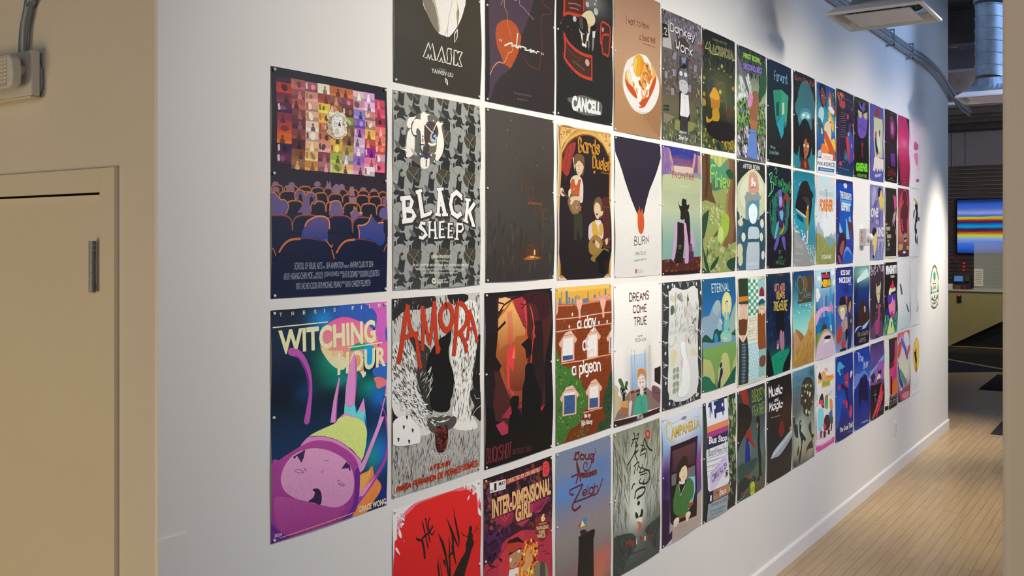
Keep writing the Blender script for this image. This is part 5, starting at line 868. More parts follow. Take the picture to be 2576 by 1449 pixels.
[1.7502,2.1964,3.0713,2.4605,[1.4,1.29,1.14],"black poster of a figure bowing among floating red outlined film panels above blocky white letters",["2c2a26","282520","2a2824"],[["8a8680",602,275,267,123,0.8]],[["p","5a2c20",[104,156,466,74,466,388,423,450,278,453,184,457,104,497]],["k","d0432a",26,[124,151,120,487]],["k","d0432a",24,[451,77,444,392]],["l","d0432a",28,[111,492,184,461,292,454,423,447]],["l","a07060",12,[184,377,292,359,388,361]],["l","a07060",12,[211,410,292,401,361,402]],["e","c8c8c4",508,322,31.4,25.2,0],["e","c8c8c4",645,291,17.6,13.9,0],["e","c8c8c4",667,356,41.2,32.6,0],["e","c8c8c4",295,492,30.2,24.7,0],["e","c8c8c4",672,253,14.7,11.6,0],["s","ecd8a8",[416,433,487,388,573,367,631,392,657,431,645,469,602,497,530,505,487,470,423,446]],["s","e4c890",[530,490,609,494,575,511,570,559,544,568,522,528]],["s","2c2422",[361,469,416,447,487,455,522,499,530,562,473,587,416,582,368,542]],["s","5a4a44",[375,470,416,456,444,506,437,564,388,545]],["s","cfc6bc",[372,555,395,579,444,592,473,595,437,604,391,594]],["p","e8e4dc",[402,599,433,601,442,645,419,653]],["p","e8e4dc",[522,578,565,567,530,648,498,650]],["p","c89838",[416,653,444,647,447,669,422,677]],["p","c89838",[490,655,518,653,504,685,478,684]],["e","ece8e0",442,693,22.5,17.1,0],["e","ece8e0",484,695,22.7,17.2,0],["p","191613",[594,504,674,478,674,529,602,546]],["p","e4e0dc",[613,544,667,532,657,598,616,601]],["p","8a8684",[609,606,648,603,645,665,623,719,602,723]],["p","7a7674",[532,648,551,616,561,672,544,729,530,706]],["p","4c2c22",[778,444,869,435,946,481,930,707,793,707,778,628]],["l","d0432a",20,[771,622,771,446,869,428,953,472,930,700,854,715,805,697,808,553,930,521]],["k","d0432a",18,[763,627,801,621]],["e","c89890",808,494,22.6,23.6,0],["p","4a2e22",[131,668,211,730,347,778,487,788,587,776,580,982,473,979,319,951,184,887,124,855]],["l","d0432a",28,[124,655,197,719,333,766,473,783,599,777]],["k","d0432a",24,[128,654,141,769,117,856]],["l","d0432a",28,[117,853,170,896,292,952,430,982,590,985]],["k","d0432a",22,[593,776,584,989]],["e","d4a898",508,845,38.6,32.2,0],["l","8a6a5c",7,[251,863,347,891,459,921]],["l","6a4c40",6,[184,776,278,817,402,829]],["x",["c03840","8a2a38"],26,10,1.4,30,4,[65,494,104,521,748,487,869,383,660,851,333,1020,211,1009,58,852]],["s","706c62",[177,1204,251,1188,416,1150,631,1160,778,1179,793,1251,763,1290,487,1320,278,1293,238,1242,197,1233]],["t","f6f4ec","CANCELL",6,[248,1168,766,1173,248,1304,766,1290]]],1],
[1.757,2.1866,2.4283,1.8266,[1.36,1.25,1.1],"gold arched frame poster of two long-eared musicians playing lutes before a red curtain",["f0dcc0","ecd4b8"],[],[["p","d8a04a",[26,18,985,1,985,1390,21,1382]],["p","7a4a20",[47,312,86,184,218,105,421,52,633,57,828,112,954,225,969,1370,43,1358]],["s","a8742c",[43,21,330,20,218,93,108,171,47,255]],["p","ecc070",[47,20,334,20,218,88,119,159,47,233]],["p","ecc070",[701,22,980,16,980,223,853,110]],["x",["b8642c","d89a48"],26,14,2,20,2,[54,29,285,27,129,135,54,210]],["x",["b8642c","d89a48"],22,14,2,20,3,[742,25,974,20,974,199,866,97]],["l","e8b458",24,[39,1374,47,346,86,230,195,130,353,64,515,34,681,46,828,106,929,202,974,297,969,1374]],["l","8a5420",6,[69,1359,77,344,119,233,218,145,364,83,515,55,669,65,804,120,904,210,939,299,939,1360]],["s","2c211f",[77,378,108,262,218,151,364,90,515,62,681,76,828,143,904,228,929,325,929,1354,77,1348]],["p","4a2024",[119,239,218,151,319,108,296,167,195,370,140,533,86,445]],["s","b03c30",[119,261,195,175,307,143,296,202,240,298,207,404,162,458,86,423,64,367]],["l","8a2824",8,[195,187,151,316,119,409]],["l","8a2824",8,[258,170,218,289,184,405]],["p","5a2c24",[804,635,954,618,954,1121,804,1120]],["k","7a4a38",8,[816,714,954,722]],["k","7a4a38",7,[828,1096,954,1109]],["k","3a1c18",5,[878,627,878,1121]],["s","6a4c30",[267,297,285,261,364,243,445,261,463,330,445,425,421,450,398,381,353,302,296,329,303,410,273,389]],["s","ecc8a0",[303,329,364,307,421,333,445,366,410,427,364,447,319,409]],["s","ecc8a0",[285,388,253,298,267,285,296,341]],["s","7a5838",[273,296,319,252,410,249,456,295,421,321,375,295,307,340,280,353]],["l","4a2c1c",4,[341,350,371,354]],["l","fffae8",5,[334,341,375,345]],["l","4a2c1c",3,[348,413,371,418,389,405]],["s","e8d8a8",[218,495,296,445,387,452,433,496,449,566,440,636,398,673,353,616,262,597]],["s","d0602c",[229,506,285,480,353,486,410,486,410,614,353,628,229,615]],["s","e8e0d8",[296,480,353,491,334,530,303,526]],["s","e8d8d0",[398,498,445,519,445,672,387,679]],["e","b0b0b0",285,573,13.5,10.4,0],["s","e8dcc0",[195,588,240,575,218,645,195,645]],["s","ecc8a0",[47,583,86,568,119,603,140,636,86,644,54,622]],["l","6a4424",20,[86,604,173,646,218,679]],["s","8a6a48",[218,645,285,617,364,639,394,708,375,779,307,809,240,793,195,737,178,680]],["s","a07c50",[229,656,296,630,364,663,371,732,319,786,244,759]],["s","ecc8a0",[218,656,307,636,410,640,445,654,398,679,307,670,251,712,218,713,229,679]],["p","a8a4a0",[312,728,348,733,334,768]],["p","d0602c",[387,720,417,725,398,778,375,767]],["p","3c3c28",[273,804,421,789,421,1000,375,1047,330,931,319,1047,262,1035]],["p","232820",[262,1035,325,1041,319,1093,251,1081]],["k","1c1410",3,[54,560,262,476]],["s","7a5c3c",[645,689,693,639,767,631,809,684,804,769,779,830,742,818,767,733,693,687,645,760,628,773]],["s","ecc8a0",[657,712,706,681,767,709,774,769,742,824,693,837,652,784]],["s","ecc8a0",[767,770,828,762,804,799,769,812]],["l","fffae8",4,[669,748,718,749]],["s","a03830",[677,790,725,783,701,807]],["s","e8d0c8",[550,893,657,856,742,848,804,890,816,987,779,1035,633,1059,538,1035,526,964]],["s","e0b040",[590,881,657,868,706,939,718,987,621,1011]],["s","e0b040",[742,867,804,902,791,987,730,987]],["s","efe4dc",[657,844,706,873,767,848,754,890,706,891,669,880]],["s","a8823c",[533,1059,609,999,681,993,767,1023,799,1072,754,1144,657,1179,562,1166,533,1118]],["l","7a5828",16,[767,1047,891,1041,959,1021]],["s","ecc8a0",[681,1047,742,1083,718,1119,669,1095,633,1047]],["s","ecc8a0",[853,1035,904,1023,904,1072,866,1084]],["p","7a3c38",[604,1035,652,1047,643,1073,604,1065]],["s","9a7c38",[681,1155,828,1120,929,1146,754,1192,657,1245,574,1213]],["s","1b1813",[657,1227,754,1168,828,1132,929,1158,929,1219,828,1242,878,1352,754,1349,742,1252]],["h","d8922c","Bards",26,1,[364,92,750,95,364,222,750,225]],["h","d8922c","Dueler",24,1,[614,243,974,248,614,362,974,371]],["t","c8882c","by Megan Prandy",1,[774,385,954,387,774,402,954,406]],["e","d8922c",645,396,19.3,14.3,0]],1],
[1.7462,2.187,1.7992,1.1949,[1.01,0.94,0.85],"brick apartment building poster with white shuttered windows, green ivy and white lettering about a pigeon",["e8b040","9a4a1a","8c4216","7c3a14"],[],[["p","e8aa3c",[0,0,1000,3,1000,116,0,132]],["p","eec060",[0,0,1000,3,1000,39,0,44]],["p","5c7c98",[89,34,100,35,100,143,89,142]],["p","5c7c98",[163,34,200,36,200,149,163,147]],["p","5c7c98",[51,91,82,93,82,148,51,146]],["p","5c7c98",[209,90,237,91,237,148,209,147]],["p","5c7c98",[262,102,295,103,295,151,262,150]],["p","5c7c98",[314,83,332,84,332,151,314,150]],["p","5c7c98",[344,78,361,79,361,133,344,132]],["p","5c7c98",[380,86,399,87,399,129,380,128]],["p","5c7c98",[456,114,509,117,509,153,456,151]],["p","5c7c98",[509,111,558,113,558,154,509,151]],["p","5c7c98",[541,57,560,58,560,154,541,153]],["p","5c7c98",[657,87,697,89,697,145,657,143]],["p","5c7c98",[753,66,768,67,768,117,753,117]],["p","5c7c98",[869,44,900,45,900,111,869,110]],["p","5c7c98",[947,101,968,102,968,121,947,120]],["s","dc9c80",[578,157,702,114,830,98,987,122,1000,154,830,158]],["p","8a3e16>7c3412",[0,143,337,156,1000,148,1000,1384,0,1350]],["k","c87858",16,[0,155,337,168,578,157,1000,152]],["k","6a2c10",4,[107,308,1000,334]],["k","6a2c10",4,[107,381,1000,408]],["k","6a2c10",4,[107,454,1000,482]],["k","6a2c10",4,[107,528,1000,557]],["k","6a2c10",4,[107,601,1000,631]],["k","6a2c10",4,[107,674,1000,705]],["k","6a2c10",4,[107,747,1000,780]],["k","6a2c10",4,[107,820,1000,854]],["k","6a2c10",4,[107,893,1000,928]],["k","6a2c10",4,[107,966,1000,1002]],["k","6a2c10",4,[107,1039,1000,1077]],["k","6a2c10",4,[107,1112,1000,1151]],["k","6a2c10",4,[107,1185,1000,1225]],["k","6a2c10",4,[107,1258,1000,1300]],["x",["7a3412","a85420","6a2c0e"],90,20,3,0,6,[18,162,987,167,987,1382,198,1349,337,771,18,571]],["l","e0a488",11,[0,272,337,277,702,270,1000,270]],["l","e0a488",11,[0,382,337,379,702,376,1000,379]],["l","e0a488",11,[84,665,456,674,727,671,1000,673]],["l","e0a488",11,[384,1145,578,1149,804,1151]],["s","e8b098",[342,126,389,119,442,132,425,191,408,221,408,287,377,285,370,218,349,187]],["s","e8b098",[778,140,830,133,887,146,869,208,850,239,850,308,817,306,809,236,786,204]],["s","e0a488",[0,132,35,140,31,209,0,231]],["p","e8b8a0",[44,488,152,399,248,387,356,473,323,507,290,462,120,467,75,526]],["p","e8b8a0",[91,439,306,438,309,657,91,655]],["p","f0e8dc",[116,451,281,448,283,645,116,642]],["p","3c5c88",[116,601,281,608,283,645,116,642]],["k","5a3828",3,[111,424,281,424]],["k","5a3828",3,[148,394,53,492]],["k","5a3828",3,[248,385,346,475]],["l","1c2c50",3,[138,627,148,621,193,619,202,627]],["p","e8b8a0",[478,500,595,407,677,393,794,483,758,518,722,471,560,479,512,539]],["p","e8b8a0",[529,449,740,446,743,668,529,669]],["p","f0e8dc",[556,461,712,456,715,655,556,654]],["k","5a3828",3,[551,434,712,432]],["k","5a3828",3,[590,402,487,504]],["k","5a3828",3,[677,391,783,485]],["l","1c2c50",3,[580,639,590,601,640,598,650,639]],["p","e8b8a0",[44,963,152,880,262,873,370,965,337,997,304,951,120,946,75,1003]],["p","e8b8a0",[91,917,321,927,323,1139,91,1126]],["p","f0e8dc",[116,929,295,936,297,1126,116,1113]],["p","3c5c88",[116,948,295,963,297,1126,116,1113]],["k","5a3828",3,[111,903,295,912]],["k","5a3828",3,[148,874,53,968]],["k","5a3828",3,[262,872,361,966]],["l","1c2c50",3,[138,1100,148,1064,193,1063,202,1102]],["p","e8b8a0",[478,964,595,877,682,866,799,962,763,995,727,946,560,946,512,1005]],["p","e8b8a0",[529,915,745,922,748,1144,529,1135]],["p","f0e8dc",[556,928,717,931,720,1130,556,1121]],["p","3c5c88",[556,1032,717,1044,720,1130,556,1121]],["k","5a3828",3,[551,901,717,906]],["k","5a3828",3,[590,871,487,969]],["k","5a3828",3,[682,865,789,963]],["l","1c2c50",3,[580,1108,590,1070,640,1069,650,1110]],["p","e8b8a0",[897,511,1024,415,973,389,1097,482,1059,518,1021,470,987,489,934,552]],["p","e8b8a0",[952,458,1040,444,1043,647,952,661]],["p","f0e8dc",[981,471,1011,455,1013,633,981,646]],["p","3c5c88",[981,512,1011,504,1013,633,981,646]],["k","5a3828",3,[976,442,1011,429]],["k","5a3828",3,[1019,409,908,515]],["k","5a3828",3,[973,388,1086,484]],["l","1c2c50",3,[1008,630,1019,590,1072,588,1083,630]],["e","5c5650",209,250,13.8,16.7,0],["e","e0dcd4",267,246,13.9,16.8,0],["e","5c5650",468,243,14.5,17.1,0],["e","5c5650",512,239,14.6,17.1,0],["e","5c5650",720,252,15.2,17.5,0],["e","5c5650",942,247,15.8,17.8,0],["e","5c5650",91,360,13.5,16.5,0],["e","e0dcd4",216,352,13.8,16.7,0],["e","5c5650",705,351,15.1,17.5,0],["e","e0dcd4",748,352,15.3,17.5,0],["e","e0dcd4",908,355,15.7,17.8,0],["s","467430",[0,569,51,621,107,685,221,710,290,753,314,816,408,839,420,901,468,944,516,1036,504,1108,432,1158,420,1205,337,1252,221,1270,163,1343,107,1363,0,1367]],["x",["6a9a38","38602a","2c5024","80a840"],130,15,2,30,8,[0,581,198,695,314,816,504,1034,420,1205,221,1258,107,1369,0,1367]],["p","e8b8a0",[44,963,152,880,262,873,370,965,337,997,304,951,120,946,75,1003]],["p","e8b8a0",[91,917,321,927,323,1139,91,1126]],["p","f0e8dc",[116,929,295,936,297,1126,116,1113]],["p","3c5c88",[116,948,295,963,297,1126,116,1113]],["k","5a3828",3,[111,903,295,912]],["k","5a3828",3,[148,874,53,968]],["k","5a3828",3,[262,872,361,966]],["l","1c2c50",3,[138,1100,148,1064,193,1063,202,1102]],["s","2c4a2c",[1000,846,934,877,908,950,843,1018,817,1102,843,1194,895,1278,778,1273,727,1340,778,1386,1000,1384]],["x",["1c3420","3c5c34"],40,16,2,30,9,[1000,872,856,1032,830,1155,908,1280,753,1357,1000,1371]],["x",["3c6a2a","5a8a34"],30,14,2,10,10,[432,1268,578,1279,553,1361,198,1349]],["h","f4ece0","a day",20,0,[356,290,682,265,356,401,682,427]],["h","f4ece0","as",19,0,[456,501,590,506,456,587,590,587]],["h","f4ece0","a pigeon",19,0,[267,679,773,682,267,816,773,839]],["h","f4ece0","film by",8,0,[468,1164,583,1168,468,1206,583,1212]],["h","f4ece0","Sijia Huang",8,0,[422,1215,620,1230,422,1272,620,1279]]],1],
[1.7461,2.1827,1.1666,0.5484,[0.73,0.68,0.63],"dusk sky poster with a black tower, a small kite flag and maroon script lettering",["6c7488","6c7488","5c7498","7a7480","807670","7a6c68","765c58","7c5450"],[["5078b0",273,365,426,122,0.8],["4c6c98",767,250,283,110,0.7],["7c7470",273,178,192,49,0.4],["b4604c",819,1130,323,111,0.9],["c06c50",767,1252,265,102,0.7],["8a7468",597,702,345,100,0.4]],[["s","1e1a1a",[368,827,416,815,400,778,482,782,514,815,665,823,661,894,644,931,656,1261,716,1829,320,1695,352,1174,376,862]],["s","2c2020",[404,787,433,774,514,798,514,840,433,827]],["l","7a3c30",5,[528,810,523,767,498,728]],["p","d8cc70",[446,682,501,745,416,745]],["p","4470a0",[446,682,531,678,534,707,482,740]],["p","a03830",[446,686,387,746,368,725]],["p","3c70b0",[465,695,531,707,490,730]],["h","5c2224","Doug",20,0,[320,53,656,102,320,130,656,199]],["l","5c2224",12,[614,145,665,137,695,101,690,79]],["l","5c2224",14,[623,146,614,203,547,249,482,244,462,199,490,171,531,187,514,217]],["l","5c2224",14,[400,60,352,55,336,76,289,108]],["l","5c2224",22,[344,135,352,202,368,254,328,324]],["l","5c2224",22,[349,148,392,243,408,324]],["l","5c2224",18,[249,255,336,252,449,262,441,277,384,278]],["h","5c2224","misses",17,0,[436,243,707,263,436,305,707,322]],["l","5c2224",18,[289,421,234,405,226,371,273,365,368,361,449,361]],["l","5c2224",24,[449,363,368,434,289,498,273,535,320,570,416,552]],["l","5c2224",18,[297,492,433,498,597,501,733,497,828,389]],["h","5c2224","elah",16,0,[449,394,733,391,449,468,733,505]]],1],
[2.2096,2.6581,3.0713,2.4424,[1.35,1.25,1.11],"peach poster of a fried egg toast with beans on a white plate, thin brown handwriting",["c09070","c49674","c49a70","bc8e62","b88a5c"],[["a0784c",807,1232,345,110,0.6],["cca07c",335,581,539,191,0.5]],[["p","a87c54",[545,1191,631,1221,829,1330,1000,1385,1000,838,943,836]],["s","f4ece0",[193,794,274,696,418,631,545,596,718,618,852,718,943,805,938,927,852,1048,718,1142,566,1186,418,1175,294,1122,183,1022,153,912]],["l","d0c0b0",4,[183,814,173,985,274,1105,439,1163,609,1169]],["l","c8b8a8",5,[418,1175,545,1181,675,1157]],["s","d8581c",[203,877,294,893,418,1011,513,1048,481,1130,588,1113,653,1041,807,854,886,763,852,858,763,959,642,1072,588,1116,513,1097,492,1070,408,1037,294,998,213,933]],["s","f0b868",[203,849,234,807,315,776,377,709,545,606,675,595,763,651,852,698,893,762,807,854,696,997,642,1053,524,1076,418,1031,294,950,213,904]],["s","f8e0b0",[244,824,335,778,356,923,294,922]],["s","d0541c",[203,877,264,916,346,944,418,1002,429,1049,315,1015,223,950]],["s","d0541c",[886,763,852,858,740,972,642,1072,577,1117,492,1099,492,1061,609,1017,718,915,785,837]],["s","fcf6ec",[387,717,460,629,566,595,675,605,752,663,785,747,763,850,696,918,696,967,653,1012,545,996,524,1057,471,1073,429,1010,366,912,335,830,315,776]],["s","f0b028",[381,718,418,645,503,605,577,620,620,672,609,733,545,801,460,834,418,819,381,776]],["s","f8d070",[393,707,429,653,465,657,439,738,418,799,398,764]],["s","e89820",[545,645,614,673,599,734,545,796,481,827,534,744]],["x",["e8983c","f4b860","d07828"],70,34,1.3,20,3,[642,679,718,687,752,772,718,836,609,909,566,934,471,898,545,830,609,733]],["x",["f0b060","e89840"],14,26,2,80,4,[315,862,377,911,418,954,524,940,675,940,588,1030,460,1006]],["h","7a3c20","I want to Have",7,0,[229,276,707,259,229,352,707,323]],["h","7a3c20","a Good Meal",7,0,[507,403,856,372,507,461,856,437]],["h","8a5030","By Yeseul Seohyun Song",3,0,[571,475,852,472,571,494,852,487]]],1],
[2.2139,2.6577,2.4229,1.8208,[1.38,1.27,1.12],"cream poster with a dark violet triangle pouring down to a small orange flame",["faf4e6","faf3e4"],[],[["p","352a38",[0,0,1000,-5,1000,147,883,305,740,482,670,611,600,739,543,803,464,742,331,581,200,424,73,241,10,156]],["p","faf4e6",[-10,148,15,158,52,252,6,255]],["s","e0602c",[464,762,475,700,498,700,513,653,536,719,566,677,596,739,605,822,577,906,532,933,482,917,457,845]],["k","5a1c10",5,[523,767,536,813,523,855,541,896]],["h","2c2620","BURN",9,0,[379,959,698,948,379,1046,698,1032]],["h","4a443c","CREATED BY",4,0,[410,1113,642,1105,410,1144,642,1142]],["h","4a443c","Leaghan Noel Park",3,0,[386,1185,658,1174,386,1210,658,1200]],["e","d8583c",450,1302,11.2,9.3,0],["e","d8583c",441,1316,11.2,9.3,0],["e","d8583c",426,1310,11.2,9.3,0],["e","d8583c",426,1293,11.2,9.3,0],["e","d8583c",441,1288,11.2,9.3,0],["t","6a645c","School of",0,[464,1287,577,1287,464,1302,577,1301]],["t","6a645c","Visual Arts",0,[464,1306,596,1306,464,1320,596,1320]]],1],
[2.21,2.6566,1.7923,1.1901,[1.03,0.96,0.86],"cream poster of a ginger-haired boy in a green pyjama shirt at a desk",["f8f2e6","f6efe2","f2e9dc","ece0d2"],[["b8ccd8",507,865,211,158,0.8],["c8c0a8",718,813,96,215,0.6],["d0c8b8",259,837,67,207,0.5]],[["p","c4d4e0>9ab4c8",[303,697,671,701,671,1055,303,1039]],["k","6a6054",5,[343,638,343,1045]],["k","6a6054",5,[402,644,402,1052]],["k","6a6054",5,[612,664,612,1079]],["k","6a6054",5,[647,667,647,1084]],["k","b8ac94",8,[706,630,706,1113]],["k","b8ac94",8,[738,632,738,1117]],["k","b8ac94",8,[766,635,766,1121]],["l","a8b8c4",5,[303,946,393,915,461,976]],["p","8a7468",[292,1038,671,1050,791,1113,1000,1119,1000,1295,553,1284,292,1287,0,1283,0,1192]],["p","5a4038",[292,1043,659,1053,659,1075,292,1067]],["p","2a241f",[851,882,1008,872,992,1068,851,1013]],["s","7a5458",[791,1059,864,1058,1000,1119,1000,1251,839,1185,786,1124]],["l","4a3034",4,[803,1093,888,1137,1000,1141]],["s","c8b890",[0,970,42,960,85,1001,74,1050,150,1091,139,1161,64,1211,-4,1272]],["s","1f2a1c",[150,1050,171,1043,204,1057,189,1127,160,1118]],["s","4a6a38",[74,908,128,899,182,972,193,1020,139,987]],["s","4a6a38",[189,994,215,935,263,951,237,989,193,1025]],["x",["24301f"],26,20,3,60,5,[106,993,259,1003,237,1062,128,1047]],["p","d89a60",[128,1114,270,1128,263,1189,248,1259,106,1228]],["p","a86c40",[128,1170,259,1199,248,1264,111,1229]],["l","e09848",12,[308,1118,303,1050,348,1035,404,1052,416,1106]],["s","d8d0c4",[281,1150,321,1135,348,1160,314,1280,281,1275]],["p","2a2428",[438,1088,659,1091,659,1139,450,1132]],["s","ecd8c4",[512,1066,530,1026,577,1032,595,1099,565,1137,526,1121]],["s","f0dccc",[457,965,473,924,624,931,642,998,600,1051,526,1045,466,1008]],["s","e08028",[457,949,473,861,542,848,624,878,642,944,635,986,600,918,519,898,479,925]],["p","e08028",[461,865,484,847,489,884]],["e","3a2820",512,982,9.2,9.5,0],["e","3a2820",581,985,9.4,9.6,0],["s","c84838",[567,1026,584,1023,581,1044,565,1044]],["l","a86030",5,[484,952,530,950]],["l","a86030",5,[558,950,600,952]],["s","4ca888",[427,1129,512,1098,565,1121,600,1099,671,1151,690,1304,530,1296,382,1279,397,1188]],["l","2a6a54",4,[512,1098,553,1188,526,1195]],["l","2a6a54",4,[595,1101,558,1189,565,1296]],["l","2a6a54",3,[565,1211,619,1208,614,1250,577,1253,565,1211]],["p","3a221a",[0,1288,438,1304,987,1299,987,1359,0,1348]],["h","e0d4c4","DREA GUA",5,0,[457,1306,595,1311,457,1338,595,1346]],["h","5a3420","DREAMS",13,0,[292,89,718,87,292,172,718,173]],["h","5a3420","COME",13,0,[364,218,659,218,364,288,659,293]],["h","5a3420","TRUE",13,0,[377,333,661,339,377,412,661,417]],["h","5a3420","FILM BY",4,0,[473,516,581,517,473,530,581,533]],["h","5a3420","YEJIN KIM",5,0,[409,542,654,552,409,578,654,582]]],1],
[2.2059,2.6497,1.1656,0.5484,[0.74,0.69,0.64],"grey green ink forest poster with a column of black brush characters above a tiny child",["7a7c68","8a8c78","9c9c88","a0a090","a4a498","8c8e84","5a5f58","484f4a","3c4440"],[["c4c4b0",417,627,215,379,0.8],["d0d0c4",464,854,168,130,0.7]],[["x",["5a5c4c","6a6c5a"],120,90,16,78,3,[0,57,347,53,301,923,0,954]],["x",["5a5c4c","6a6c5a"],120,90,16,102,4,[632,34,1000,47,1000,1093,632,893]],["l","55584a",10,[121,247,165,520,99,768,77,910]],["l","55584a",12,[0,78,77,448,11,696]],["l","5f6152",8,[705,467,880,726,982,975]],["l","1e1c18",15,[406,57,429,99,382,145,347,182]],["l","1e1c18",13,[464,94,512,80,488,130,429,196,488,185]],["l","1e1c18",12,[371,121,488,125]],["l","1e1c18",14,[429,142,476,204]],["l","1e1c18",16,[632,144,583,223,535,280]],["l","1e1c18",18,[632,146,681,230,742,279,799,301]],["l","1e1c18",11,[540,199,632,232,559,263,656,258,632,342]],["l","1e1c18",10,[524,300,632,298]],["l","1e1c18",14,[452,200,406,267,488,239]],["l","1e1c18",16,[441,241,359,291,267,351]],["l","1e1c18",13,[417,270,464,354,394,384,500,361,464,441]],["l","1e1c18",14,[429,391,406,462]],["l","1e1c18",11,[488,391,547,436,583,399]],["l","1e1c18",13,[524,464,559,427,632,474,512,472]],["l","1e1c18",12,[535,499,681,506]],["l","1e1c18",17,[632,463,730,494,754,554,717,602,608,602,632,563]],["l","1e1c18",14,[547,534,524,573,632,601]],["l","1e1c18",18,[371,606,394,568,429,564]],["l","1e1c18",20,[429,705,452,645,535,630,632,640,644,675,583,706,476,715]],["l","1e1c18",11,[512,691,488,740]],["e","1e1c18",504,771,28.6,21.8,0],["s","a03828",[651,86,693,74,750,91,754,142,742,168,676,160,651,125]],["l","e0c8b0",4,[676,102,730,116,681,124,735,145]],["s","1f261f",[429,857,452,846,488,881,500,911,540,883,559,843,595,857,595,896,559,925,488,930,441,903]],["s","dcc8a4",[452,916,512,914,571,928,564,970,488,968]],["s","b05848",[469,947,540,970,564,1031,540,1058,476,1031,500,993]],["s","343c38",[0,1016,121,995,301,1019,417,1070,464,1158,394,1215,279,1270,165,1365,0,1371]],["s","343c38",[632,1069,754,1033,931,1020,1000,1025,1000,1320,880,1311,730,1160]],["x",["2a322e","46504a"],110,50,10,70,5,[0,1006,394,1053,394,1215,165,1365,0,1318]],["x",["2a322e","46504a"],80,50,10,110,6,[632,1069,1000,1025,1000,1320,754,1200]],["t","8a3c30","Magic Potion",1,[228,1075,829,1141,228,1161,829,1197]],["t","d8dcc8","i",1,[445,1104,464,1106,445,1164,464,1167]],["t","d8dcc8","o",1,[608,1127,656,1133,608,1173,656,1180]],["t","2c2c28","A Film by Wenqing Li",0,[336,1227,681,1253,336,1248,681,1275]]],1],
[2.6716,3.1224,3.0513,2.4466,[1.32,1.23,1.1],"photo-like poster of a grey donkey-headed figure in a white shirt before a brick building",["6a6064","8a8084","6c6260","64584c","5c5044","6c6648","5c6040","686650"],[],[["x",["8a8088","4a4648","b0a8b0","706a70"],160,26,1.6,60,2,[0,7,1000,7,1000,237,435,267,0,169]],["x",["4c4440","78706a","5a504a","8a8078"],220,22,1.8,20,3,[0,321,1000,325,1000,861,0,927]],["p","c4bcb4",[0,179,145,132,216,386,0,391]],["p","2e241c",[-7,152,126,146,133,282,-7,302]],["h","e8e0d0","2",12,0,[39,192,98,192,39,263,98,259]],["e","e8e0d0",9,263,6.9,5.1,0],["p","9a92a4",[259,410,322,407,322,477,259,483]],["k","4c4444",3,[291,409,291,480]],["p","9a92a4",[259,586,322,583,322,654,259,658]],["k","4c4444",3,[291,586,291,656]],["p","9a92a4",[787,466,855,462,855,536,787,541]],["k","4c4444",3,[821,465,821,539]],["p","9a92a4",[631,702,698,700,698,772,631,776]],["k","4c4444",3,[665,702,665,774]],["p","9a92a4",[211,788,274,786,274,857,211,860]],["k","4c4444",3,[242,788,242,859]],["p","9a92a4",[70,634,131,631,131,701,70,705]],["k","4c4444",3,[100,634,100,703]],["p","2c2a28",[28,984,157,975,157,1036,28,1045]],["k","b0a898",3,[63,980,63,1041]],["k","b0a898",3,[109,977,109,1038]],["k","b0a898",3,[28,1015,157,1004]],["s","4c4038",[288,292,435,225,535,229,637,286,611,365,435,372,288,344]],["x",["7c8858","a0a878","545c3c","3e4830"],170,24,1.5,60,4,[766,620,1000,500,1000,1298,0,1381,0,1079,192,1089,386,1141,688,1101,818,990]],["p","8c8c4c",[288,1130,410,1087,410,1223,288,1213]],["p","8c8c4c",[611,1098,818,1098,766,1179,611,1215]],["p","8a7c6c",[28,1065,288,1079,98,1170,28,1157]],["x",["6a6c54","9a9880","4a4c38"],90,22,3,80,5,[0,1260,386,1225,1000,1223,1000,1298,0,1362]],["p","7c90b4",[435,435,560,426,548,480,472,492]],["e","3c3c3e",428,478,27.3,57.6,-8],["e","3c3c3e",596,473,30.6,63.7,8],["s","2c2c2e",[366,664,376,590,435,539,522,505,598,521,637,573,637,669,624,745,410,752]],["s","6c6c6e",[386,661,396,592,448,548,522,516,586,530,616,582,616,693,410,742]],["p","1a1818",[435,550,485,506,522,493,573,503,611,513,548,533,522,558,485,537,448,558]],["s","c4c4c0",[405,742,410,689,472,668,548,665,616,693,624,756,573,803,485,816,415,788]],["e","e8e8e4",450,605,37.4,24.1,0],["e","e8e8e4",565,603,38.1,24.3,0],["e","2c2c2c",450,605,6.2,5.2,0],["e","2c2c2c",565,603,6.3,5.3,0],["e","333333",465,698,10.0,6.3,30],["e","333333",548,697,10.1,6.3,-30],["s","26221f",[396,817,435,791,460,830,435,1074,410,1108,391,1089,401,879]],["s","26221f",[598,802,631,851,657,1050,624,1091,598,1046]],["p","eae6e0",[440,811,535,820,624,815,649,1009,611,1055,522,1064,435,1063,410,1045,430,875]],["l","5c5854",3,[522,822,535,863,530,1053]],["l","5c5854",3,[448,815,522,864,586,814]],["p","3a3636",[435,1058,611,1055,598,1237,522,1244,522,1117,497,1236,415,1243]],["e","1c1a1a",410,1087,19.8,25.1,0],["e","1c1a1a",626,1073,20.5,25.5,0],["e","b04c50",965,243,32.4,38.2,0],["h","2c2828","Donkey",22,0,[197,118,813,117,197,225,813,237]],["h","efeae6","Donkey",16,0,[187,112,797,109,187,219,797,233]],["h","2c2828","Work",22,0,[317,277,735,291,317,380,735,393]],["h","efeae6","Work",16,0,[308,270,719,285,308,374,719,388]],["t","efeae6","Film by",2,[410,1214,586,1206,410,1252,586,1243]],["t","efeae6","Zihan Fan",2,[386,1264,616,1262,386,1308,616,1304]]],1],
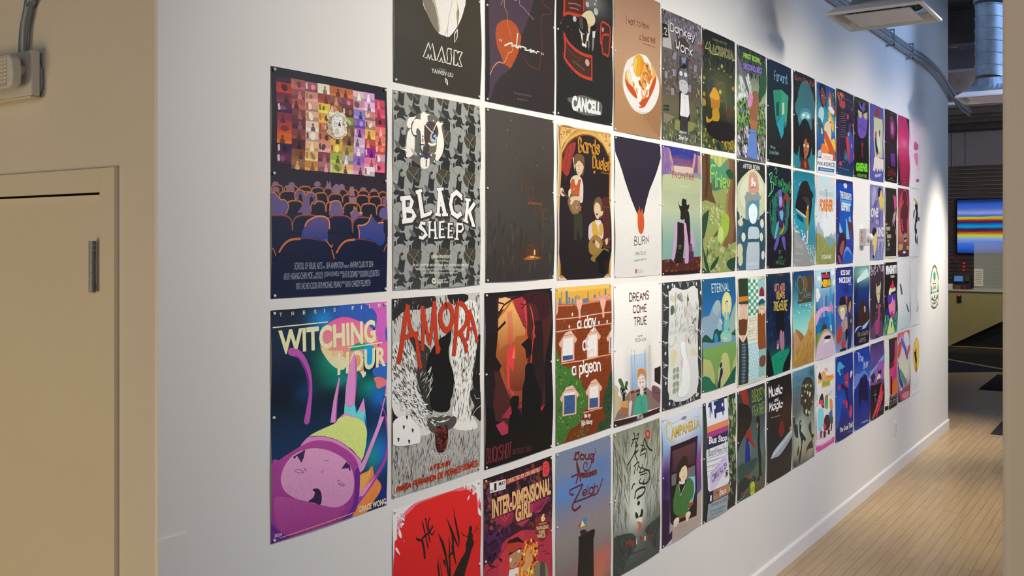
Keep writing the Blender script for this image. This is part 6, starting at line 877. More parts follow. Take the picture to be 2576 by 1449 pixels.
[2.6731,3.1127,2.4214,1.8171,[1.33,1.23,1.1],"pastel western poster of two figures from behind, one in a black cowboy hat",["28307c","5a5c9c","b0b898","c0c89c","c4cca4","a8c0a8","90b8a4","90b4a8","8cb0a4"],[],[["p","3a3c94",[0,0,1000,-8,1000,120,708,93,543,53,276,90,0,109]],["x",["a8b0d8"],12,5,1,0,2,[172,8,965,4,965,40,276,45]],["p","8c6ca4",[0,22,172,14,237,148,276,280,0,317]],["p","c89a8c",[134,17,198,40,250,158,276,235,211,284,185,129]],["p","8a5490",[821,39,922,43,936,242,793,250,765,182]],["p","c49a8c",[922,37,1000,49,1000,262,907,244]],["p","d8a490",[821,33,864,41,821,167,765,252,736,207]],["p","e0c8b4",[276,201,765,194,765,275,276,280]],["s","c4cc9c",[0,328,224,299,543,310,1000,321,1000,475,0,471]],["x",["7c5890","a888b4"],24,40,5,85,3,[0,55,198,51,250,281,0,306]],["t","c4524c","ETERNAL",0,[250,123,759,119,250,201,759,197]],["t","b44840","FRONTIER",0,[224,265,810,261,224,338,810,336]],["t","e4e4d0","a film by Ida Ruffin",0,[381,404,667,402,381,430,667,425]],["p","5c2c1c",[0,1209,1000,1186,1000,1375,0,1375]],["p","3a1a14",[0,1341,1000,1334,1000,1375,0,1377]],["x",["8c4c38","6c3424","a86850"],26,22,1.3,0,5,[70,1216,994,1197,994,1328,70,1337]],["s","d8a8c8",[667,904,750,897,779,950,816,1066,779,1089,708,1066,639,1042]],["p","7c4468",[543,1042,736,1043,750,1136,543,1133]],["p","5c2c50",[543,1133,779,1124,793,1218,694,1251,543,1225]],["s","2a211c",[584,687,653,685,680,754,686,904,686,1042,625,1054,543,1042,516,905]],["s","2a211c",[381,579,421,622,475,627,475,587,502,546,556,556,592,554,603,606,639,616,680,603,653,662,584,681,584,744,516,779,440,769,448,701,421,656]],["s","d8a8c8",[315,816,355,799,381,838,315,1063,276,1209,224,1208,263,1018]],["p","2a211c",[360,805,516,814,516,1065,488,1247,328,1255,289,1231,342,1064]],["s","d8a8c8",[529,813,576,824,597,904,639,1065,647,1238,597,1258,543,1236,543,1065,516,905]],["p","d8a8c8",[424,781,445,781,445,815,424,815]],["p","d8a8c8",[494,780,521,779,516,819,488,820]],["l","d0a040",6,[395,1058,443,1058,435,1087,395,1086,395,1058]],["s","4a2830",[172,1229,250,1219,276,1265,211,1319]]],1],
[2.6757,3.1189,1.784,1.1904,[1.02,0.95,0.86],"charcoal bordered poster of white roots around a pale botanical panel with a kneeling figure",["3a3b3b","363737"],[],[["p","d4d2c8",[136,93,902,94,911,777,882,1264,149,1241,136,704]],["s","dedcd2",[163,102,526,101,882,111,891,775,867,1244,176,1233,149,705]],["l","cfcfca",6,[129,144,64,124,-15,91]],["l","cfcfca",6,[129,144,74,134,20,124]],["l","cfcfca",6,[129,144,85,143,56,157]],["l","cfcfca",6,[129,264,64,251,20,226]],["l","cfcfca",6,[129,264,74,261,20,258]],["l","cfcfca",6,[129,264,85,270,20,289]],["l","cfcfca",6,[111,416,54,411,-18,391]],["l","cfcfca",6,[111,416,64,420,18,425]],["l","cfcfca",6,[111,416,75,430,54,459]],["l","cfcfca",6,[122,629,69,626,0,608]],["l","cfcfca",6,[122,629,79,636,36,643]],["l","cfcfca",6,[122,629,89,646,72,678]],["l","cfcfca",6,[123,871,59,855,15,829]],["l","cfcfca",6,[123,871,69,866,15,860]],["l","cfcfca",6,[123,871,79,876,15,891]],["l","cfcfca",6,[111,1007,54,988,-18,953]],["l","cfcfca",6,[111,1007,64,998,18,988]],["l","cfcfca",6,[111,1007,75,1008,54,1024]],["l","cfcfca",6,[919,322,945,314,994,293]],["l","cfcfca",6,[919,322,957,324,994,326]],["l","cfcfca",6,[919,322,968,335,994,360]],["l","cfcfca",6,[902,556,932,557,944,542]],["l","cfcfca",6,[902,556,944,567,985,579]],["l","cfcfca",6,[902,556,955,578,1027,616]],["l","cfcfca",6,[911,851,936,861,944,854]],["l","cfcfca",6,[911,851,948,871,985,892]],["l","cfcfca",6,[911,851,960,882,1027,930]],["l","cfcfca",6,[922,1080,943,1090,947,1083]],["l","cfcfca",6,[922,1080,955,1101,988,1121]],["l","cfcfca",6,[922,1080,967,1112,1030,1160]],["l","cfcfca",6,[416,69,405,27,378,3]],["l","cfcfca",6,[416,69,416,36,416,4]],["l","cfcfca",6,[416,69,427,46,454,5]],["l","cfcfca",6,[624,77,612,35,584,10]],["l","cfcfca",6,[624,77,624,44,624,12]],["l","cfcfca",6,[624,77,635,54,663,13]],["l","cfcfca",6,[780,61,769,26,740,10]],["l","cfcfca",6,[780,61,780,36,780,11]],["l","cfcfca",6,[780,61,792,46,821,13]],["l","cfcfca",6,[268,1256,257,1277,231,1315]],["l","cfcfca",6,[268,1256,268,1288,268,1320]],["l","cfcfca",6,[268,1256,279,1299,305,1325]],["l","cfcfca",6,[430,1264,419,1290,391,1333]],["l","cfcfca",6,[430,1264,430,1301,430,1338]],["l","cfcfca",6,[430,1264,440,1312,468,1344]],["l","cfcfca",6,[624,1276,612,1298,584,1336]],["l","cfcfca",6,[624,1276,624,1308,624,1341]],["l","cfcfca",6,[624,1276,635,1319,663,1347]],["l","cfcfca",6,[795,1269,783,1291,754,1330]],["l","cfcfca",6,[795,1269,795,1302,795,1336]],["l","cfcfca",6,[795,1269,806,1313,835,1341]],["e","d8d8d2",233,31,18.5,20.4,20],["e","d8d8d2",281,47,18.7,20.5,20],["e","d8d8d2",129,48,18.2,20.3,20],["e","d8d8d2",867,44,20.5,21.5,20],["e","d8d8d2",979,145,20.8,21.7,20],["e","d8d8d2",72,743,18.1,20.2,20],["e","d8d8d2",955,769,20.8,21.6,20],["e","d8d8d2",163,1282,18.3,20.3,20],["e","d8d8d2",867,1286,20.5,21.5,20],["e","d8d8d2",911,1280,20.6,21.6,20],["e","d8d8d2",708,1312,20.0,21.2,20],["e","d8d8d2",72,1056,18.1,20.2,20],["l","5c6838",9,[615,128,604,210,581,337]],["p","5c6838",[604,140,643,212,581,279,576,208]],["s","8a8c50",[809,244,882,284,867,343,824,292]],["s","8c8c58",[723,476,766,431,838,412,867,450,795,475]],["s","8c8c80",[362,128,416,154,484,203,443,224,335,173]],["x",["a8a898","9c9c84","b8b8a8"],40,40,4,100,3,[176,142,581,138,581,535,202,506]],["x",["c8c8b8","e0c8b8","d8c0c0","c4c8d0"],40,40,2,60,4,[581,232,867,247,867,701,581,676]],["s","5c6650",[202,245,241,259,241,327,176,346,163,277]],["s","d8c890",[202,132,281,182,241,214,189,188]],["s","dcd0a4",[189,731,308,731,335,791,255,886,202,903]],["s","dcd0a4",[708,746,838,770,867,844,723,818]],["s","e0c0b8",[554,592,609,584,595,653,554,673]],["s","e0c4bc",[416,845,498,889,443,941]],["l","6c7458",6,[867,570,789,482,742,478]],["l","6c7458",6,[867,570,740,508,665,515]],["l","6c7458",6,[867,570,723,546,638,569]],["l","6c7458",6,[867,570,740,587,665,628]],["l","6c7458",6,[867,570,789,621,742,677]],["l","6c7458",6,[867,570,857,640,851,705]],["l","6c7458",6,[867,570,928,639,965,705]],["l","9c9c60",8,[136,647,202,687,281,649,308,589,340,654]],["l","808c70",6,[295,1198,308,1063,321,916]],["e","98a084",268,944,37.3,29.6,-30],["e","98a084",348,942,37.8,29.8,30],["e","98a084",268,1012,37.3,29.6,-30],["e","98a084",348,1010,37.8,29.8,30],["e","98a084",268,1092,37.3,29.6,-30],["e","98a084",348,1091,37.8,29.8,30],["e","98a084",268,1160,37.3,29.6,-30],["e","98a084",348,1159,37.8,29.8,30],["s","f0eee8",[416,661,471,643,554,673,554,743,595,817,680,990,680,1108,652,1210,526,1252,375,1237,362,1173,443,1079,457,965,484,852,443,779]],["l","a8a8a0",3,[416,661,471,645,554,675,559,767,680,990,674,1107,581,1248,375,1237,362,1173,443,1079,457,907,484,841,430,778,416,661]],["l","a8a8a0",3,[554,720,595,794,581,851]],["t","c8c8bc","BLUE AMBER SKIES",0,[163,514,795,505,163,554,795,552]]],1],
[2.6739,3.1213,1.1561,0.5571,[0.77,0.71,0.65],"poster of a long-haired figure in a green pullover leaning from a dark train window",["c8c8d0","a8b0cc","887cac","643c80","4c3068","5c4878","a89090","b09c90"],[["60a0c8",57,248,105,182,0.8],["d0d0dc",462,189,433,141,0.8],["7cb0c8",925,264,121,183,0.6],["8c3c8c",925,642,91,159,0.8],["2a1440",83,697,106,228,0.9],["2a1848",57,1033,105,205,0.9],["e0d4cc",462,1306,493,71,0.4]],[["p","a89488",[865,971,1000,939,1000,1381,229,1340,229,1178]],["p","2c1838",[0,827,163,875,163,1230,229,1201,229,1293,31,1345,0,1337]],["l","6c6c74",3,[31,39,83,24,243,84,462,71,631,109,806,100,925,118]],["e","7c7c84",518,68,73.6,18.9,0],["p","1f151b",[168,313,871,316,865,1201,229,1149,176,1107]],["p","5c343c>3c2430",[216,368,820,374,820,610,574,599,243,604]],["p","6a6264",[216,621,820,634,820,755,216,737]],["p","7cb0cc",[631,729,820,755,820,913,747,1017,631,1087]],["k","1f151b",12,[221,605,820,625]],["s","2c1c14",[462,483,532,475,609,522,617,595,603,699,518,753,393,750,324,876,283,844,324,690,351,555]],["s","dcc49c",[462,577,532,579,589,601,603,699,532,744,462,739,401,694,412,614]],["p","2c1c14",[462,530,603,557,597,615,546,581,462,594,412,637,393,587]],["l","2a1c18",4,[462,694,546,694]],["l","2a1c18",3,[518,635,529,673,552,672]],["l","2a1c18",4,[476,627,512,629]],["s","5c3c30",[395,681,434,701,434,726,401,711]],["s","e0e0e0",[401,723,462,744,524,740,532,768,448,768,393,750]],["s","3c6c34",[351,742,518,777,603,747,660,741,762,804,782,904,733,978,660,998,603,1104,490,1113,351,1080,256,1023,243,904,297,800]],["p","18181a",[401,762,532,780,462,859,420,897,384,819]],["l","e0e0e4",6,[384,760,401,822,420,879,462,847,524,802]],["l","204820",4,[324,841,351,928,434,1017]],["l","204820",4,[603,759,574,836,546,901,574,978,689,1028]],["s","8a4c24",[603,1021,747,1017,762,1045,631,1063]],["p","8a4c24",[379,1092,603,1116,603,1139,379,1121]],["s","e0ccac",[256,1115,324,1091,379,1110,384,1146,324,1178,270,1182]],["s","e0ccac",[552,1116,603,1098,666,1107,689,1136,631,1182,574,1198]],["l","2c201c",3,[283,1128,272,1171]],["l","2c201c",3,[310,1128,300,1172]],["l","2c201c",3,[338,1133,327,1176]],["l","2c201c",3,[589,1136,577,1181]],["l","2c201c",3,[617,1137,606,1182]],["l","2c201c",3,[646,1140,634,1185]],["t","6c5a2c","AMPANELLA",4,[184,120,943,126,184,242,943,233]],["t","c8a840","AMPANELLA",1,[189,119,937,122,189,238,937,227]],["l","c8a840",20,[211,113,136,67,91,117,115,212,216,278,264,261]],["l","f0e0a0",6,[202,114,141,79,110,125,131,209]],["t","8a7c74","Grace Yung Kim",0,[365,1200,631,1230,365,1235,631,1259]]],1],
[3.1349,3.5696,3.0462,2.4467,[1.25,1.17,1.05],"dark green forest gate poster with a small glowing yellow hooded figure and spiky pale title",["22241a","2c2f1e","3a3d24","34361f","2a2a1a","26281a"],[["6c6c38",505,654,287,194,0.7],["50563a",537,540,520,97,0.5],["52663c",825,799,165,199,0.5],["2c3c4c",230,629,121,119,0.5],["1c130f",695,1121,328,123,0.7]],[["x",["3c4028","1c1e14","54583a"],90,40,2.5,80,2,[0,75,1000,62,1000,402,0,449]],["l","6c6c3c",6,[155,497,290,442,412,485,474,452,584,485,695,432,858,472]],["l","6c6c3c",6,[170,637,230,534,382,561,443,504]],["l","6c6c3c",6,[663,523,695,445,792,481,858,546,841,673]],["l","6c6c3c",6,[170,625,164,875]],["l","6c6c3c",6,[858,546,874,855]],["l","6c6c3c",6,[382,609,474,561,631,564,695,666,647,819]],["k","8c8840",4,[512,683,663,664]],["k","8c8840",4,[512,683,643,722]],["k","8c8840",4,[512,683,587,769]],["k","8c8840",4,[512,683,512,792]],["k","8c8840",4,[512,683,437,787]],["k","8c8840",4,[512,683,383,753]],["k","8c8840",4,[512,683,363,702]],["k","8c8840",4,[512,683,383,645]],["k","8c8840",4,[512,683,437,598]],["k","8c8840",4,[512,683,512,574]],["k","8c8840",4,[512,683,587,578]],["k","8c8840",4,[512,683,643,611]],["l","9c9448",5,[351,703,412,605,512,574,616,578,670,663,616,762,512,792,412,786,351,703]],["e","c4c060",512,679,37.6,26.7,0],["e","b8b46c",552,367,31.5,24.4,0],["e","c0b050",215,447,21.0,10.7,0],["e","c0b050",449,413,21.7,10.9,0],["e","c0b050",625,415,22.3,11.0,0],["e","c0b050",851,450,23.0,11.2,0],["e","c0b050",67,569,20.5,10.6,0],["k","98b060",7,[702,739,708,886]],["s","6c2c24",[711,873,760,843,818,862,825,935,760,979,711,960]],["s","c8881c>b87818",[315,654,351,643,428,676,490,740,481,875,382,904,245,901,230,832,194,759,260,697]],["s","e0a430",[315,652,428,688,490,765,351,793,200,761,260,697]],["s","c0901c",[275,916,443,891,481,984,443,1036,382,1090,376,1223,336,1245,321,1096,290,1040,185,1076,111,1076,96,1012,170,1040,260,1007]],["l","e0a430",5,[96,1012,141,1031,117,1075]],["e","a88428",52,759,35.2,28.2,0],["e","a88428",38,854,58.6,46.9,0],["e","a88428",52,571,29.3,23.5,0],["e","a88428",940,585,39.9,30.0,0],["e","a88428",990,818,33.5,25.1,0],["s","3c4c28",[0,1151,52,1123,111,1188,230,1236,412,1232,537,1282,1000,1256,1000,1395,0,1397]],["x",["6c7838","a08c30","2c3c24","c0a438","4c6034"],110,22,1.5,40,4,[0,1128,230,1224,537,1258,1000,1219,1000,1382,0,1397]],["s","242a34",[397,1306,443,1284,505,1333,505,1370,428,1364]],["x",["b89828"],40,18,1.2,0,5,[537,1270,1000,1219,1000,1319,727,1365]],["s","1c1610",[111,1105,412,1039,923,1038,957,1210,474,1263,230,1224]],["t","8c9060","A FILM BY AARON STONE",1,[275,72,721,59,275,100,721,90]],["t","3c4020","LACRIMOSA",9,[185,149,940,103,185,279,940,254]],["t","b8b470","LACRIMOSA",5,[206,155,917,120,206,264,917,241]],["t","4c5028","LACRIMOSA",0,[218,163,897,132,218,253,897,232]],["l","b8b470",14,[141,145,111,173,76,226,155,219,215,251]],["l","b8b470",12,[200,129,170,187,215,215]],["l","b8b470",12,[858,136,923,200,990,234,890,236]],["l","b8b470",10,[230,260,321,264,428,241]]],1],
[3.1319,3.5741,2.417,1.8141,[1.29,1.2,1.07],"light green forest poster of a small lime frog napping against a tree",["a8b46c","7c9c58","a0ac64","a4ac5c","98a85c","94a458","98a458","80944c"],[],[["p","c8cc80",[0,0,1000,1,1000,255,0,285]],["p","d0d47c",[227,-8,746,-3,746,94,227,85]],["p","b8b864",[307,7,344,6,355,161,296,165]],["p","b8b864",[414,-1,452,-2,463,155,403,158]],["p","b8b864",[578,-13,617,-13,628,145,567,148]],["p","b8b864",[661,-19,701,-19,712,140,650,143]],["s","5c9c70",[214,86,307,49,468,133,634,69,746,29,774,179,718,356,523,386,333,415,267,355]],["s","4c8060",[307,269,468,292,718,312,690,357,387,413,254,387]],["s","a0a860",[0,552,201,524,414,411,746,376,860,568,1000,674,1000,1393,0,1364]],["p","6c4c30",[0,0,233,2,222,221,280,448,400,565,227,544,97,528,0,552]],["p","54381f",[97,1,162,2,175,276,123,506,72,518,97,280]],["p","8a6440",[746,8,1000,7,1000,1005,860,1026,718,1080,537,1068,634,961,746,896,803,743,704,680,704,529,746,311]],["p","6c4c30",[947,16,1000,12,1000,994,860,1026,947,807,889,457]],["p","a47c54",[746,19,797,20,809,297,760,570,803,743,746,874,718,788,704,529]],["s","7c5634",[293,940,387,887,468,855,441,919,333,951]],["s","2c5838",[690,173,774,136,875,141,933,192,918,237,832,258,746,224]],["l","2c5838",10,[918,18,953,235,1000,376]],["x",["b8c07c","c4cc8c","8c9c50"],60,34,1.5,10,3,[20,592,690,529,578,811,20,849]],["x",["b8c07c","c4cc8c","7c8c48"],70,34,1.5,10,4,[97,962,468,951,977,1071,977,1390,97,1354]],["s","2c5030",[0,736,97,672,188,644,162,733,97,858,0,972]],["s","2c5030",[0,1064,46,1126,149,1252,214,1357,149,1361,46,1229]],["s","2c5030",[227,1337,267,1265,455,1173,414,1257,307,1318]],["s","2c5030",[102,1168,123,1081,144,1138,118,1189]],["s","2c5030",[704,1274,774,1221,947,1197,1000,1203,1000,1347,889,1355,774,1319]],["s","2c5030",[20,1301,97,1333,136,1360,20,1357]],["s","a4c444",[556,705,606,671,675,670,746,685,789,743,760,852,718,918,661,950,578,1004,468,1014,373,988,387,940,441,898,455,823,537,812]],["s","c8dc80",[441,866,495,828,564,843,592,918,537,1014,441,993,419,929]],["l","506c24",4,[600,720,639,730,667,719]],["l","506c24",4,[704,750,740,766,763,753]],["h","a8d860","F",26,0,[227,117,373,123,227,320,373,302]],["e","a8d860",400,199,24.3,15.8,0],["h","a8d860","inley",24,0,[373,225,817,210,373,413,817,419]]],1],
[3.1312,3.5777,1.7846,1.2137,[1.01,0.94,0.85],"blue and green landscape poster of a haloed seated figure among pale peaks",["1f5c80","1f5c88","2468a0","3474ac","5c88a0","5c8c58","78a058","88a05c","6c8848"],[],[["s","8ca4b4",[0,445,168,417,269,313,371,253,475,273,514,378,514,501,449,618,269,684,0,691]],["s","a0b4b8",[269,363,371,258,462,273,488,356,397,431]],["s","98b0a0",[797,541,852,440,935,351,1025,319,1025,642,824,669]],["e","d8d080",691,326,164.1,155.4,0],["e","e0dc9c",691,326,109.0,114.0,0],["s","22503c",[0,671,93,630,193,668,269,704,320,608,410,587,475,620,541,605,554,688,449,740,193,728,0,711]],["s","22503c",[852,681,935,656,1025,610,1025,706]],["s","7090a8",[0,711,243,732,554,739,992,714,1025,780,715,805,0,780]],["p","78a054",[0,780,449,781,1025,780,1025,1078,715,1075,0,986]],["s","c0c078",[501,949,541,892,621,879,715,919,797,1074,797,1230,501,1297,423,1083]],["s","b4b870",[0,917,93,912,193,938,294,1069,320,1213,0,1163]],["s","b4b870",[907,1012,1025,929,1025,1131,880,1083]],["s","1c6044",[0,1114,143,1111,294,1200,501,1317,554,1354,0,1281]],["s","1c6044",[528,1300,715,1220,1025,1078,1025,1416,501,1347]],["s","247050",[0,1104,168,1124,345,1257,397,1333,93,1293]],["p","7cbcb0",[634,406,783,415,797,583,715,660,621,632]],["s","8cc4a8",[501,684,541,646,661,624,797,646,866,703,838,754,715,766,541,743]],["s","dcc4a8",[647,303,701,285,742,319,737,370,715,411,661,387]],["p","3c2c34",[655,283,715,271,748,319,731,287,674,289,647,345]],["p","e0c8b0",[672,387,715,390,720,494,688,502]],["l","4c6c74",3,[634,426,613,569,634,633,715,660,824,648]],["s","dcc0a8",[594,691,715,717,715,732,607,723]],["s","dcc8b4",[462,487,528,481,581,546,488,519]],["s","94bcc4",[410,574,423,525,501,510,554,565,528,614]],["s","2c88b8",[315,728,333,649,384,633,423,677,418,727,371,738]],["s","1c2c4c",[488,1060,541,1056,567,1100,554,1139,514,1186,507,1277,423,1256,462,1169]],["s","2c2420",[462,1006,496,979,541,1005,514,1038,462,1037]],["e","c89c7c",533,1012,18.5,16.4,0],["t","c8d4d8","ETERNAL",0,[248,57,797,63,248,163,797,165]]],1],
[3.1413,3.5789,1.1592,0.5556,[0.78,0.72,0.66],"poster of a white city bus stop sign beside blurred trees with navy band",["1c2c2c","2c3c34","28342c","1c2828","161f22"],[],[["x",["7c885c","a0a478","3c4c34","4c5c40"],120,40,1.6,60,2,[724,7,1000,10,1000,666,724,1214]],["x",["5c6c4c","222f2c"],50,40,1.6,60,3,[741,620,1000,531,1000,1207,741,1350]],["p","cfccd4",[79,-4,714,25,741,1032,689,1054,158,1038,110,1003]],["p","d07c54",[85,275,714,277,714,350,91,346]],["p","a03878",[91,346,714,350,717,414,94,414]],["p","22264c",[94,414,717,414,721,550,97,544]],["p","28305c",[297,14,604,14,611,162,303,156]],["e","e0dee4",323,82,26.2,23.2,0],["e","e0dee4",549,85,27.1,23.6,0],["p","28305c",[303,150,362,152,356,203,323,217,303,195]],["p","28305c",[529,157,576,157,570,202,543,215]],["p","28305c",[174,9,238,13,251,148,232,145,213,79,187,190,174,175,187,62,142,62,142,49]],["t","f0eef0","Bus Stop",3,[152,398,693,459,152,515,693,558]],["t","3c3c40","Board Here For",0,[148,543,700,593,148,635,700,663]],["k","4c4c54",4,[104,690,735,712]],["k","4c4c54",4,[104,741,735,765]],["k","4c4c54",4,[104,798,735,828]],["k","4c4c54",4,[104,862,735,891]],["k","5c5c64",5,[104,652,735,674]],["t","6c6c70","158 To West New York",0,[129,674,452,692,129,699,452,718]],["t","6c6c70","158 To New York",0,[129,737,385,753,129,765,385,779]],["p","c0b0cc",[158,847,336,767,689,683,707,746,689,849,271,1037,190,1026,168,977]],["t","48385c","COMING FALL 2024",2,[213,858,665,778,213,954,665,857]],["t","6c5c84","Directed by J Yun",0,[190,828,621,717,190,860,621,756]],["t","84689c","A Short Film by Gus Parr",0,[287,944,655,875,287,970,655,895]],["l","28262c",9,[604,911,679,893,707,925,645,965,587,934]],["e","28262c",655,928,31.0,23.8,0],["p","1c2444",[117,1039,258,1047,258,1169,129,1172]],["p","a87458",[258,1047,735,1057,728,1175,264,1170]],["t","1f1c28","my",0,[297,1066,435,1072,297,1139,435,1144]],["t","e0d8dc","bus",1,[442,1067,638,1079,442,1145,638,1152]],["p","c8ccd4",[174,1086,219,1090,216,1159,174,1156]],["p","8c989c",[129,1178,264,1177,724,1187,707,1382,110,1386]],["t","2c3038","This stop # 21428",0,[184,1178,665,1214,184,1233,665,1267]],["t","3c4448","For more schedules visit",0,[190,1260,655,1293,190,1294,655,1328]],["t","3c4448","CALL 555-275-5555 or",0,[200,1303,621,1338,200,1335,621,1369]],["t","3c4448","TEXT your stop # to mybus.com",0,[136,1345,693,1381,136,1377,693,1412]]],1],
[3.6003,4.0471,3.0407,2.423,[1.28,1.2,1.08],"forest poster of a brown hand and a blue sleeve gripping a pink petalled handle",["2c2c28","50584c","88907c","9cac88","a0b080","5c7040","78886c","606058"],[],[["x",["1c2018","3c402c","5c6448","2c2c24"],150,34,1.8,70,2,[0,0,977,20,977,493,675,351,0,369]],["x",["e8ecec","c4d4c0","dce4d8"],60,40,1.5,60,3,[20,390,462,329,392,692,20,686]],["x",["5c8c3c","3c5c2c","84b050","2c3c24"],120,32,1.6,60,4,[0,688,357,595,392,945,0,1044]],["x",["5c8c3c","3c4c2c","7c9c60","3c4430"],110,32,1.6,60,5,[675,660,970,626,970,1020,675,1046]],["x",["d8d0dc","4c4c44","b8b0bc","2c2c28"],110,36,1.8,60,6,[0,1044,392,945,289,1331,0,1339]],["x",["d0ccd4","4c443c","2c2c28","888078"],90,36,1.8,60,7,[639,1049,970,1020,970,1348,639,1344]],["p","7c747c",[7,134,53,152,378,542,344,572,0,270]],["p","54505c",[26,156,53,164,371,556,350,565]],["s","2c5c34",[712,475,784,258,970,100,1008,95,1008,411,858,547,766,623,719,577]],["l","14241a",5,[766,610,719,461,784,284,962,115]],["s","d890bc",[375,555,444,547,504,571,497,629,462,684,392,724,330,712,316,651,357,614]],["l","a8588c",4,[357,558,392,623,497,617]],["s","9c6444",[497,527,603,495,693,529,730,627,675,750,621,871,568,902,515,869,462,874,392,793,375,745,462,684,515,602]],["l","4c2818",4,[497,527,603,495,693,529,741,639,657,765,603,886]],["l","4c2818",4,[427,726,479,809,515,869]],["l","4c2818",4,[515,691,568,774,568,889]],["l","4c2818",3,[392,768,427,853]],["p","b07040",[375,808,462,874,603,886,668,789,668,866,603,982,409,987]],["p","6488c8",[399,988,603,991,596,1053,621,1179,668,1358,306,1342,357,1074]],["l","1c2c5c",5,[375,1045,479,1025,603,1039]],["l","e0e8f0",3,[357,1055,306,1330]],["l","e0e8f0",3,[621,1044,661,1349]],["t","1c2410","FIRST BORN,",7,[180,72,806,50,180,152,806,148]],["t","a4e050","FIRST BORN,",4,[187,71,795,51,187,146,795,142]],["t","3c2c5c","SECOND BEST",7,[160,203,843,171,160,281,843,256]],["t","9c7cd8","SECOND BEST",4,[166,202,836,173,166,276,836,251]],["t","9c7cd8","A FASCISM FILM BY",1,[20,790,323,776,20,811,323,801]],["t","a4e050","KATIE MCBRIEN",1,[683,923,925,919,683,945,925,940]]],1],
[3.6002,4.0342,2.4149,1.8151,[1.28,1.19,1.07],"black poster with a pale green orb, stacked masked figures and a blue-faced creature at centre",["2f2f2a","2c2c28","2c2c28","34383a","38586a","4c7880","3c5c68","405c68"],[],[["s","d0d8ac",[0,342,97,247,283,157,506,86,736,119,938,228,1000,297,1000,586,803,687,474,740,128,700,0,567]],["s","e0e4c0",[128,313,346,188,604,127,803,211,904,361,669,595,283,605,97,474]],["s","d8a088",[410,161,522,122,636,137,702,192,736,356,571,398,378,383,378,244]],["s","f4ece0",[458,240,490,197,532,201,545,241,604,250,620,291,571,305,532,271,490,308,458,298,474,262]],["l","5c3c30",7,[448,336,506,319,538,324]],["l","5c3c30",7,[555,323,597,315,636,331]],["s","98a098",[221,378,252,445,315,385,410,393,538,411,702,370,803,425,843,352,830,448,736,499,604,479,410,509,283,513]],["p","8c9ca0",[283,502,769,486,769,735,283,743]],["s","5c98a4",[346,557,474,489,636,484,769,497,752,640,669,748,538,786,410,764,346,673]],["s","f4fcfc",[410,579,538,528,669,571,696,665,604,785,538,803,442,764,394,672]],["k","2c4c58",6,[496,658,496,684]],["k","2c4c58",6,[597,656,597,681]],["e","2c3c44",548,762,13.0,4.7,0],["s","2c5c6c",[299,789,410,764,522,792,736,759,736,818,904,865,938,960,769,1008,315,1019,36,996,190,859]],["s","c8d4d8",[378,846,538,827,719,848,736,973,474,984,346,979]],["p","3c6874",[67,996,315,1019,315,1376,67,1381]],["p","c4d0d4",[346,1031,736,1026,769,1174,769,1400,299,1390,299,1157]],["p","34545e",[769,996,1000,972,1000,1406,769,1400]],["e","dcd8a8",113,780,86.3,45.5,0],["e","e8e4cc",196,962,68.5,57.2,0],["e","dcd8a8",113,1246,80.1,79.6,0],["e","dcd8a8",73,1132,104.4,90.7,0],["e","e8e4cc",870,781,74.9,59.8,0],["e","e8e4cc",830,960,60.9,59.6,0],["e","e8e4cc",904,1200,68.4,59.9,0],["e","e0dccc",143,706,55.6,43.3,0],["e","4c4c44",143,706,18.5,15.9,0],["l","c8c8b8",4,[21,499,51,611,97,723]],["l","c8c8b8",4,[190,516,174,608,159,677]],["l","c8c8b8",4,[786,497,786,758]],["l","c8c8b8",4,[938,588,921,732]],["t","ece8dc","AFTER EDEN",1,[202,30,796,27,202,90,796,86]],["t","f0f4f4","ZI, GAID MELUCCI",0,[299,1295,752,1295,299,1328,752,1326]]],1],
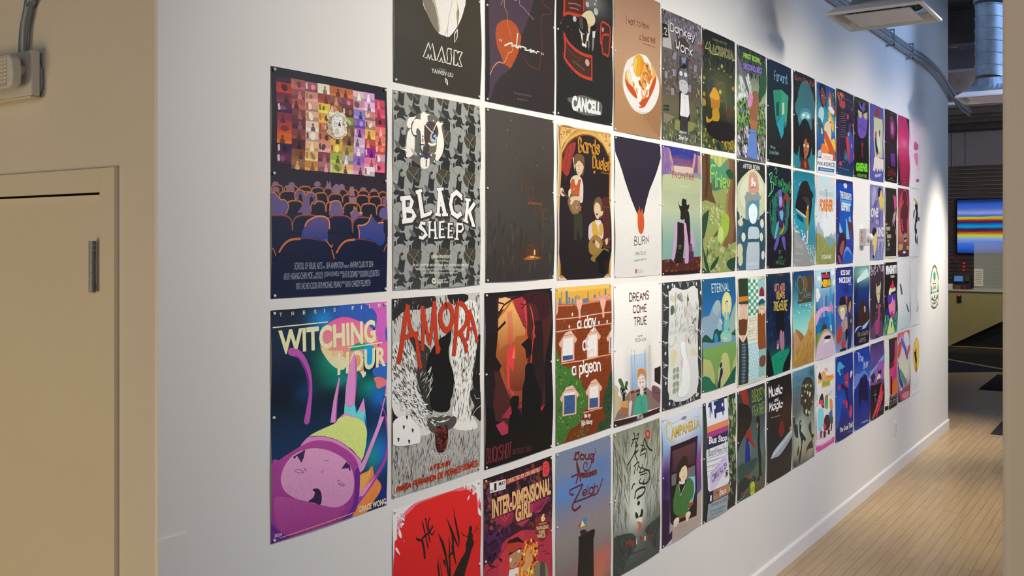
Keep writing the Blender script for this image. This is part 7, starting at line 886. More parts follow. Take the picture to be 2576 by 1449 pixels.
[3.6055,4.0408,1.7769,1.1806,[0.96,0.9,0.83],"poster of two tall bearded men beside green checkered and scaled columns, cream title box",["d8d4b4","d4d0b0"],[],[["p","2f3a26",[32,12,344,19,344,358,32,329]],["p","d07828",[44,242,329,240,332,301,50,303]],["p","3a4430",[44,303,344,302,344,347,44,332]],["p","e0b8a0",[59,336,329,346,314,534,73,529]],["k","8a5c4c",3,[187,360,193,526]],["k","8a5c4c",3,[238,363,238,529]],["l","4c3424",4,[79,352,133,348,169,359]],["l","4c3424",4,[223,360,268,353,314,365]],["s","6a3c20",[44,483,68,529,187,524,308,540,329,502,326,647,268,731,193,736,73,716,44,626]],["p","dca898",[118,725,268,737,178,818]],["p","2f3a28",[44,735,133,798,181,824,238,796,314,746,360,985,360,1354,32,1347]],["p","34445c",[133,831,268,832,268,1343,133,1343]],["k","b8c4cc",3,[133,842,268,847]],["k","b8c4cc",3,[133,883,268,889]],["k","b8c4cc",3,[133,925,268,932]],["k","b8c4cc",3,[133,967,268,974]],["k","b8c4cc",3,[133,1009,268,1016]],["k","b8c4cc",3,[133,1051,268,1058]],["k","b8c4cc",3,[133,1093,268,1101]],["k","b8c4cc",3,[133,1135,268,1143]],["k","b8c4cc",3,[133,1176,268,1185]],["k","b8c4cc",3,[133,1218,268,1227]],["k","b8c4cc",3,[133,1260,268,1270]],["k","b8c4cc",3,[133,1302,268,1312]],["k","b8c4cc",3,[169,834,169,1336]],["k","b8c4cc",3,[202,837,202,1340]],["k","b8c4cc",3,[235,840,235,1344]],["p","cce0d4",[344,31,705,29,705,510,344,497]],["p","94d0b8",[344,31,437,26,437,498,344,497]],["p","4c8c6c",[350,34,437,33,437,76,350,76]],["p","eef2e8",[455,47,505,46,505,71,455,71]],["p","4c8c6c",[524,40,612,40,612,83,524,83]],["p","eef2e8",[632,53,683,52,683,77,632,78]],["p","eef2e8",[369,86,418,86,418,110,369,111]],["p","5c9c78",[437,80,524,79,524,122,437,122]],["p","eef2e8",[543,93,593,92,593,117,543,118]],["p","5c9c78",[612,86,702,86,702,130,612,129]],["p","5c9c78",[350,119,437,119,437,162,350,161]],["p","eef2e8",[455,132,505,132,505,157,455,157]],["p","5c9c78",[524,126,612,126,612,169,524,169]],["p","eef2e8",[632,139,683,139,683,164,632,164]],["p","eef2e8",[369,171,418,171,418,196,369,196]],["p","4c8c6c",[437,165,524,165,524,208,437,208]],["p","eef2e8",[543,179,593,179,593,204,543,204]],["p","4c8c6c",[612,173,702,173,702,217,612,216]],["p","5c9c78",[350,204,437,204,437,247,350,246]],["p","eef2e8",[455,218,505,218,505,243,455,242]],["p","5c9c78",[524,212,612,212,612,256,524,255]],["p","eef2e8",[632,226,683,226,683,251,632,251]],["p","eef2e8",[369,256,418,256,418,281,369,281]],["p","5c9c78",[437,251,524,251,524,294,437,293]],["p","eef2e8",[543,265,593,265,593,290,543,290]],["p","5c9c78",[612,259,702,260,702,303,612,302]],["p","4c8c6c",[350,289,437,290,437,333,350,331]],["p","eef2e8",[455,303,505,304,505,328,455,328]],["p","4c8c6c",[524,298,612,299,612,342,524,341]],["p","eef2e8",[632,312,683,313,683,338,632,337]],["p","eef2e8",[369,341,418,342,418,366,369,366]],["p","5c9c78",[437,336,524,337,524,380,437,379]],["p","eef2e8",[543,351,593,351,593,376,543,376]],["p","5c9c78",[612,346,702,347,702,390,612,389]],["p","5c9c78",[350,374,437,375,437,418,350,416]],["p","eef2e8",[455,389,505,389,505,414,455,414]],["p","5c9c78",[524,384,612,385,612,429,524,427]],["p","eef2e8",[632,399,683,400,683,425,632,424]],["p","eef2e8",[369,426,418,427,418,452,369,451]],["p","4c8c6c",[437,421,524,423,524,466,437,464]],["p","eef2e8",[543,437,593,438,593,463,543,462]],["p","4c8c6c",[612,432,702,434,702,477,612,475]],["p","5c9c78",[350,459,437,461,437,504,350,501]],["p","eef2e8",[455,474,505,475,505,500,455,499]],["p","5c9c78",[524,470,612,472,612,515,524,513]],["p","eef2e8",[632,486,683,487,683,512,632,511]],["p","e8e0c4",[338,500,689,503,689,852,338,860]],["k","34302c",3,[360,764,673,770]],["h","242220","SHEEP",5,0,[381,522,641,523,381,620,641,620]],["h","242220","SHAPES",5,0,[344,643,663,644,344,749,663,747]],["h","242220","A FILM BY RAKEBI KO",2.4,0,[350,792,657,798,350,825,657,829]],["p","a8ccd4",[344,855,728,855,737,1355,369,1333]],["e","d4e4e8",390,893,30.9,20.2,0],["e","d4e4e8",477,896,31.3,20.3,0],["e","d4e4e8",565,900,31.6,20.4,0],["e","d4e4e8",654,903,32.0,20.5,0],["e","d4e4e8",434,942,31.1,20.2,0],["e","d4e4e8",521,946,31.4,20.4,0],["e","d4e4e8",609,949,31.8,20.5,0],["e","d4e4e8",699,953,32.2,20.6,0],["e","d4e4e8",390,982,30.9,20.2,0],["e","d4e4e8",477,986,31.3,20.3,0],["e","d4e4e8",565,991,31.6,20.4,0],["e","d4e4e8",654,995,32.0,20.5,0],["e","d4e4e8",434,1032,31.1,20.2,0],["e","d4e4e8",521,1036,31.4,20.4,0],["e","d4e4e8",609,1040,31.8,20.5,0],["e","d4e4e8",699,1045,32.2,20.6,0],["e","d4e4e8",390,1072,30.9,20.2,0],["e","d4e4e8",477,1077,31.3,20.3,0],["e","d4e4e8",565,1081,31.6,20.4,0],["e","d4e4e8",654,1086,32.0,20.5,0],["e","d4e4e8",434,1122,31.1,20.2,0],["e","d4e4e8",521,1126,31.4,20.4,0],["e","d4e4e8",609,1131,31.8,20.5,0],["e","d4e4e8",699,1136,32.2,20.6,0],["e","d4e4e8",390,1162,30.9,20.2,0],["e","d4e4e8",477,1167,31.3,20.3,0],["e","d4e4e8",565,1172,31.6,20.4,0],["e","d4e4e8",654,1177,32.0,20.5,0],["e","d4e4e8",434,1212,31.1,20.2,0],["e","d4e4e8",521,1217,31.4,20.4,0],["e","d4e4e8",609,1222,31.8,20.5,0],["e","d4e4e8",699,1228,32.2,20.6,0],["e","d4e4e8",390,1251,30.9,20.2,0],["e","d4e4e8",477,1257,31.3,20.3,0],["e","d4e4e8",565,1263,31.6,20.4,0],["e","d4e4e8",654,1268,32.0,20.5,0],["e","d4e4e8",434,1301,31.1,20.2,0],["e","d4e4e8",521,1307,31.4,20.4,0],["e","d4e4e8",609,1313,31.8,20.5,0],["e","d4e4e8",699,1319,32.2,20.6,0],["l","5c8c94",3,[350,872,530,906,728,895]],["l","5c8c94",3,[350,917,530,951,728,941]],["l","5c8c94",3,[350,962,530,996,728,987]],["l","5c8c94",3,[350,1006,530,1041,728,1033]],["l","5c8c94",3,[350,1051,530,1087,728,1079]],["l","5c8c94",3,[350,1096,530,1132,728,1124]],["l","5c8c94",3,[350,1141,530,1177,728,1170]],["l","5c8c94",3,[350,1185,530,1222,728,1216]],["l","5c8c94",3,[350,1230,530,1268,728,1262]],["l","5c8c94",3,[350,1275,530,1313,728,1308]],["p","94bcc0",[705,46,967,26,977,230,721,253]],["l","3c545c",4,[721,35,818,15,851,40,786,60,737,47]],["l","3c545c",4,[851,40,917,13,957,43,900,53]],["s","8c2434",[747,266,770,186,845,146,917,181,933,275]],["p","cfe4e8",[737,265,943,275,967,346,721,333]],["s","28546c",[721,333,818,304,917,315,957,369,721,379]],["p","5c9c8c",[721,379,950,363,957,398,721,404]],["s","e0b8a0",[721,402,957,404,943,508,851,513,728,494]],["s","8a4c20",[705,447,737,500,786,486,851,519,900,493,950,514,990,464,1000,581,1010,932,917,988,818,986,705,939,689,674]],["l","34241c",4,[760,433,818,431]],["l","34241c",4,[858,435,917,436]],["s","e8c8b0",[786,452,851,525,900,459]],["p","94bcb4",[734,965,1000,966,1000,1328,737,1326]],["s","7a4c38",[747,1092,818,1053,967,1062,990,1117,967,1184,851,1204,747,1161]]],1],
[3.6059,4.0343,1.1572,0.5551,[0.75,0.7,0.65],"dark teal poster of a large bird-like shape in red sleeves meeting a thin black figure",["2c2f30","2f3a3c","3a4648","445454","4c605c","465a50","4a5a4c","3a4438"],[],[["p","8a2c1c",[75,-4,323,7,389,229,226,192]],["s","221c1a",[0,187,226,185,381,228,480,342,460,468,342,549,150,643,19,746,0,749]],["p","8a2c1c",[273,580,342,528,460,554,519,707,620,782,603,816,480,743,342,648,273,650]],["s","1f2474",[303,649,381,648,401,715,420,876,401,1107,234,1074,246,871]],["l","c8c4b8",4,[381,698,440,765,420,876]],["p","8a2c20",[303,1088,389,1105,381,1253,303,1239]],["s","1b1715",[660,427,721,407,783,446,803,566,803,683,783,797,816,978,824,1126,886,1238,783,1213,762,1274,660,1246,733,1196,721,1048,701,898,701,724,733,613,680,546]],["e","a07048",701,532,28.6,40.7,0],["l","8a3c24",6,[519,707,620,797]],["l","c8c4b4",3,[928,793,866,899,992,1055]],["s","2c4440",[0,937,303,939,620,941,660,992,539,1070,303,1109,0,1103]],["s","1c2c2c",[19,1162,226,1121,420,1190,539,1157,620,1245,226,1305,19,1385]],["s","a8b828",[440,1251,539,1236,599,1299,587,1411,499,1421,440,1365]],["l","a0b0ac",4,[37,1389,226,1361,381,1267,539,1185]],["t","7c4c34","SIMONE FEATHER SHORE",1,[112,1294,970,1332,112,1343,970,1391]],["l","1c1c1c",4,[112,735,120,932]],["h","94a82c","BIRDS",11,0,[499,44,874,41,499,202,874,217]],["h","94a82c","OF A",5,0,[899,52,983,47,899,110,983,210]],["h","94a82c","FEATHER",10,0,[507,253,1000,250,507,375,1000,413]]],1],
[4.0674,4.4962,3.0392,2.4377,[1.22,1.14,1.04],"near-black poster of a glowing teal folded room with a thin chalk-like pale title",["0c1c2c","12222a","1a2528","1e2422","1e201e","1c1d1a"],[["102c4c",489,16,431,85,0.6]],[["p","2c8c6c",[224,411,552,360,552,718,343,839,314,743]],["p","3c9c7c",[552,360,867,416,841,630,788,837,552,718]],["p","1c4c44",[343,572,468,532,480,726,356,760]],["p","c4dcb4",[607,541,693,524,693,682,607,712]],["k","5c9c7c",3,[650,529,650,701]],["k","5c9c7c",3,[607,619,693,603]],["p","2c9ca4",[343,832,552,704,788,859,552,1053]],["p","1c7c94",[343,832,552,704,573,730,385,856]],["k","1c6c7c",3,[447,772,702,946]],["p","123c44",[667,828,702,817,710,874,667,892]],["p","0f1818",[659,907,788,837,723,1002,650,1008]],["h","3c6ca0","Forward",13,0,[273,135,810,113,273,272,810,257]],["h","a8d8e0","Forward",8,0,[265,131,801,108,265,268,801,252]],["h","a8d8e0","film by",3.5,0,[119,1173,323,1177,119,1224,323,1220]],["h","a8d8e0","Connie Siskin",3.5,0,[91,1237,468,1240,91,1293,468,1282]]],1],
[4.0643,4.4981,2.4176,1.8152,[1.19,1.11,1.01],"black poster of a violet figure among teal plants under dripping neon green title letters",["181c28","181b26","1a1a24","1c1820","1c171e","201a1e"],[],[["s","2c6c5c",[219,536,291,386,510,303,736,306,929,464,852,723,736,902,219,979,183,734]],["s","181c24",[327,434,510,353,698,371,775,571,660,827,400,805,327,632]],["x",["3c9c74","2c7c64","205c50"],80,50,5,60,2,[112,442,437,368,400,655,148,930,77,662]],["x",["3c9c74","2c7c64","205c50"],60,40,5,120,3,[585,400,929,464,890,747,660,852]],["l","5ce08c",13,[95,113,130,197,155,294,112,393,42,420]],["l","5ce08c",13,[77,127,183,96,165,171,112,222,219,229,219,315,130,380,84,382]],["h","4cd07c","OTANOMANIA",9,0,[248,127,1008,198,248,253,1008,359]],["l","5ce08c",9,[291,59,327,20,382,48,327,88,356,99]],["l","5ce08c",8,[969,257,988,385,910,439]],["s","6c60b8",[400,332,510,315,548,364,585,425,604,525,510,566,444,530,437,430]],["s","a49ce0",[466,417,548,414,566,501,510,541,459,505]],["s","9c3434",[736,356,794,367,890,466,929,516,813,481,641,423,653,574,604,576,615,424]],["s","3c2c5c",[382,557,510,578,698,548,755,622,698,700,623,777,510,841,437,754,400,655]],["s","d08c34",[437,592,529,640,623,575,604,607,529,653]],["s","6cb4cc",[473,616,604,601,641,650,585,740,510,703]],["s","6cb0d0",[437,779,400,854,291,991,255,979,327,830,418,742]],["s","d8942c",[641,764,653,839,585,903,437,929,510,891,604,840]],["s","6858b0",[345,966,437,966,418,1041,291,1151,237,1126,291,1040]],["s","6858b0",[548,978,679,959,717,1080,736,1143,679,1143,585,1054]],["l","2c2034",8,[273,1151,237,1225]],["l","2c2034",8,[717,1143,736,1232]],["l","6c5444",3,[585,1041,813,1042,969,1094,988,1184,775,1283]],["h","5cb878","BY",5,0,[444,1147,548,1144,444,1197,548,1192]],["h","5cb878","LEAH",5,0,[429,1228,604,1224,429,1271,604,1268]],["h","5cb878","NEVILLE",5,0,[334,1291,698,1276,334,1338,698,1345]]],1],
[4.0554,4.4823,1.7814,1.1818,[0.92,0.86,0.8],"deep blue forest poster with small pink bearded figures on a green glow",["142f3c","121f3a","10203c","111f40","131f40","1a2a40","125c58","0f3030"],[["0c0c10",530,667,203,222,1]],[["x",["1c4c74","183c64","0c1c34"],110,34,3,90,2,[17,70,1000,40,1000,1054,512,1084,17,965]],["s","0f8c68",[155,1146,512,1084,734,1092,923,1098,885,1233,696,1276,678,1410,261,1405,190,1246]],["x",["14a078","0c7058"],50,22,2,60,4,[261,1145,809,1125,659,1383,296,1379]],["s","0f1214",[0,1023,121,1118,226,1286,268,1406,0,1404]],["s","0f1214",[1039,1083,885,1170,696,1300,678,1410,1047,1421]],["p","0e0f16",[360,508,734,506,734,830,622,846,367,802]],["s","9c7480",[494,873,549,797,604,820,622,846,689,827,689,1051,604,1086,530,1061,487,983]],["p","d87484",[530,839,578,791,604,845]],["s","a88490",[375,997,403,951,458,968,447,1053,385,1047]],["e","8a3c84",429,953,43.4,30.6,0],["e","c8b0a8",396,1030,28.8,19.6,0],["t","c8484c","SUNT WONG",0,[421,16,659,17,421,32,659,36]],["h","c87c68","WIZARD",20,0,[278,149,726,144,278,261,726,246]],["h","d8a850","RUNTS",20,0,[367,265,704,268,367,356,704,355]],["h","d8b848","TREASURE",20,0,[247,392,839,384,247,507,839,535]]],1],
[4.0616,4.5,1.1593,0.5578,[0.71,0.66,0.62],"black poster with white blackletter title, a violin scroll and a large pale sword blade",["1b1918","1f1a19","231f1d","1e2023","1a1e24","16191e"],[["3c2018",712,561,279,243,0.8]],[["l","6a2c20",7,[850,268,758,385,666,524,598,620]],["s","6a241c",[553,613,644,642,689,725,621,804,509,816,451,761,478,676]],["l","3c1410",4,[585,648,567,750]],["l","4c2018",3,[487,602,376,719]],["s","8c9498",[1000,790,1000,883,487,1052,246,1052,130,1048,203,985,398,916]],["p","a8b0b4",[1000,798,1000,829,398,991,139,1050,224,974]],["e","a87c3c",953,767,56.7,21.6,0],["h","e4dcd4","Music",30,1,[80,74,585,120,80,217,585,225]],["h","e4dcd4","and",16,1,[276,262,407,264,276,303,407,306]],["h","e4dcd4","Magic",30,1,[80,293,585,331,80,436,585,439]],["t","b0a8a0","A film by Sophie Chou",0,[160,495,495,510,160,519,495,534]]],1],
[4.5385,4.9734,3.0382,2.4329,[1.07,1.01,0.94],"black poster of a giant teal cloud head with glowing eyes above a dark-haired face",["1c1813","1d1914","1d1914","1a1713","16140f","14140f","12130f","20505a"],[["2c8088",88,1317,166,96,0.9],["2c8088",880,1287,182,100,0.9]],[["s","3c6c70>3c747c",[238,245,271,186,407,109,562,93,719,127,826,224,880,229,909,314,1007,381,1007,493,953,600,844,622,844,722,801,788,709,725,614,668,510,646,390,685,254,774,214,730,171,638,88,594,62,490,138,407,171,349,181,284]],["s","4c8c94",[254,619,356,521,631,490,808,537,808,604,666,663,510,646,356,683,221,729]],["s","84c4c8",[322,611,492,550,702,549,773,597,649,642,510,635,372,671]],["e","f4fcff",434,602,44.6,20.6,0],["e","f4fcff",649,602,45.8,20.9,0],["l","1e4c50",4,[475,492,527,458,544,484,614,470]],["p","3c6c70",[171,210,238,245,214,258]],["s","2c8088",[0,1185,154,1217,238,1060,254,1274,356,1354,0,1392]],["s","2c8088",[808,1048,844,1156,1000,1167,1000,1386,631,1380,596,1262]],["s","17130f",[254,1113,288,895,424,839,631,831,773,918,808,1048,702,1188,527,1255,356,1213]],["s","a8643c",[417,1035,510,935,579,989,666,1004,659,1103,579,1197,510,1218,441,1164]],["e","f0ece4",444,1047,41.2,18.5,0],["e","f0ece4",617,1044,42.1,18.7,0],["e","1c1410",451,1049,13.7,7.6,0],["e","1c1410",617,1046,14.0,7.7,0],["s","4c1c18",[485,1138,520,1127,541,1137,513,1149]],["p","a05c34",[451,1206,555,1204,544,1265,451,1250]],["s","5c2418",[356,1278,492,1241,614,1250,684,1322,709,1381,315,1378]],["s","c04c2c",[458,1282,510,1268,562,1330,544,1375,475,1357]],["h","c86444","Burn The Witch",8,0,[75,58,974,43,75,127,974,125]]],1],
[4.5344,4.9717,2.4156,1.8162,[1.13,1.06,0.97],"aqua sea poster of a black grand piano in the surf beside a slim player",["1f7888","2088a0","2490a8","2490a8","2c98ac","2c8c9c","5c9ca0","808c8c"],[],[["s","9a9c98",[0,809,119,848,279,950,474,1022,573,1096,674,1181,810,1289,965,1393,0,1371]],["x",["d8e8e8","e8f0f0"],120,16,1.5,40,2,[0,646,214,827,408,866,640,1012,948,1098,1000,1378,810,1321,474,1054,151,909,0,829]],["x",["d8ecec","b0d8dc"],30,10,2,20,3,[25,159,983,165,983,251,25,260]],["x",["18505c"],30,22,5,30,4,[25,17,983,4,983,219,640,212]],["s","221d19",[246,230,343,159,490,128,623,140,691,200,758,260,854,288,827,369,183,356,167,326]],["p","1d1916",[151,357,810,370,827,502,775,652,674,791,607,676,119,573,81,563,103,440]],["s","3c3834",[343,381,607,371,741,462,640,507,474,428]],["p","d0ccc4",[113,542,557,646,547,682,100,563]],["k","2c2824",3,[135,554,129,567]],["k","2c2824",3,[176,563,170,577]],["k","2c2824",3,[218,572,211,587]],["k","2c2824",3,[259,581,253,597]],["k","2c2824",3,[301,591,295,606]],["k","2c2824",3,[343,600,337,616]],["k","2c2824",3,[385,610,379,626]],["k","2c2824",3,[428,619,421,636]],["k","2c2824",3,[471,628,464,646]],["k","2c2824",3,[513,638,507,656]],["k","1d1916",9,[167,597,167,710]],["k","1d1916",9,[408,659,415,768]],["s","0f4c54",[183,622,408,680,408,742,214,683]],["s","d8b898",[590,508,633,481,667,517,640,560,600,550]],["s","b08c2c",[547,572,640,554,680,590,657,738,640,865,557,855,540,656]],["p","e0d4c8",[557,855,623,854,590,1044,557,1043]],["p","4c7c84",[623,865,691,864,680,970,607,1075]],["h","c4c4c0","The Waves",6,0,[88,1001,376,1043,88,1113,376,1126]],["t","c8c8c4","film by",0,[103,1164,408,1178,103,1215,408,1214]],["t","c8c8c4","Zhang Yue",0,[72,1266,359,1281,72,1301,359,1312]]],1],
[4.5244,4.9576,1.7832,1.1819,[0.89,0.84,0.78],"desert poster of a tall sand dune and pyramid under a blue sky with neon title",["1c3c68","1c4c74","3c8c9c","64b4b4","8cccc0","b0d8cc","a8a070","8a6c3c"],[],[["s","b88c5c",[7,904,55,866,115,828,221,868,458,952,390,1022,121,1149,7,1159]],["s","946c44",[115,828,458,952,356,1041,221,943]],["s","c8a054>a87c3c",[1018,559,880,674,702,795,631,889,458,974,188,1091,0,1169,0,1388,1018,1386]],["x",["d8b468","946828","b08440"],90,50,5,120,3,[989,670,702,873,188,1133,0,1243,0,1381,989,1378]],["x",["6c4820"],8,30,3,110,5,[458,1279,808,881,844,995,527,1352]],["p","50402c",[204,72,390,89,898,78,880,468,527,471,204,469]],["s","6a5434",[424,90,596,85,667,208,562,314,458,200]],["l","c85c6c",6,[880,77,898,217,862,327,862,461]],["l","4cb8b8",10,[322,71,221,105,204,212,288,312,407,307,475,201,424,112,322,71]],["l","4cb8b8",9,[204,319,221,406,322,433,441,385,544,280,458,266]],["l","4cb8b8",8,[527,290,492,365,579,375,614,294,614,382,684,319,667,374,737,366,773,323,791,369,844,360]],["l","4c9ca0",5,[492,398,844,405]],["e","3c8c7c",121,176,19.8,53.4,0],["x",["d0e8e0","e8f0ea"],14,34,4,0,6,[23,459,953,511,880,641,188,619]],["h","3c7c8c","Alan Si Jordan",2.5,0,[356,510,702,530,356,537,702,554]]],1],
[4.5253,4.9665,1.1615,0.5586,[0.68,0.63,0.6],"misty grey poster of a dark tree full of pale round faces above shadowy dancing figures",["4c7c8c","4c6c78","545c60","5c605e","7c7c6c","8c8c78","8c8468","4c5450"],[["2c2c2c",231,630,229,145,0.7],["a8b4a0",344,879,233,268,0.7],["a09478",776,1237,204,150,0.6],["24303c",857,95,164,88,0.7],["202c34",81,1316,149,72,0.8],["b8a47c",897,1033,123,151,0.6]],[["s","342f28",[325,327,383,212,518,149,696,151,857,208,930,305,946,434,897,579,776,624,696,725,577,694,460,640,460,566,344,501,306,422]],["x",["4c4438","28241f","5c5444"],90,24,2,70,2,[344,269,696,164,918,304,897,579,538,651,325,449]],["e","b8b488",788,290,28.2,22.8,0],["e","b8b488",744,407,48.2,39.0,0],["e","b8b488",538,262,31.4,25.7,0],["e","b8b488",628,367,31.7,25.8,0],["e","b8b488",499,338,23.4,19.2,0],["e","b8b488",421,242,19.3,15.9,0],["e","b8b488",597,641,47.4,38.7,0],["e","b8b488",530,477,31.3,25.7,0],["e","b8b488",877,538,20.4,16.4,0],["e","b8b488",728,667,40.1,32.5,0],["e","b8b488",364,381,23.0,19.1,0],["e","b8b488",636,256,19.8,16.1,0],["e","1c2c2c",756,634,32.2,25.0,0],["s","22262e",[276,746,337,725,375,774,344,830,325,876,421,940,538,1022,518,1061,421,1026,383,1093,344,1245,287,1344,249,1264,337,1085,306,982,261,877]],["e","c0b498",337,774,22.9,24.4,0],["s","2c3038",[756,821,796,802,816,893,836,997,959,1043,865,1103,918,1213,776,1212,636,1212,597,1279,585,1178,716,1114,836,1085,716,952,676,871]],["s","2f333a",[26,635,81,655,118,757,193,769,200,952,81,908,26,767]],["s","34383e",[231,1066,249,1167,193,1217,163,1163]],["h","1c3c4c","STRAUS &",5,0,[63,71,499,104,63,173,499,190]],["h","1c3c4c","ISTER",5,0,[81,211,306,233,81,319,306,325]]],1],
[5.0166,5.4405,3.0315,2.4281,[1.09,1.04,0.97],"bright blue and orange poster crowded with cartoon heads above a white title band",["1c4c94","1c5ca4","2c94a8","3c9cb0","2c5ca0","1c509c","1c509c","e8e8e4"],[],[["s","201c2c",[114,49,192,3,348,-12,447,28,459,217,447,396,387,320,269,380,153,312,114,177]],["s","8c4430",[184,203,211,94,289,61,368,121,427,232,387,332,328,362,230,315]],["l","201c2c",8,[192,208,289,190,269,99]],["e","f0e8e0",258,196,27.3,5.9,0],["e","f0e8e0",399,210,23.8,5.9,0],["s","c8601c",[587,177,628,101,689,75,758,120,750,206,689,165,607,211]],["s","ecc8a0",[587,213,689,165,750,218,709,307,628,328,579,274]],["s","8c4c24",[689,165,791,177,812,295,750,314,709,259]],["s","1c4c4c",[791,68,916,22,1000,54,1000,322,874,264,791,152]],["x",["d8a8a0"],6,14,1.4,0,3,[812,90,916,77,916,149,812,162]],["p","8c4c24",[833,317,1000,286,1000,469,874,458]],["p","e8e8ec",[547,337,750,314,916,380,874,433,587,404]],["s","b8d8d8",[76,449,192,378,308,400,348,490,269,639,114,654]],["s","3c5c64",[30,593,153,557,308,659,328,774,230,848,114,782]],["p","dce4e4",[211,727,269,698,289,790,223,807]],["s","e8b040",[567,418,628,382,730,449,833,511,916,575,916,672,853,714,750,615,628,556]],["s","ecc8a8",[387,651,487,588,668,551,750,639,730,858,648,889,507,806,387,734]],["s","ecc8a8",[587,512,689,489,730,545,689,597,607,581]],["e","2c1c1c",697,573,24.6,14.4,0],["s","f0c030",[348,867,507,901,750,856,916,818,979,959,916,1049,668,1043,427,1026]],["s","e87c34",[192,986,308,947,467,987,567,1051,547,1112,153,1152]],["p","c85424",[387,745,467,738,916,1025,979,1166,833,1176,668,1103,348,855]],["s","b8ccd0",[19,1092,114,1062,192,1079,153,1158,8,1174]],["p","ece8e4",[230,1100,812,1093,812,1178,172,1186]],["t","e89c40","SCOUT",3,[297,1136,717,1124,297,1171,717,1166]],["p","ece8e4",[0,1192,1000,1183,958,1387,-19,1402]],["t","3c4048","FIX-FORCE",2,[19,1252,945,1217,19,1303,945,1290]],["p","3c74a8",[69,1332,937,1318,916,1377,57,1391]],["t","dce4ec","EOLIAN UNBRIDGE",1,[172,1349,824,1344,172,1367,824,1361]]],1],
[4.9947,5.434,2.411,1.8182,[1.13,1.07,0.98],"pale watercolour landscape poster with a sword hanging over an orange title and green cliffs",["c4dce4","c8dce0","d8dcd8","dce0e0","e0e4e4","a8a888","98a05c","808850"],[],[["s","e0d4cc",[0,5,249,30,106,113,177,196,0,236]],["s","e4d8d0",[1000,-10,768,47,617,144,845,122,1000,92]],["s","e8ecea",[394,559,1000,523,1000,931,358,932]],["s","b0b4bc",[7,804,134,700,213,802,321,845,358,932,249,954,106,879,7,869]],["s","b0b4bc",[617,921,749,870,845,909,980,852,1000,999,692,1010]],["p","989c54",[0,879,141,879,358,938,468,1009,617,1132,579,1231,579,1366,0,1349]],["p","989c54",[1000,993,845,1021,730,1099,654,1232,635,1367,1000,1362]],["s","7ca4a8",[431,938,617,926,845,954,922,988,730,1077,635,1098,505,1020]],["l","5c9484",16,[635,1087,635,1176,579,1364]],["x",["7c8044","b0b46c"],40,24,2,60,3,[18,954,394,998,542,1330,18,1330]],["l","8c6430",5,[486,122,490,215]],["p","d88434",[423,207,549,204,542,219,431,221]],["p","98a4ac",[479,221,508,220,538,645,520,645]],["h","34302c","FRIENDSHIP QUEST",4,0,[159,235,872,236,159,305,872,299]],["t","d8a060","FOREVER",5,[177,359,860,341,177,548,860,540]],["t","e87c1c","FOREVER",3,[184,360,845,345,184,540,845,536]],["t","f0ece0","BY DAN KAMPE",2,[292,1205,760,1209,292,1270,760,1278]]],1],
[4.9925,5.4227,1.7814,1.1822,[0.87,0.82,0.77],"blue city poster with a long pink arm, a big pale round face at its foot",["a8ccd8","a0c8d8","6c9cc0","2c5ca0","1c5c98","1c60a0","7c8c7c","c8a8b8"],[],[["p","5c84a8",[93,477,161,476,161,962,93,968]],["p","6c8cb4",[188,424,283,424,283,972,188,976]],["p","7c9cc4",[321,327,438,327,438,984,321,987]],["p","3c6ca0",[438,413,536,414,536,992,438,996]],["p","5c8cb8",[575,432,674,432,674,1003,575,1007]],["p","3c94c0",[694,308,795,307,795,1013,694,1016]],["p","4c7cb0",[815,408,897,407,897,1021,815,1026]],["p","2c6ca4",[918,401,1000,400,1000,1029,918,1034]],["p","1c6ca8",[56,749,959,738,1000,1053,19,974]],["p","3c54a0",[245,750,438,740,438,996,245,980]],["p","2c8cbc",[654,719,795,716,795,1013,654,1002]],["e","e4e8e8",150,130,75.8,39.0,0],["e","e4e8e8",56,327,93.9,48.5,0],["e","e4e8e8",93,397,113.3,58.3,0],["e","e4e8e8",897,54,102.9,50.7,0],["e","e4e8e8",959,223,91.1,44.8,0],["e","e4e8e8",75,464,56.4,29.1,0],["s","d0a0c0",[0,699,93,637,283,591,516,587,735,617,775,667,674,679,477,649,283,672,169,733,0,859]],["s","d07cac",[674,649,795,514,844,564,918,616,897,686,856,720,795,668]],["s","2c3c3c",[245,923,341,849,477,871,516,967,283,995]],["s","6c8c3c",[0,1018,112,970,207,1012,169,1124,0,1166]],["p","e0c8c8",[715,900,775,887,815,991,735,996]],["s","4c5c8c",[836,968,918,939,959,1038,897,1057]],["s","a89c4c",[0,1222,93,1083,283,960,477,935,674,979,877,1079,1000,1221,1000,1401,0,1393]],["s","d0b8c8",[19,1270,93,1140,245,1027,438,978,635,1000,836,1087,979,1243,1000,1401,555,1416,19,1412]],["p","18161c",[379,1061,516,1043,735,1061,715,1113,379,1090]],["e","f0ecf0",445,1131,62.6,30.3,0],["e","f0ecf0",595,1135,63.7,32.9,0],["l","4c4050",3,[379,1107,438,1159,516,1154]],["l","4c4050",3,[536,1156,615,1169,666,1132]],["l","4c4050",3,[469,1232,469,1302,504,1346,536,1308,536,1238]],["l","4c4050",3,[368,1199,399,1214]],["l","4c4050",3,[635,1194,674,1192]],["p","2c2430",[245,47,735,43,755,156,795,288,226,288,283,163]],["t","c83c74","MAGICAL",5,[275,65,715,72,275,134,715,137]],["t","e8b824","NERVA",6,[252,157,775,159,252,272,775,281]],["p","e8b830",[488,42,516,14,555,67,516,84]],["k","3c5c80",5,[508,294,508,452]]],1],
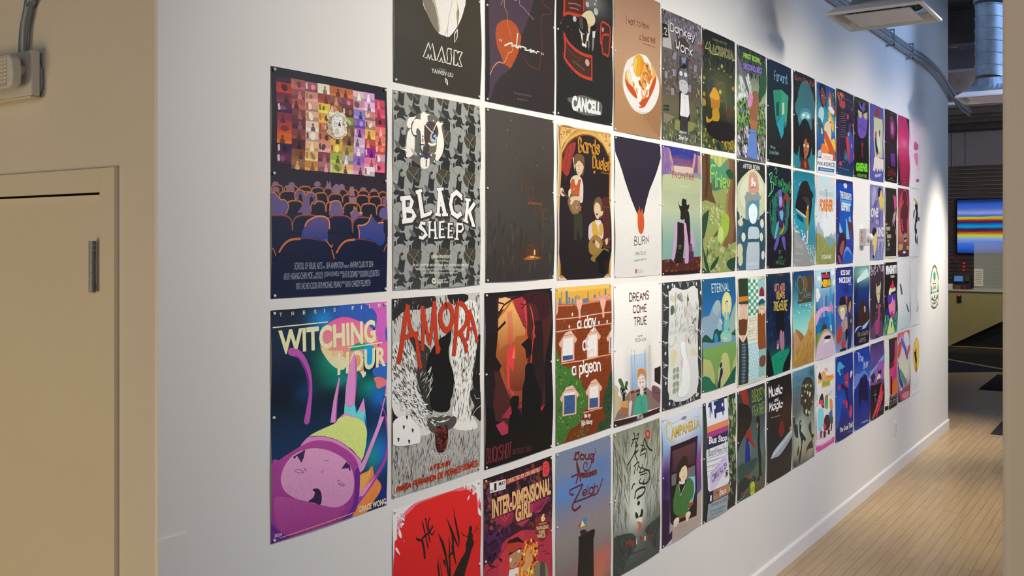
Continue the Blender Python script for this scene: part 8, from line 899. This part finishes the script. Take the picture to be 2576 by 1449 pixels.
[4.9976,5.4198,1.1454,0.574,[0.66,0.62,0.59],"white and pink poster of a crowd of cartoon adventurers under an orange ribbon title",["d8d0dc","dcd4e0","dcd8e4","d8d0e4","d4d0e0","d8c8d8","d4a8b4","b83c84"],[],[["p","c83c8c",[0,1271,482,1289,1000,1267,1000,1365,0,1353]],["p","e8c0c0",[0,1151,391,1191,1000,1070,1000,1253,391,1273,0,1244]],["t","e0a0c8","COMING SOON HALLOWEEN",1,[167,1260,880,1267,167,1294,880,1305]],["p","e89440",[79,283,278,267,256,372,714,389,714,320,961,294,928,248,528,215,391,104,101,151]],["t","e87840","THE",4,[414,72,597,79,414,140,597,147]],["t","d87020","BEAST",4,[528,201,928,227,528,249,928,276]],["t","4c9c34","BANDS",5,[292,275,705,298,292,343,705,367]],["s","382028",[101,165,167,105,233,167,256,237,123,208]],["e","a09ca4",346,214,99.9,29.8,0],["s","2c2434",[145,546,278,456,368,536,414,651,391,715,167,616]],["s","c83c5c",[123,609,189,552,323,570,391,647,414,705,256,628]],["s","e0c0b0",[145,626,233,625,278,685,189,699]],["s","7cbcd8",[79,710,301,702,368,834,301,986,79,1018]],["s","3c9c4c",[436,545,528,530,621,570,597,732,459,712]],["p","c84838",[459,521,621,515,621,570,459,562]],["k","c86438",8,[560,424,528,530]],["s","d88048",[714,638,785,606,880,661,880,786,738,779]],["l","c89070",7,[808,567,904,552,913,484,856,448]],["s","a0b8e0",[621,515,808,470,856,504,714,555]],["s","4c1c24",[346,993,391,865,528,831,667,880,714,1025,621,1079,391,1069]],["s","b83444",[323,976,391,946,482,1015,391,1055]],["s","1c5c4c",[667,907,856,894,880,1009,761,1032]],["p","4c5c8c",[644,821,856,783,856,922,667,907]],["p","302434",[167,1045,256,1047,247,1153,189,1163]],["p","302434",[346,1061,482,1097,459,1189,346,1170]],["p","302434",[597,1075,714,1108,691,1187,574,1154]],["p","302434",[761,1032,832,1044,818,1139,752,1128]],["e","8cc08c",44,492,43.8,53.4,0],["e","d8a8a0",70,602,35.1,40.1,0],["k","302434",9,[145,1002,391,1123]]],1],
[5.462,5.9037,3.0467,2.4432,[1.09,1.04,0.99],"navy poster framed in neon lines with a blue and red robot at lower right",["1f1a34","221c38","241c34","241b30","261c34","261c38","1f2c54","1c4468"],[],[["l","b02c5c",6,[450,144,710,119,879,142,910,286,955,776]],["l","3c7c7c",5,[429,128,843,121,923,161,932,284]],["l","a02c54",6,[156,321,148,725,115,1201,177,1256,710,1260]],["l","3c9c94",5,[148,1252,710,1278]],["x",["d8703c","c85030","e89c50"],40,28,1.5,40,2,[74,59,429,50,429,146,94,198]],["p","b84434",[135,193,450,168,450,252,344,300,135,276]],["e","3c6cb4",239,157,67.1,16.7,0],["k","8c8498",4,[198,376,536,349]],["k","8c8498",4,[198,405,536,379]],["k","8c8498",4,[198,435,450,418]],["k","8c8498",4,[198,465,536,439]],["k","8c8498",4,[198,495,536,470]],["k","8c8498",4,[198,524,450,508]],["k","8c8498",4,[198,578,536,554]],["k","8c8498",4,[198,607,536,584]],["k","8c8498",4,[198,637,450,623]],["k","8c8498",4,[198,667,536,645]],["k","8c8498",4,[198,696,536,675]],["k","8c8498",4,[198,726,450,713]],["k","8c8498",4,[198,756,536,736]],["e","d83c54",614,397,52.3,46.1,0],["p","4c3c6c",[710,503,807,469,834,601,667,678]],["p","3c4ca0",[667,678,843,601,1000,772,977,1083,688,1176,536,1052]],["p","c83448",[493,742,667,714,710,1040,667,1141,536,992]],["p","5cb0cc",[623,658,732,635,732,696,623,718]],["e","e88438",843,859,35.7,39.3,0],["p","c83c54",[932,975,1000,982,986,1070,923,1074]],["p","3c6c7c",[429,940,580,1049,571,1135,365,1100]],["e","c83454",198,1189,75.2,38.0,0],["l","d8d0dc",4,[302,1141,429,1150]],["x",["7c84b4"],20,8,1,0,3,[33,29,977,7,977,1268,33,1324]],["p","3c8494",[843,226,897,238,910,274,852,268]],["p","d84c54",[888,492,977,489,968,521,897,522]]],1],
[5.4599,5.888,2.4092,1.8096,[1.09,1.03,0.96],"vivid blue poster of pillars and drapes with a dark-haired head at lower left",["2c2460","1c44a8","1850b0","1c5cb8","1c4ca4","2c3490","34287c","34266c"],[],[["p","1848b0",[102,71,867,47,911,362,143,316]],["p","4c9cdc",[184,326,867,339,822,487,184,491]],["p","3c2c70",[0,368,184,267,204,856,61,975,0,928]],["p","382c74",[911,436,1000,409,1000,974,920,962]],["p","1854b4",[204,361,867,413,867,547,434,521,266,1093,184,857]],["p","7cbcdc",[184,715,308,832,350,974,143,857]],["p","7cc0dc",[562,650,605,637,735,974,735,992,519,986]],["s","7cb4d8",[735,635,800,597,867,657,867,766,757,792]],["s","5c3440",[670,672,779,695,955,716,911,852,867,986,800,925,735,853]],["p","2c3c98",[519,998,1000,1011,1000,1416,519,1094]],["p","2c64b8",[143,916,20,893,0,1091,102,1033]],["s","3c1c2c",[41,1045,143,916,350,879,498,950,498,1070,350,1188,143,1280,61,1209]],["s","a8544c",[184,1116,287,1022,392,1022,392,1117,329,1247,246,1246,163,1186]],["s","a8544c",[81,1256,184,1269,308,1389,184,1375]],["p","2c5cb8",[392,1189,562,1106,735,1144,1000,1293,1000,1416,350,1408]],["s","6ca0dc",[350,1331,477,1142,583,1112,735,1144,978,1280,691,1192,519,1190]],["t","3c4c94","PRINCESS IN",6,[184,191,889,229,184,315,889,339]],["t","dce4e0","THE KNIGHTS",4,[192,185,875,217,192,314,875,333]],["t","dce4e0","ESPIRIT",5,[275,371,831,389,275,513,831,526]],["s","c8e0dc",[413,68,562,49,626,82,583,132,455,126]]],1],
[5.4495,5.8897,1.7849,1.189,[0.85,0.8,0.76],"dark blue snowy poster of a bundled group in winter clothes under a white slab title",["1c2468","1c2c80","243c98","2c3c90","3c4c98","4c5c9c","6c7cac","7c90b8"],[["141c48",545,359,174,73,0.8]],[["x",["e0e4f0"],40,5,1,0,2,[61,31,964,30,964,550,61,621]],["s","201c1c",[193,534,311,468,480,489,545,577,480,646,311,624,206,606]],["s","b84438",[502,502,567,475,610,532,588,603]],["s","9c9458",[102,671,185,617,311,612,480,609,588,640,610,702,480,791,269,801,164,746]],["s","d8b8a0",[227,691,269,645,438,655,480,766,395,845,269,824]],["e","dcd8d4",281,682,42.1,21.5,0],["e","dcd8d4",404,680,42.6,19.2,0],["s","9c8c94",[269,908,353,854,523,805,653,851,653,960,567,1015,311,1067]],["s","b83c34",[61,1094,144,958,311,959,332,1116,269,1183,102,1216]],["s","706480",[269,1111,395,1037,523,1084,480,1177,311,1198]],["s","b0402c",[269,1230,395,1194,523,1205,502,1276,353,1322]],["s","181c24",[502,1046,610,1012,675,1072,610,1176,523,1205]],["p","201c24",[206,1320,523,1302,567,1366,227,1358]],["s","302428",[653,534,741,496,874,496,964,575,964,674,741,759,632,703]],["s","a88070",[741,612,830,568,874,595,865,693,763,760,697,707]],["s","34323c",[632,800,741,759,897,818,897,1040,653,1021]],["p","242c5c",[675,1023,919,1029,874,1322,741,1371,632,1336]],["e","c08c7c",852,901,35.7,34.5,0],["s","c89084",[459,886,567,881,632,959,567,1015]],["t","e8e4dc","ICE DAY",4,[260,42,847,49,260,126,847,132]],["t","e8e4dc","NICE DAY",4,[164,158,865,165,164,245,865,268]],["t","c0c4dc","COMING 2024",1,[675,279,910,285,675,297,910,304]]],1],
[5.4465,5.891,1.1589,0.5584,[0.69,0.64,0.6],"royal blue poster of a red cat-headed thief leaping, white serif title near its foot",["1c4090","1a3884","1a3c8c","1c4090","1c4090","1a2c74","1b2160","1a2058"],[],[["p","1c2c74",[0,13,460,5,1000,17,1000,1187,706,1197,756,508]],["p","1c4c9c",[363,596,460,499,268,855,126,1104,9,1152,0,682]],["s","3c94b0",[126,107,244,92,339,143,484,200,363,207,291,288,220,320,149,258,79,223]],["e","1c2c64",268,244,43.0,40.7,0],["s","a0304c",[475,336,533,329,656,305,706,377,696,529,632,569,509,546,484,475]],["p","e0a8a0",[558,456,617,452,597,482]],["s","1f1c50",[258,453,411,479,706,585,706,697,756,843,706,905,632,853,558,704,460,581,315,522]],["s","b02c50",[112,482,244,452,220,510,173,544,135,532]],["e","b83458",812,969,101.4,100.6,12],["e","b02c50",568,816,74.0,66.2,10],["s","b02c50",[354,717,411,712,484,777,460,801,387,763]],["s","c8a8c8",[806,333,882,300,959,336,882,398,817,418]],["p","1f1c50",[656,828,756,843,781,944,706,933]],["t","c8ccdc","The Great Theft",2,[187,1138,969,1151,187,1215,969,1246]],["t","8c94bc","By Kace Lyone",0,[647,1273,949,1285,647,1295,949,1306]]],1],
[5.9204,6.3431,3.0474,2.4471,[1.04,1.01,0.99],"black poster of a scowling violet face with yellow eyes over a dripping neon green title",["141210","17131c","17131c","171320","14110f","13100e","13110d"],[],[["s","6c54b0",[267,74,380,97,472,148,588,61,704,54,658,127,752,179,894,226,870,341,823,521,728,641,518,703,335,688,236,612,209,469,200,361,290,254,380,195]],["s","1c1428",[267,196,472,197,541,264,611,281,564,224,870,128,894,226,472,283]],["p","c8c080",[222,215,463,248,472,320,380,360,281,328]],["p","c8c080",[564,261,823,202,808,297,728,349,611,318]],["k","241c24",6,[380,256,389,292]],["k","241c24",6,[690,241,690,285]],["l","1c1428",9,[267,536,358,491,472,504,588,543,728,530,761,582]],["l","3c2c70",5,[380,477,472,406,495,453,541,399,588,456]],["p","5c48a0",[856,192,918,173,933,310,870,316]],["t","3c5c14","A FILM BY THOMAS CARLINSMITH",3,[31,39,1000,15,31,78,1000,57]],["s","8c2438",[426,815,472,775,541,775,574,840,495,871]],["p","7c2030",[449,887,518,882,541,1040,472,1045]],["t","2c6c1c","GREENER",9,[93,1156,913,1127,93,1325,913,1290]],["t","7cdc2c","GREENER",4,[119,1160,894,1138,119,1311,894,1281]],["t","6cb828","A FILM BY NEIL",3,[173,1344,837,1338,173,1405,837,1397]]],1],
[5.917,6.3528,1.7833,1.187,[0.84,0.79,0.76],"night lighthouse poster of a brown sea monster rising by a pale curling wave",["5c8c84","5c8c80","1c3c78","1c2c78","1c2450","201c3c","1c1c44","201c38"],[["14241c",103,468,167,281,0.8],["b8e0cc",654,125,355,92,0.8],["141010",103,917,167,168,0.8]],[["p","c8ecdc",[165,218,830,48,986,193,227,276]],["e","f4fff8",206,253,50.2,33.9,0],["p","34342c",[177,291,227,293,227,474,194,473]],["s","3c2420",[227,1028,269,838,332,706,438,621,589,583,720,648,852,748,942,859,973,1048,567,1053]],["e","c8c8bc",667,760,48.1,57.7,0],["e","241814",676,763,17.5,28.9,0],["s","1c2458",[0,1134,144,1055,353,1037,654,1048,986,967,1000,1214]],["s","a8b4d8",[20,1135,103,1052,311,1028,481,1047,611,1022,830,991,1000,962,830,1038,698,1086,567,1099,438,1100,503,1071,353,1043,186,1070]],["p","1f1c38",[0,1122,1000,1109,1000,1378,0,1368]],["h","a89868","THE KRAKEN'S",12,1,[186,1137,910,1151,186,1205,910,1224]],["h","a89868","KEEPER",12,1,[320,1252,729,1256,320,1318,729,1325]]],1],
[5.92,6.3635,1.1594,0.5614,[0.73,0.68,0.63],"blue poster of two dark cloaked figures under a pointed arch, white drop-cap title",["1c3484","1c3890","2c50a0","4c60a8","2c3c94","1c2c84","1c2c80","1c3c90"],[["1c3c8c",480,1259,608,105,0.6]],[["s","5c74b8",[0,416,285,411,604,388,780,467,1000,574,1000,735,0,685]],["s","1c2878",[0,711,189,606,382,526,604,447,780,547,1000,708,1000,1274,0,1248]],["s","1a1538",[324,545,407,490,554,507,589,630,629,767,529,886,382,892,334,1041,261,901,247,743]],["s","1a1538",[629,556,679,489,780,494,841,608,856,850,805,1030,729,913,579,919,604,685]],["h","c8d0e0","The",18,1,[213,46,529,123,213,208,529,222]],["h","c8d0e0","Order",15,1,[539,242,866,237,539,367,866,344]],["t","b8c0dc","Hardina Bhatti",1,[456,1256,892,1273,456,1284,892,1300]]],1],
[6.3698,6.8004,3.0477,2.4471,[1.09,1.06,1.06],"violet poster of a cream doorway with tiny figures under a red hat",["5454a0","5456a4","5658a8","5456a4","5656a4","5c5ca8","5454a0"],[],[["p","6c6c58",[178,208,896,199,896,238,207,245]],["p","c8c8a4",[207,239,880,220,922,584,870,937,290,965,241,643]],["s","98302c",[315,190,364,102,513,3,589,39,690,156]],["l","4c2c28",6,[241,147,340,187,716,166,798,138]],["e","c8c8a4",690,361,25.5,17.9,0],["s","3c3850",[315,662,389,491,439,626,488,875,364,897]],["s","b84c5c",[315,561,364,481,439,499,424,602]],["s","201c20",[364,796,463,738,539,872,389,889]],["p","d8d8d0",[488,495,614,483,690,579,665,811,589,842,539,694]],["s","4c5c60",[589,473,690,425,716,525,665,568]],["x",["3c3c38","c8b0a8"],40,20,3,80,3,[217,870,870,821,870,950,266,992]],["p","e0d0cc",[207,990,290,953,870,963,932,972,948,1139,870,1209,767,1137,665,1220,564,1150,463,1232,364,1149,266,1231,168,1211]],["x",["7478b8","303060"],30,10,2,20,4,[48,38,974,9,974,191,48,162]],["t","d8d8e8","MAGNET!",3,[325,1271,777,1240,325,1334,777,1291]]],1],
[6.3755,6.7974,2.4152,1.8192,[1.09,1.04,1.0],"lilac poster of two yellow-faced cats among shooting stars, tall white title in the middle",["7c80b0","8884b4","8078a8","7c74a8","8078a8","8480b0","8890bc"],[],[["p","a8a0c8",[218,46,309,18,449,95,309,278,126,413,81,345]],["p","685c94",[309,290,543,270,218,623,81,648]],["p","685c94",[590,520,781,480,733,637,543,641]],["p","685c94",[126,648,309,645,172,717,81,719]],["p","685c94",[637,639,781,624,590,903]],["p","b8b0d4",[496,1070,637,1083,543,1261]],["p","b8b0d4",[829,1083,927,1083,829,1264,781,1264]],["p","b0a8cc",[496,1011,1000,1004,1000,1071,496,1070]],["s","242024",[543,211,566,90,709,24,829,79,829,176,685,230]],["s","e0c060",[599,233,685,193,781,81,878,138,927,221,985,255,951,366,1000,377,854,466,781,395,709,469,637,327]],["s","2c2820",[126,859,263,799,402,833,425,928,218,1070,126,976]],["s","e8cc7c",[104,1069,195,976,333,916,402,868,449,975,439,1082,402,1189,333,1283,263,1341,195,1140,126,1116]],["p","2c2820",[195,1305,273,1329,263,1374,172,1363]],["t","ece4e8","ONE",3,[54,439,581,419,54,612,581,602]],["t","dcd4e4","OF A",2,[402,661,614,657,402,738,614,735]],["t","ece4e8","KIND",3,[458,797,1025,785,458,973,1025,968]],["x",["d8d0ec"],16,14,1,0,5,[36,136,449,119,449,357,36,369]],["x",["d8d0ec"],12,14,1,0,6,[543,1166,975,1169,975,1376,543,1369]]],1],
[6.3765,6.8046,1.7828,1.2009,[0.82,0.79,0.76],"dark plum poster of a skull-headed skeleton in a magenta robe under grey branching letters",["3c2c38","3c2c38","382834","34242f","382834","40303f","5c4c68"],[],[["x",["a094a0","8c808c"],40,50,3,20,2,[23,18,990,16,990,116,46,199]],["x",["a094a0"],24,50,3,160,3,[23,18,990,16,990,191,715,109,46,199]],["p","201820",[496,29,593,25,666,107,593,142]],["l","8c2c3c",3,[715,239,975,235]],["p","5c4460",[0,1179,280,1019,765,1053,1000,1257,1000,1383,0,1359]],["p","c8bc94",[352,318,433,419,496,397,642,391,715,313,740,407,691,603,617,722,520,717,448,615,385,515]],["e","34242c",520,545,19.4,24.5,0],["e","34242c",607,537,19.5,24.6,0],["l","c8bc94",4,[304,468,400,540]],["p","a84070",[520,741,666,743,642,921,593,1041,617,1264,424,1298,280,1238,257,1090,376,1026,472,935]],["p","3c9c8c",[400,723,448,719,448,774,385,771]],["p","c88c34",[385,771,462,763,448,811,385,807]],["p","c88c34",[642,748,706,746,715,796,656,798]],["l","b8ac90",5,[424,883,304,899,304,1021,257,1078]],["l","b8ac90",5,[666,886,715,1000,765,1040]],["s","3c2c5c",[328,1302,520,1318,666,1367,617,1400,328,1375]]],1],
[6.3796,6.8093,1.1633,0.5634,[0.69,0.65,0.61],"purple poster of crossed light beams and a sword over a figure",["3c2c48","584078","5c3c7c","6c4480","34242c","241a1e","241a1c"],[],[["p","8c549c",[0,633,272,525,522,368,1000,302,1000,724,721,720,494,750]],["p","4c3478",[550,57,721,44,836,184,664,254]],["p","5c9cc8",[494,365,1000,265,1000,360,550,371]],["p","5c9cc8",[0,494,522,382,466,433,11,579]],["k","3c4070",9,[108,17,522,340]],["k","5ca0cc",6,[522,382,189,804]],["p","2c2444",[65,571,272,539,371,621,217,716,65,669]],["s","241c24",[550,557,579,510,664,555,779,525,790,613,664,627]],["s","d8b8b0",[550,614,693,602,750,680,635,695,721,778,522,725,466,675]],["s","4c3c34",[494,693,750,709,779,842,522,810]],["p","201618",[0,745,272,765,779,785,1000,899,1000,1453,0,1385]],["p","d83040",[750,810,836,806,836,922,664,1086,438,1254,217,1376,108,1360,382,1161]],["p","b82c48",[808,962,924,948,836,1110,664,1230,438,1382,355,1369]],["x",["f0a8a8","f8d8d0"],30,12,2,110,3,[721,864,836,1023,494,1262,217,1362,438,1084]],["l","c8b8bc",6,[299,853,288,1063]],["l","c8b8bc",6,[189,944,410,945]],["h","5c5c9c","STAR",7,0,[250,1015,522,1031,250,1100,522,1124]],["h","5c5c9c","RIDER",7,0,[618,1238,1012,1207,618,1295,1012,1309]]],1],
[6.8389,7.2664,3.0577,2.4625,[1.08,1.07,1.09],"black poster of a lone dark magenta figure with tall plume above a red jagged title",["1a1716","2c1824","3c1a34","2c1828","1f1620","191313","191414"],[],[["s","7c2464",[313,331,395,136,534,95,702,185,816,310,702,510,534,538,395,484]],["s","b87094",[423,321,534,202,646,326,589,466,478,423]],["p","202028",[478,557,646,542,702,781,423,802]],["k","7c7478",5,[567,657,589,817]],["s","6c3088",[395,858,589,817,770,837,759,1049,657,1069,617,923,561,1075,450,1041]],["t","5c5c54","PRESENT",2,[340,42,730,26,340,68,730,54]],["h","c83050","ZARNA",9,0,[193,1118,873,1137,193,1283,873,1273]],["t","a8a888","COMING",1,[395,1306,617,1303,395,1326,617,1321]],["t","a8a888","directed by Camila Lyone",0,[231,1341,770,1344,231,1361,770,1363]]],1],
[6.839,7.2535,2.4176,1.8263,[1.04,1.0,0.98],"cream bordered black poster with tan text blocks at left and a pink-haired figure at right",["ecd8bc","ecd8bc"],[],[["p","2c281f",[35,18,962,11,951,1386,45,1384]],["p","c84c80",[638,150,712,135,755,185,863,142,929,217,929,360,863,426,782,467,691,392]],["s","c87c84",[622,688,648,560,809,453,891,503,863,633,755,712,809,789,863,930,929,956,891,865,755,764]],["p","b0a8a0",[675,534,809,505,863,646,755,661]],["p","4c70b0",[836,569,891,555,896,632,831,634]],["l","d8b0a8",7,[595,650,584,740,622,765]],["p","a89c80",[101,796,411,787,411,863,127,871]],["p","a89c80",[152,949,479,945,479,1019,168,1024]],["t","c8bc98","IF",2,[86,728,204,726,86,771,204,770]],["t","c8bc98","IT",2,[127,894,229,893,127,934,229,933]],["t","c8bc98","IS",2,[204,1053,333,1053,204,1097,333,1097]],["p","a09478",[229,1116,385,1112,385,1186,240,1185]],["t","4c649c","FUTURE",2,[127,1222,385,1221,127,1272,385,1268]],["l","4c4838",4,[595,1353,755,1227,918,1098]],["l","4c4838",4,[809,1356,929,1254]]],1],
[6.8285,7.2655,1.7942,1.1958,[0.77,0.74,0.72],"black poster of a red and pink melting figure over neon green leaves",["1c1814","1c1814","1c1814","1c1618","1c1830","2c6c74","3c8c5c"],[],[["t","e8e4dc","SPAGHETTI",8,[100,58,946,61,100,231,946,231]],["t","e0dcd4","WESTERN",3,[406,253,720,256,406,300,720,301]],["x",["1c1814"],24,20,4,80,3,[110,58,946,64,946,231,110,231]],["s","c83058",[390,453,468,431,546,358,599,347,651,425,757,480,704,542,468,556,390,503]],["s","e0d8b0",[313,550,416,491,572,511,811,495,838,560,572,574,468,594,416,642,339,626]],["s","4c3494",[262,597,416,629,784,609,881,652,892,832,731,848,262,772]],["s","2c2474",[85,923,186,879,313,974,468,1060,262,1071,110,986]],["s","d87ca0",[288,798,416,793,520,735,572,662,651,742,757,735,811,904,678,1048,520,1050,365,978,288,898]],["s","c82c60",[416,956,572,940,757,1003,678,1055,468,1097,416,1018]],["e","f0c8d0",625,981,42.2,15.2,0],["x",["2c8cb0","7cdc4c","1c4c8c","a0e054"],80,34,2,90,4,[0,991,1000,992,1000,1379,0,1367]],["p","c8dc8c",[186,1364,339,1101,442,1045,531,1095,784,1361,678,1378]],["p","1c1c1c",[468,1135,531,1139,531,1253,478,1249]]],1],
[6.8271,7.2734,1.1649,0.5662,[0.58,0.55,0.54],"poster split between a cream filmstrip edge and a red volcanic scene, white blackletter title",["c8b878","c8b878"],[],[["p","e4dcc4",[28,12,317,27,353,1248,28,1315]],["x",["a8a08c","c8b890"],26,20,2,0,2,[114,41,259,54,288,1054,114,1030]],["p","34242c",[317,23,981,28,981,1117,376,1137,364,635]],["p","b83c5c",[376,1065,376,579,554,570,735,415,766,171,827,74,950,114,981,558,981,1087,614,1141]],["p","c86024",[524,912,735,822,981,764,981,1087,554,1132]],["p","a8347c",[644,725,735,619,919,639,919,786,644,783]],["p","2c1c24",[435,815,495,722,566,744,542,1088,423,1072]],["e","7c1c30",626,520,109.0,55.0,0],["x",["e88034"],14,24,2,80,3,[614,895,981,940,981,1073,614,1039]],["p","241c18",[347,1119,994,1104,994,1251,347,1262]],["h","d8d4cc","The Road &",6,1,[376,1051,994,1074,376,1151,994,1155]],["h","d8d4cc","The Abyss",6,1,[358,1156,950,1164,358,1242,950,1252]],["p","201c1c",[28,1230,306,1256,306,1327,28,1312]],["p","2c2420",[329,1266,994,1258,981,1337,329,1333]],["x",["c84c30"],6,14,1,0,5,[57,1136,259,1164,259,1249,57,1220]]],1],
[7.3012,7.7285,3.0567,2.4533,[0.93,0.93,0.97],"solid hot pink poster fading to black at its right shoulder, tiny text near the foot",["b02c70","b43068","c83870","c84878","bc3064","a82850","98284c","8c2848"],[["d8709c",532,542,310,85,0.8],["8c2448",201,1041,120,222,0.5]],[["p","2c1424",[655,1,1013,-1,1013,387,968,277,842,117]],["p","2c141c",[0,641,82,1049,201,1417,0,1405]],["t","d88ca0","A film",0,[411,1278,594,1274,411,1295,594,1291]],["t","d88ca0","2024",0,[453,1332,594,1331,453,1349,594,1345]]],1],
[7.2993,7.7181,2.4276,1.8348,[0.85,0.83,0.83],"maroon and coral poster of a huge dark robed torso rising over a small white-haired head",["702838","742c3c","b04c50","b85458","b86058","b46a54","5c3434","4c2c2c"],[],[["s","c8405c",[138,410,221,173,419,47,590,14,764,86,881,309,911,443,764,180,561,55,362,141,249,328]],["s","5c2430",[306,196,419,60,590,40,764,126,735,234,706,315,852,377,881,524,823,739,764,913,619,954,306,929,221,721,194,487,306,366,419,310,447,244]],["l","34141c",6,[249,564,475,598,823,565]],["l","34141c",6,[306,719,533,743,764,713]],["l","34141c",5,[306,824,533,848,764,820]],["p","b84c54",[277,641,351,640,430,876,334,889]],["p","b84c54",[764,633,834,632,793,873,752,873]],["s","8c8484",[447,981,504,934,648,927,735,1007,694,1060,533,1073,430,1033]],["s","241c1f",[475,1033,735,1020,706,1047,487,1066]],["e","c8b8b4",579,1093,69.2,34.4,0],["p","5c4c4c",[475,1113,659,1113,677,1326,390,1322]],["e","dcd8d4",521,1330,126.6,23.8,0],["p","c88c54",[38,1163,390,1152,390,1270,38,1293]],["p","c88c54",[694,1193,1000,1194,988,1275,706,1273]]],1],
[7.2775,7.7341,1.7993,1.2032,[0.65,0.63,0.63],"pale pink to blue poster of a diagonal blue-sleeved arm and a faint pale bird outline",["e8d8e0","e4d8e4","dcd8e8","d0d4e8","c4d0e8","b4c4e0"],[],[["h","d8a8b4","MISSING",6,0,[158,71,886,78,158,196,886,203]],["t","d0b0bc","BY YEONSEOK",0,[184,237,852,247,184,252,852,265]],["p","3c5c80",[174,445,264,430,318,482,399,598,372,685,291,631]],["s","d4dcec",[318,682,453,626,590,670,618,773,701,815,618,900,535,933,426,889,372,785]],["l","7c8ca8",3,[399,623,563,656,618,760,508,818,729,823,618,874,535,930,399,887]],["p","3c5c84",[662,851,729,836,943,996,898,1019,813,1001]],["h","a0b0d0","MEMORIES",4,0,[238,1071,785,1082,238,1133,785,1139]],["t","a8b8d4","a film",0,[372,1174,646,1181,372,1189,646,1196]],["l","8c7c98",3,[442,990,535,983,481,1005]]],1],
[7.2929,7.7451,1.1762,0.5759,[0.51,0.49,0.49],"white, blue and red swirling painted poster with a green streak and a plum foot",["c84444","a09cb8","c8a8a8","c8b898","b8a890","b89ca0","6c2c4c","3c2458"],[],[["s","dcd0d4",[505,41,700,19,866,100,899,270,766,363,602,243,505,145]],["s","4c54a0",[313,99,505,234,700,387,833,551,700,552,505,383,250,197]],["s","c83c3c",[799,336,933,288,980,383,766,514,700,477]],["s","c84440",[12,234,187,162,281,259,124,449,12,467]],["s","3c3c7c",[12,511,124,683,187,837,377,1007,250,1050,62,910,0,669]],["s","e0d0a0",[187,514,441,481,833,671,766,875,505,874,250,697]],["s","4c7c5c",[155,687,313,748,505,874,668,984,570,1046,377,963,187,808]],["s","8c4450",[155,1126,441,1134,833,1109,1000,1085,1000,1343,570,1390,187,1263]],["s","b87078",[313,1206,570,1181,899,1209,833,1306,505,1306]],["s","c8c4d8",[187,1042,313,1103,187,1116]],["s","c04858",[12,16,187,8,124,98,12,147]],["l","4c548c",8,[933,712,899,981,700,1108,441,1119]]],1],
[7.7612,8.1969,3.0505,2.4502,[0.67,0.66,0.68],"pale lilac poster of a faint pink-haired outlined figure, grey scribbled lettering above",["d0b8cc","ccbcd0","ccb8d0","c8b8cc","ccbccc","d0c0cc","d4c8d0"],[],[["x",["9098b0","b8b0c8"],60,26,4,70,2,[113,109,631,16,731,268,241,397]],["s","b0587c",[318,490,370,414,532,394,598,439,731,414,764,498,631,567,370,572]],["s","c87c94",[337,661,532,632,731,625,731,821,598,902,402,785]],["l","6c3c4c",6,[337,689,434,769,532,719]],["x",["b05878","d8a8b8"],30,24,3,80,3,[370,788,764,761,797,1109,532,1138]],["l","9c7c94",3,[337,790,305,935,434,1143]],["l","9c7c94",3,[831,873,831,1049]],["p","6c6484",[532,1181,831,1158,797,1233,532,1239]],["p","dcd0d8",[0,1378,631,1364,898,1294,932,1366]]],1],
[7.7557,8.1736,2.4262,1.8263,[0.67,0.65,0.66],"white poster of an ink-black striding figure with orange, green and blue scribbles",["e8e4e4","ecebea","ecebea","e8e8e8"],[],[["l","c84c4c",5,[121,161,121,66,200,42,273,101,224,239,151,351]],["p","d8844c",[304,182,428,150,490,217,397,220]],["p","8c8c24",[459,204,584,186,616,296,459,273]],["p","5cb044",[616,227,743,250,711,293,622,289]],["s","201c1c",[428,302,711,293,711,446,774,473,743,641,616,698,553,810,647,837,616,934,459,935,397,784,459,673,304,593,304,456,459,397]],["p","e8e6e4",[397,454,521,396,553,505,459,673,366,619]],["p","302c2c",[806,563,955,567,942,645,806,643]],["s","201c1c",[459,949,553,976,616,1129,521,1142,428,1059]],["s","302c2c",[647,1004,711,976,743,1129,660,1184]],["l","a0a4c8",4,[871,50,935,216,839,415]],["l","d8a0b0",4,[774,305,743,446,679,503]],["l","a8b4c8",4,[243,1169,182,1277,273,1333]],["l","b0a8b8",4,[774,975,935,1059,839,1171]],["x",["a8a4a8"],14,16,4,60,4,[711,1185,968,1186,968,1341,711,1338]]],1],
[7.7655,8.1747,1.8003,1.2005,[0.61,0.59,0.59],"nearly blank white poster with a small grey-pink curled shell shape",["e4e2e2","e4e2e4","e0dfe4"],[],[["s","bcb4c0",[424,855,490,740,591,678,658,718,658,896,794,933,828,1054,726,1152,624,1183,490,1153,510,1036,404,971]],["s","9c8c9c",[591,1144,692,1046,760,1050,726,1152,624,1183,524,1155]],["l","6c5c70",4,[424,855,510,741,591,678]],["l","6c5c70",4,[557,1142,658,1059,624,1013]],["k","b8b4b8",3,[424,209,658,207]],["k","b8b4b8",3,[457,459,692,465]]],1],
[7.7604,8.1572,1.1763,0.5721,[0.6,0.57,0.54],"white poster with an upright gold ellipse and black calligraphic strokes",["e0e0ea","dcdce8","d4d4e2","cfcfe0"],[],[["e","c89c3c",607,633,343.1,399.6,0],["e","d8ac50",607,606,260.6,319.7,0],["p","241c18",[391,532,511,562,551,494,631,484,648,646,696,758,631,858,591,1031,511,1022,535,847,471,699]],["l","241c18",5,[615,962,599,1174,631,1355,407,1292]],["l","241c18",4,[672,185,753,264,631,289]],["l","3c342c",3,[712,296,917,403,876,525]]],1]]
for i_, p_ in enumerate(POSTERS):
    make_poster(*p_, i_ * 7 + 3)
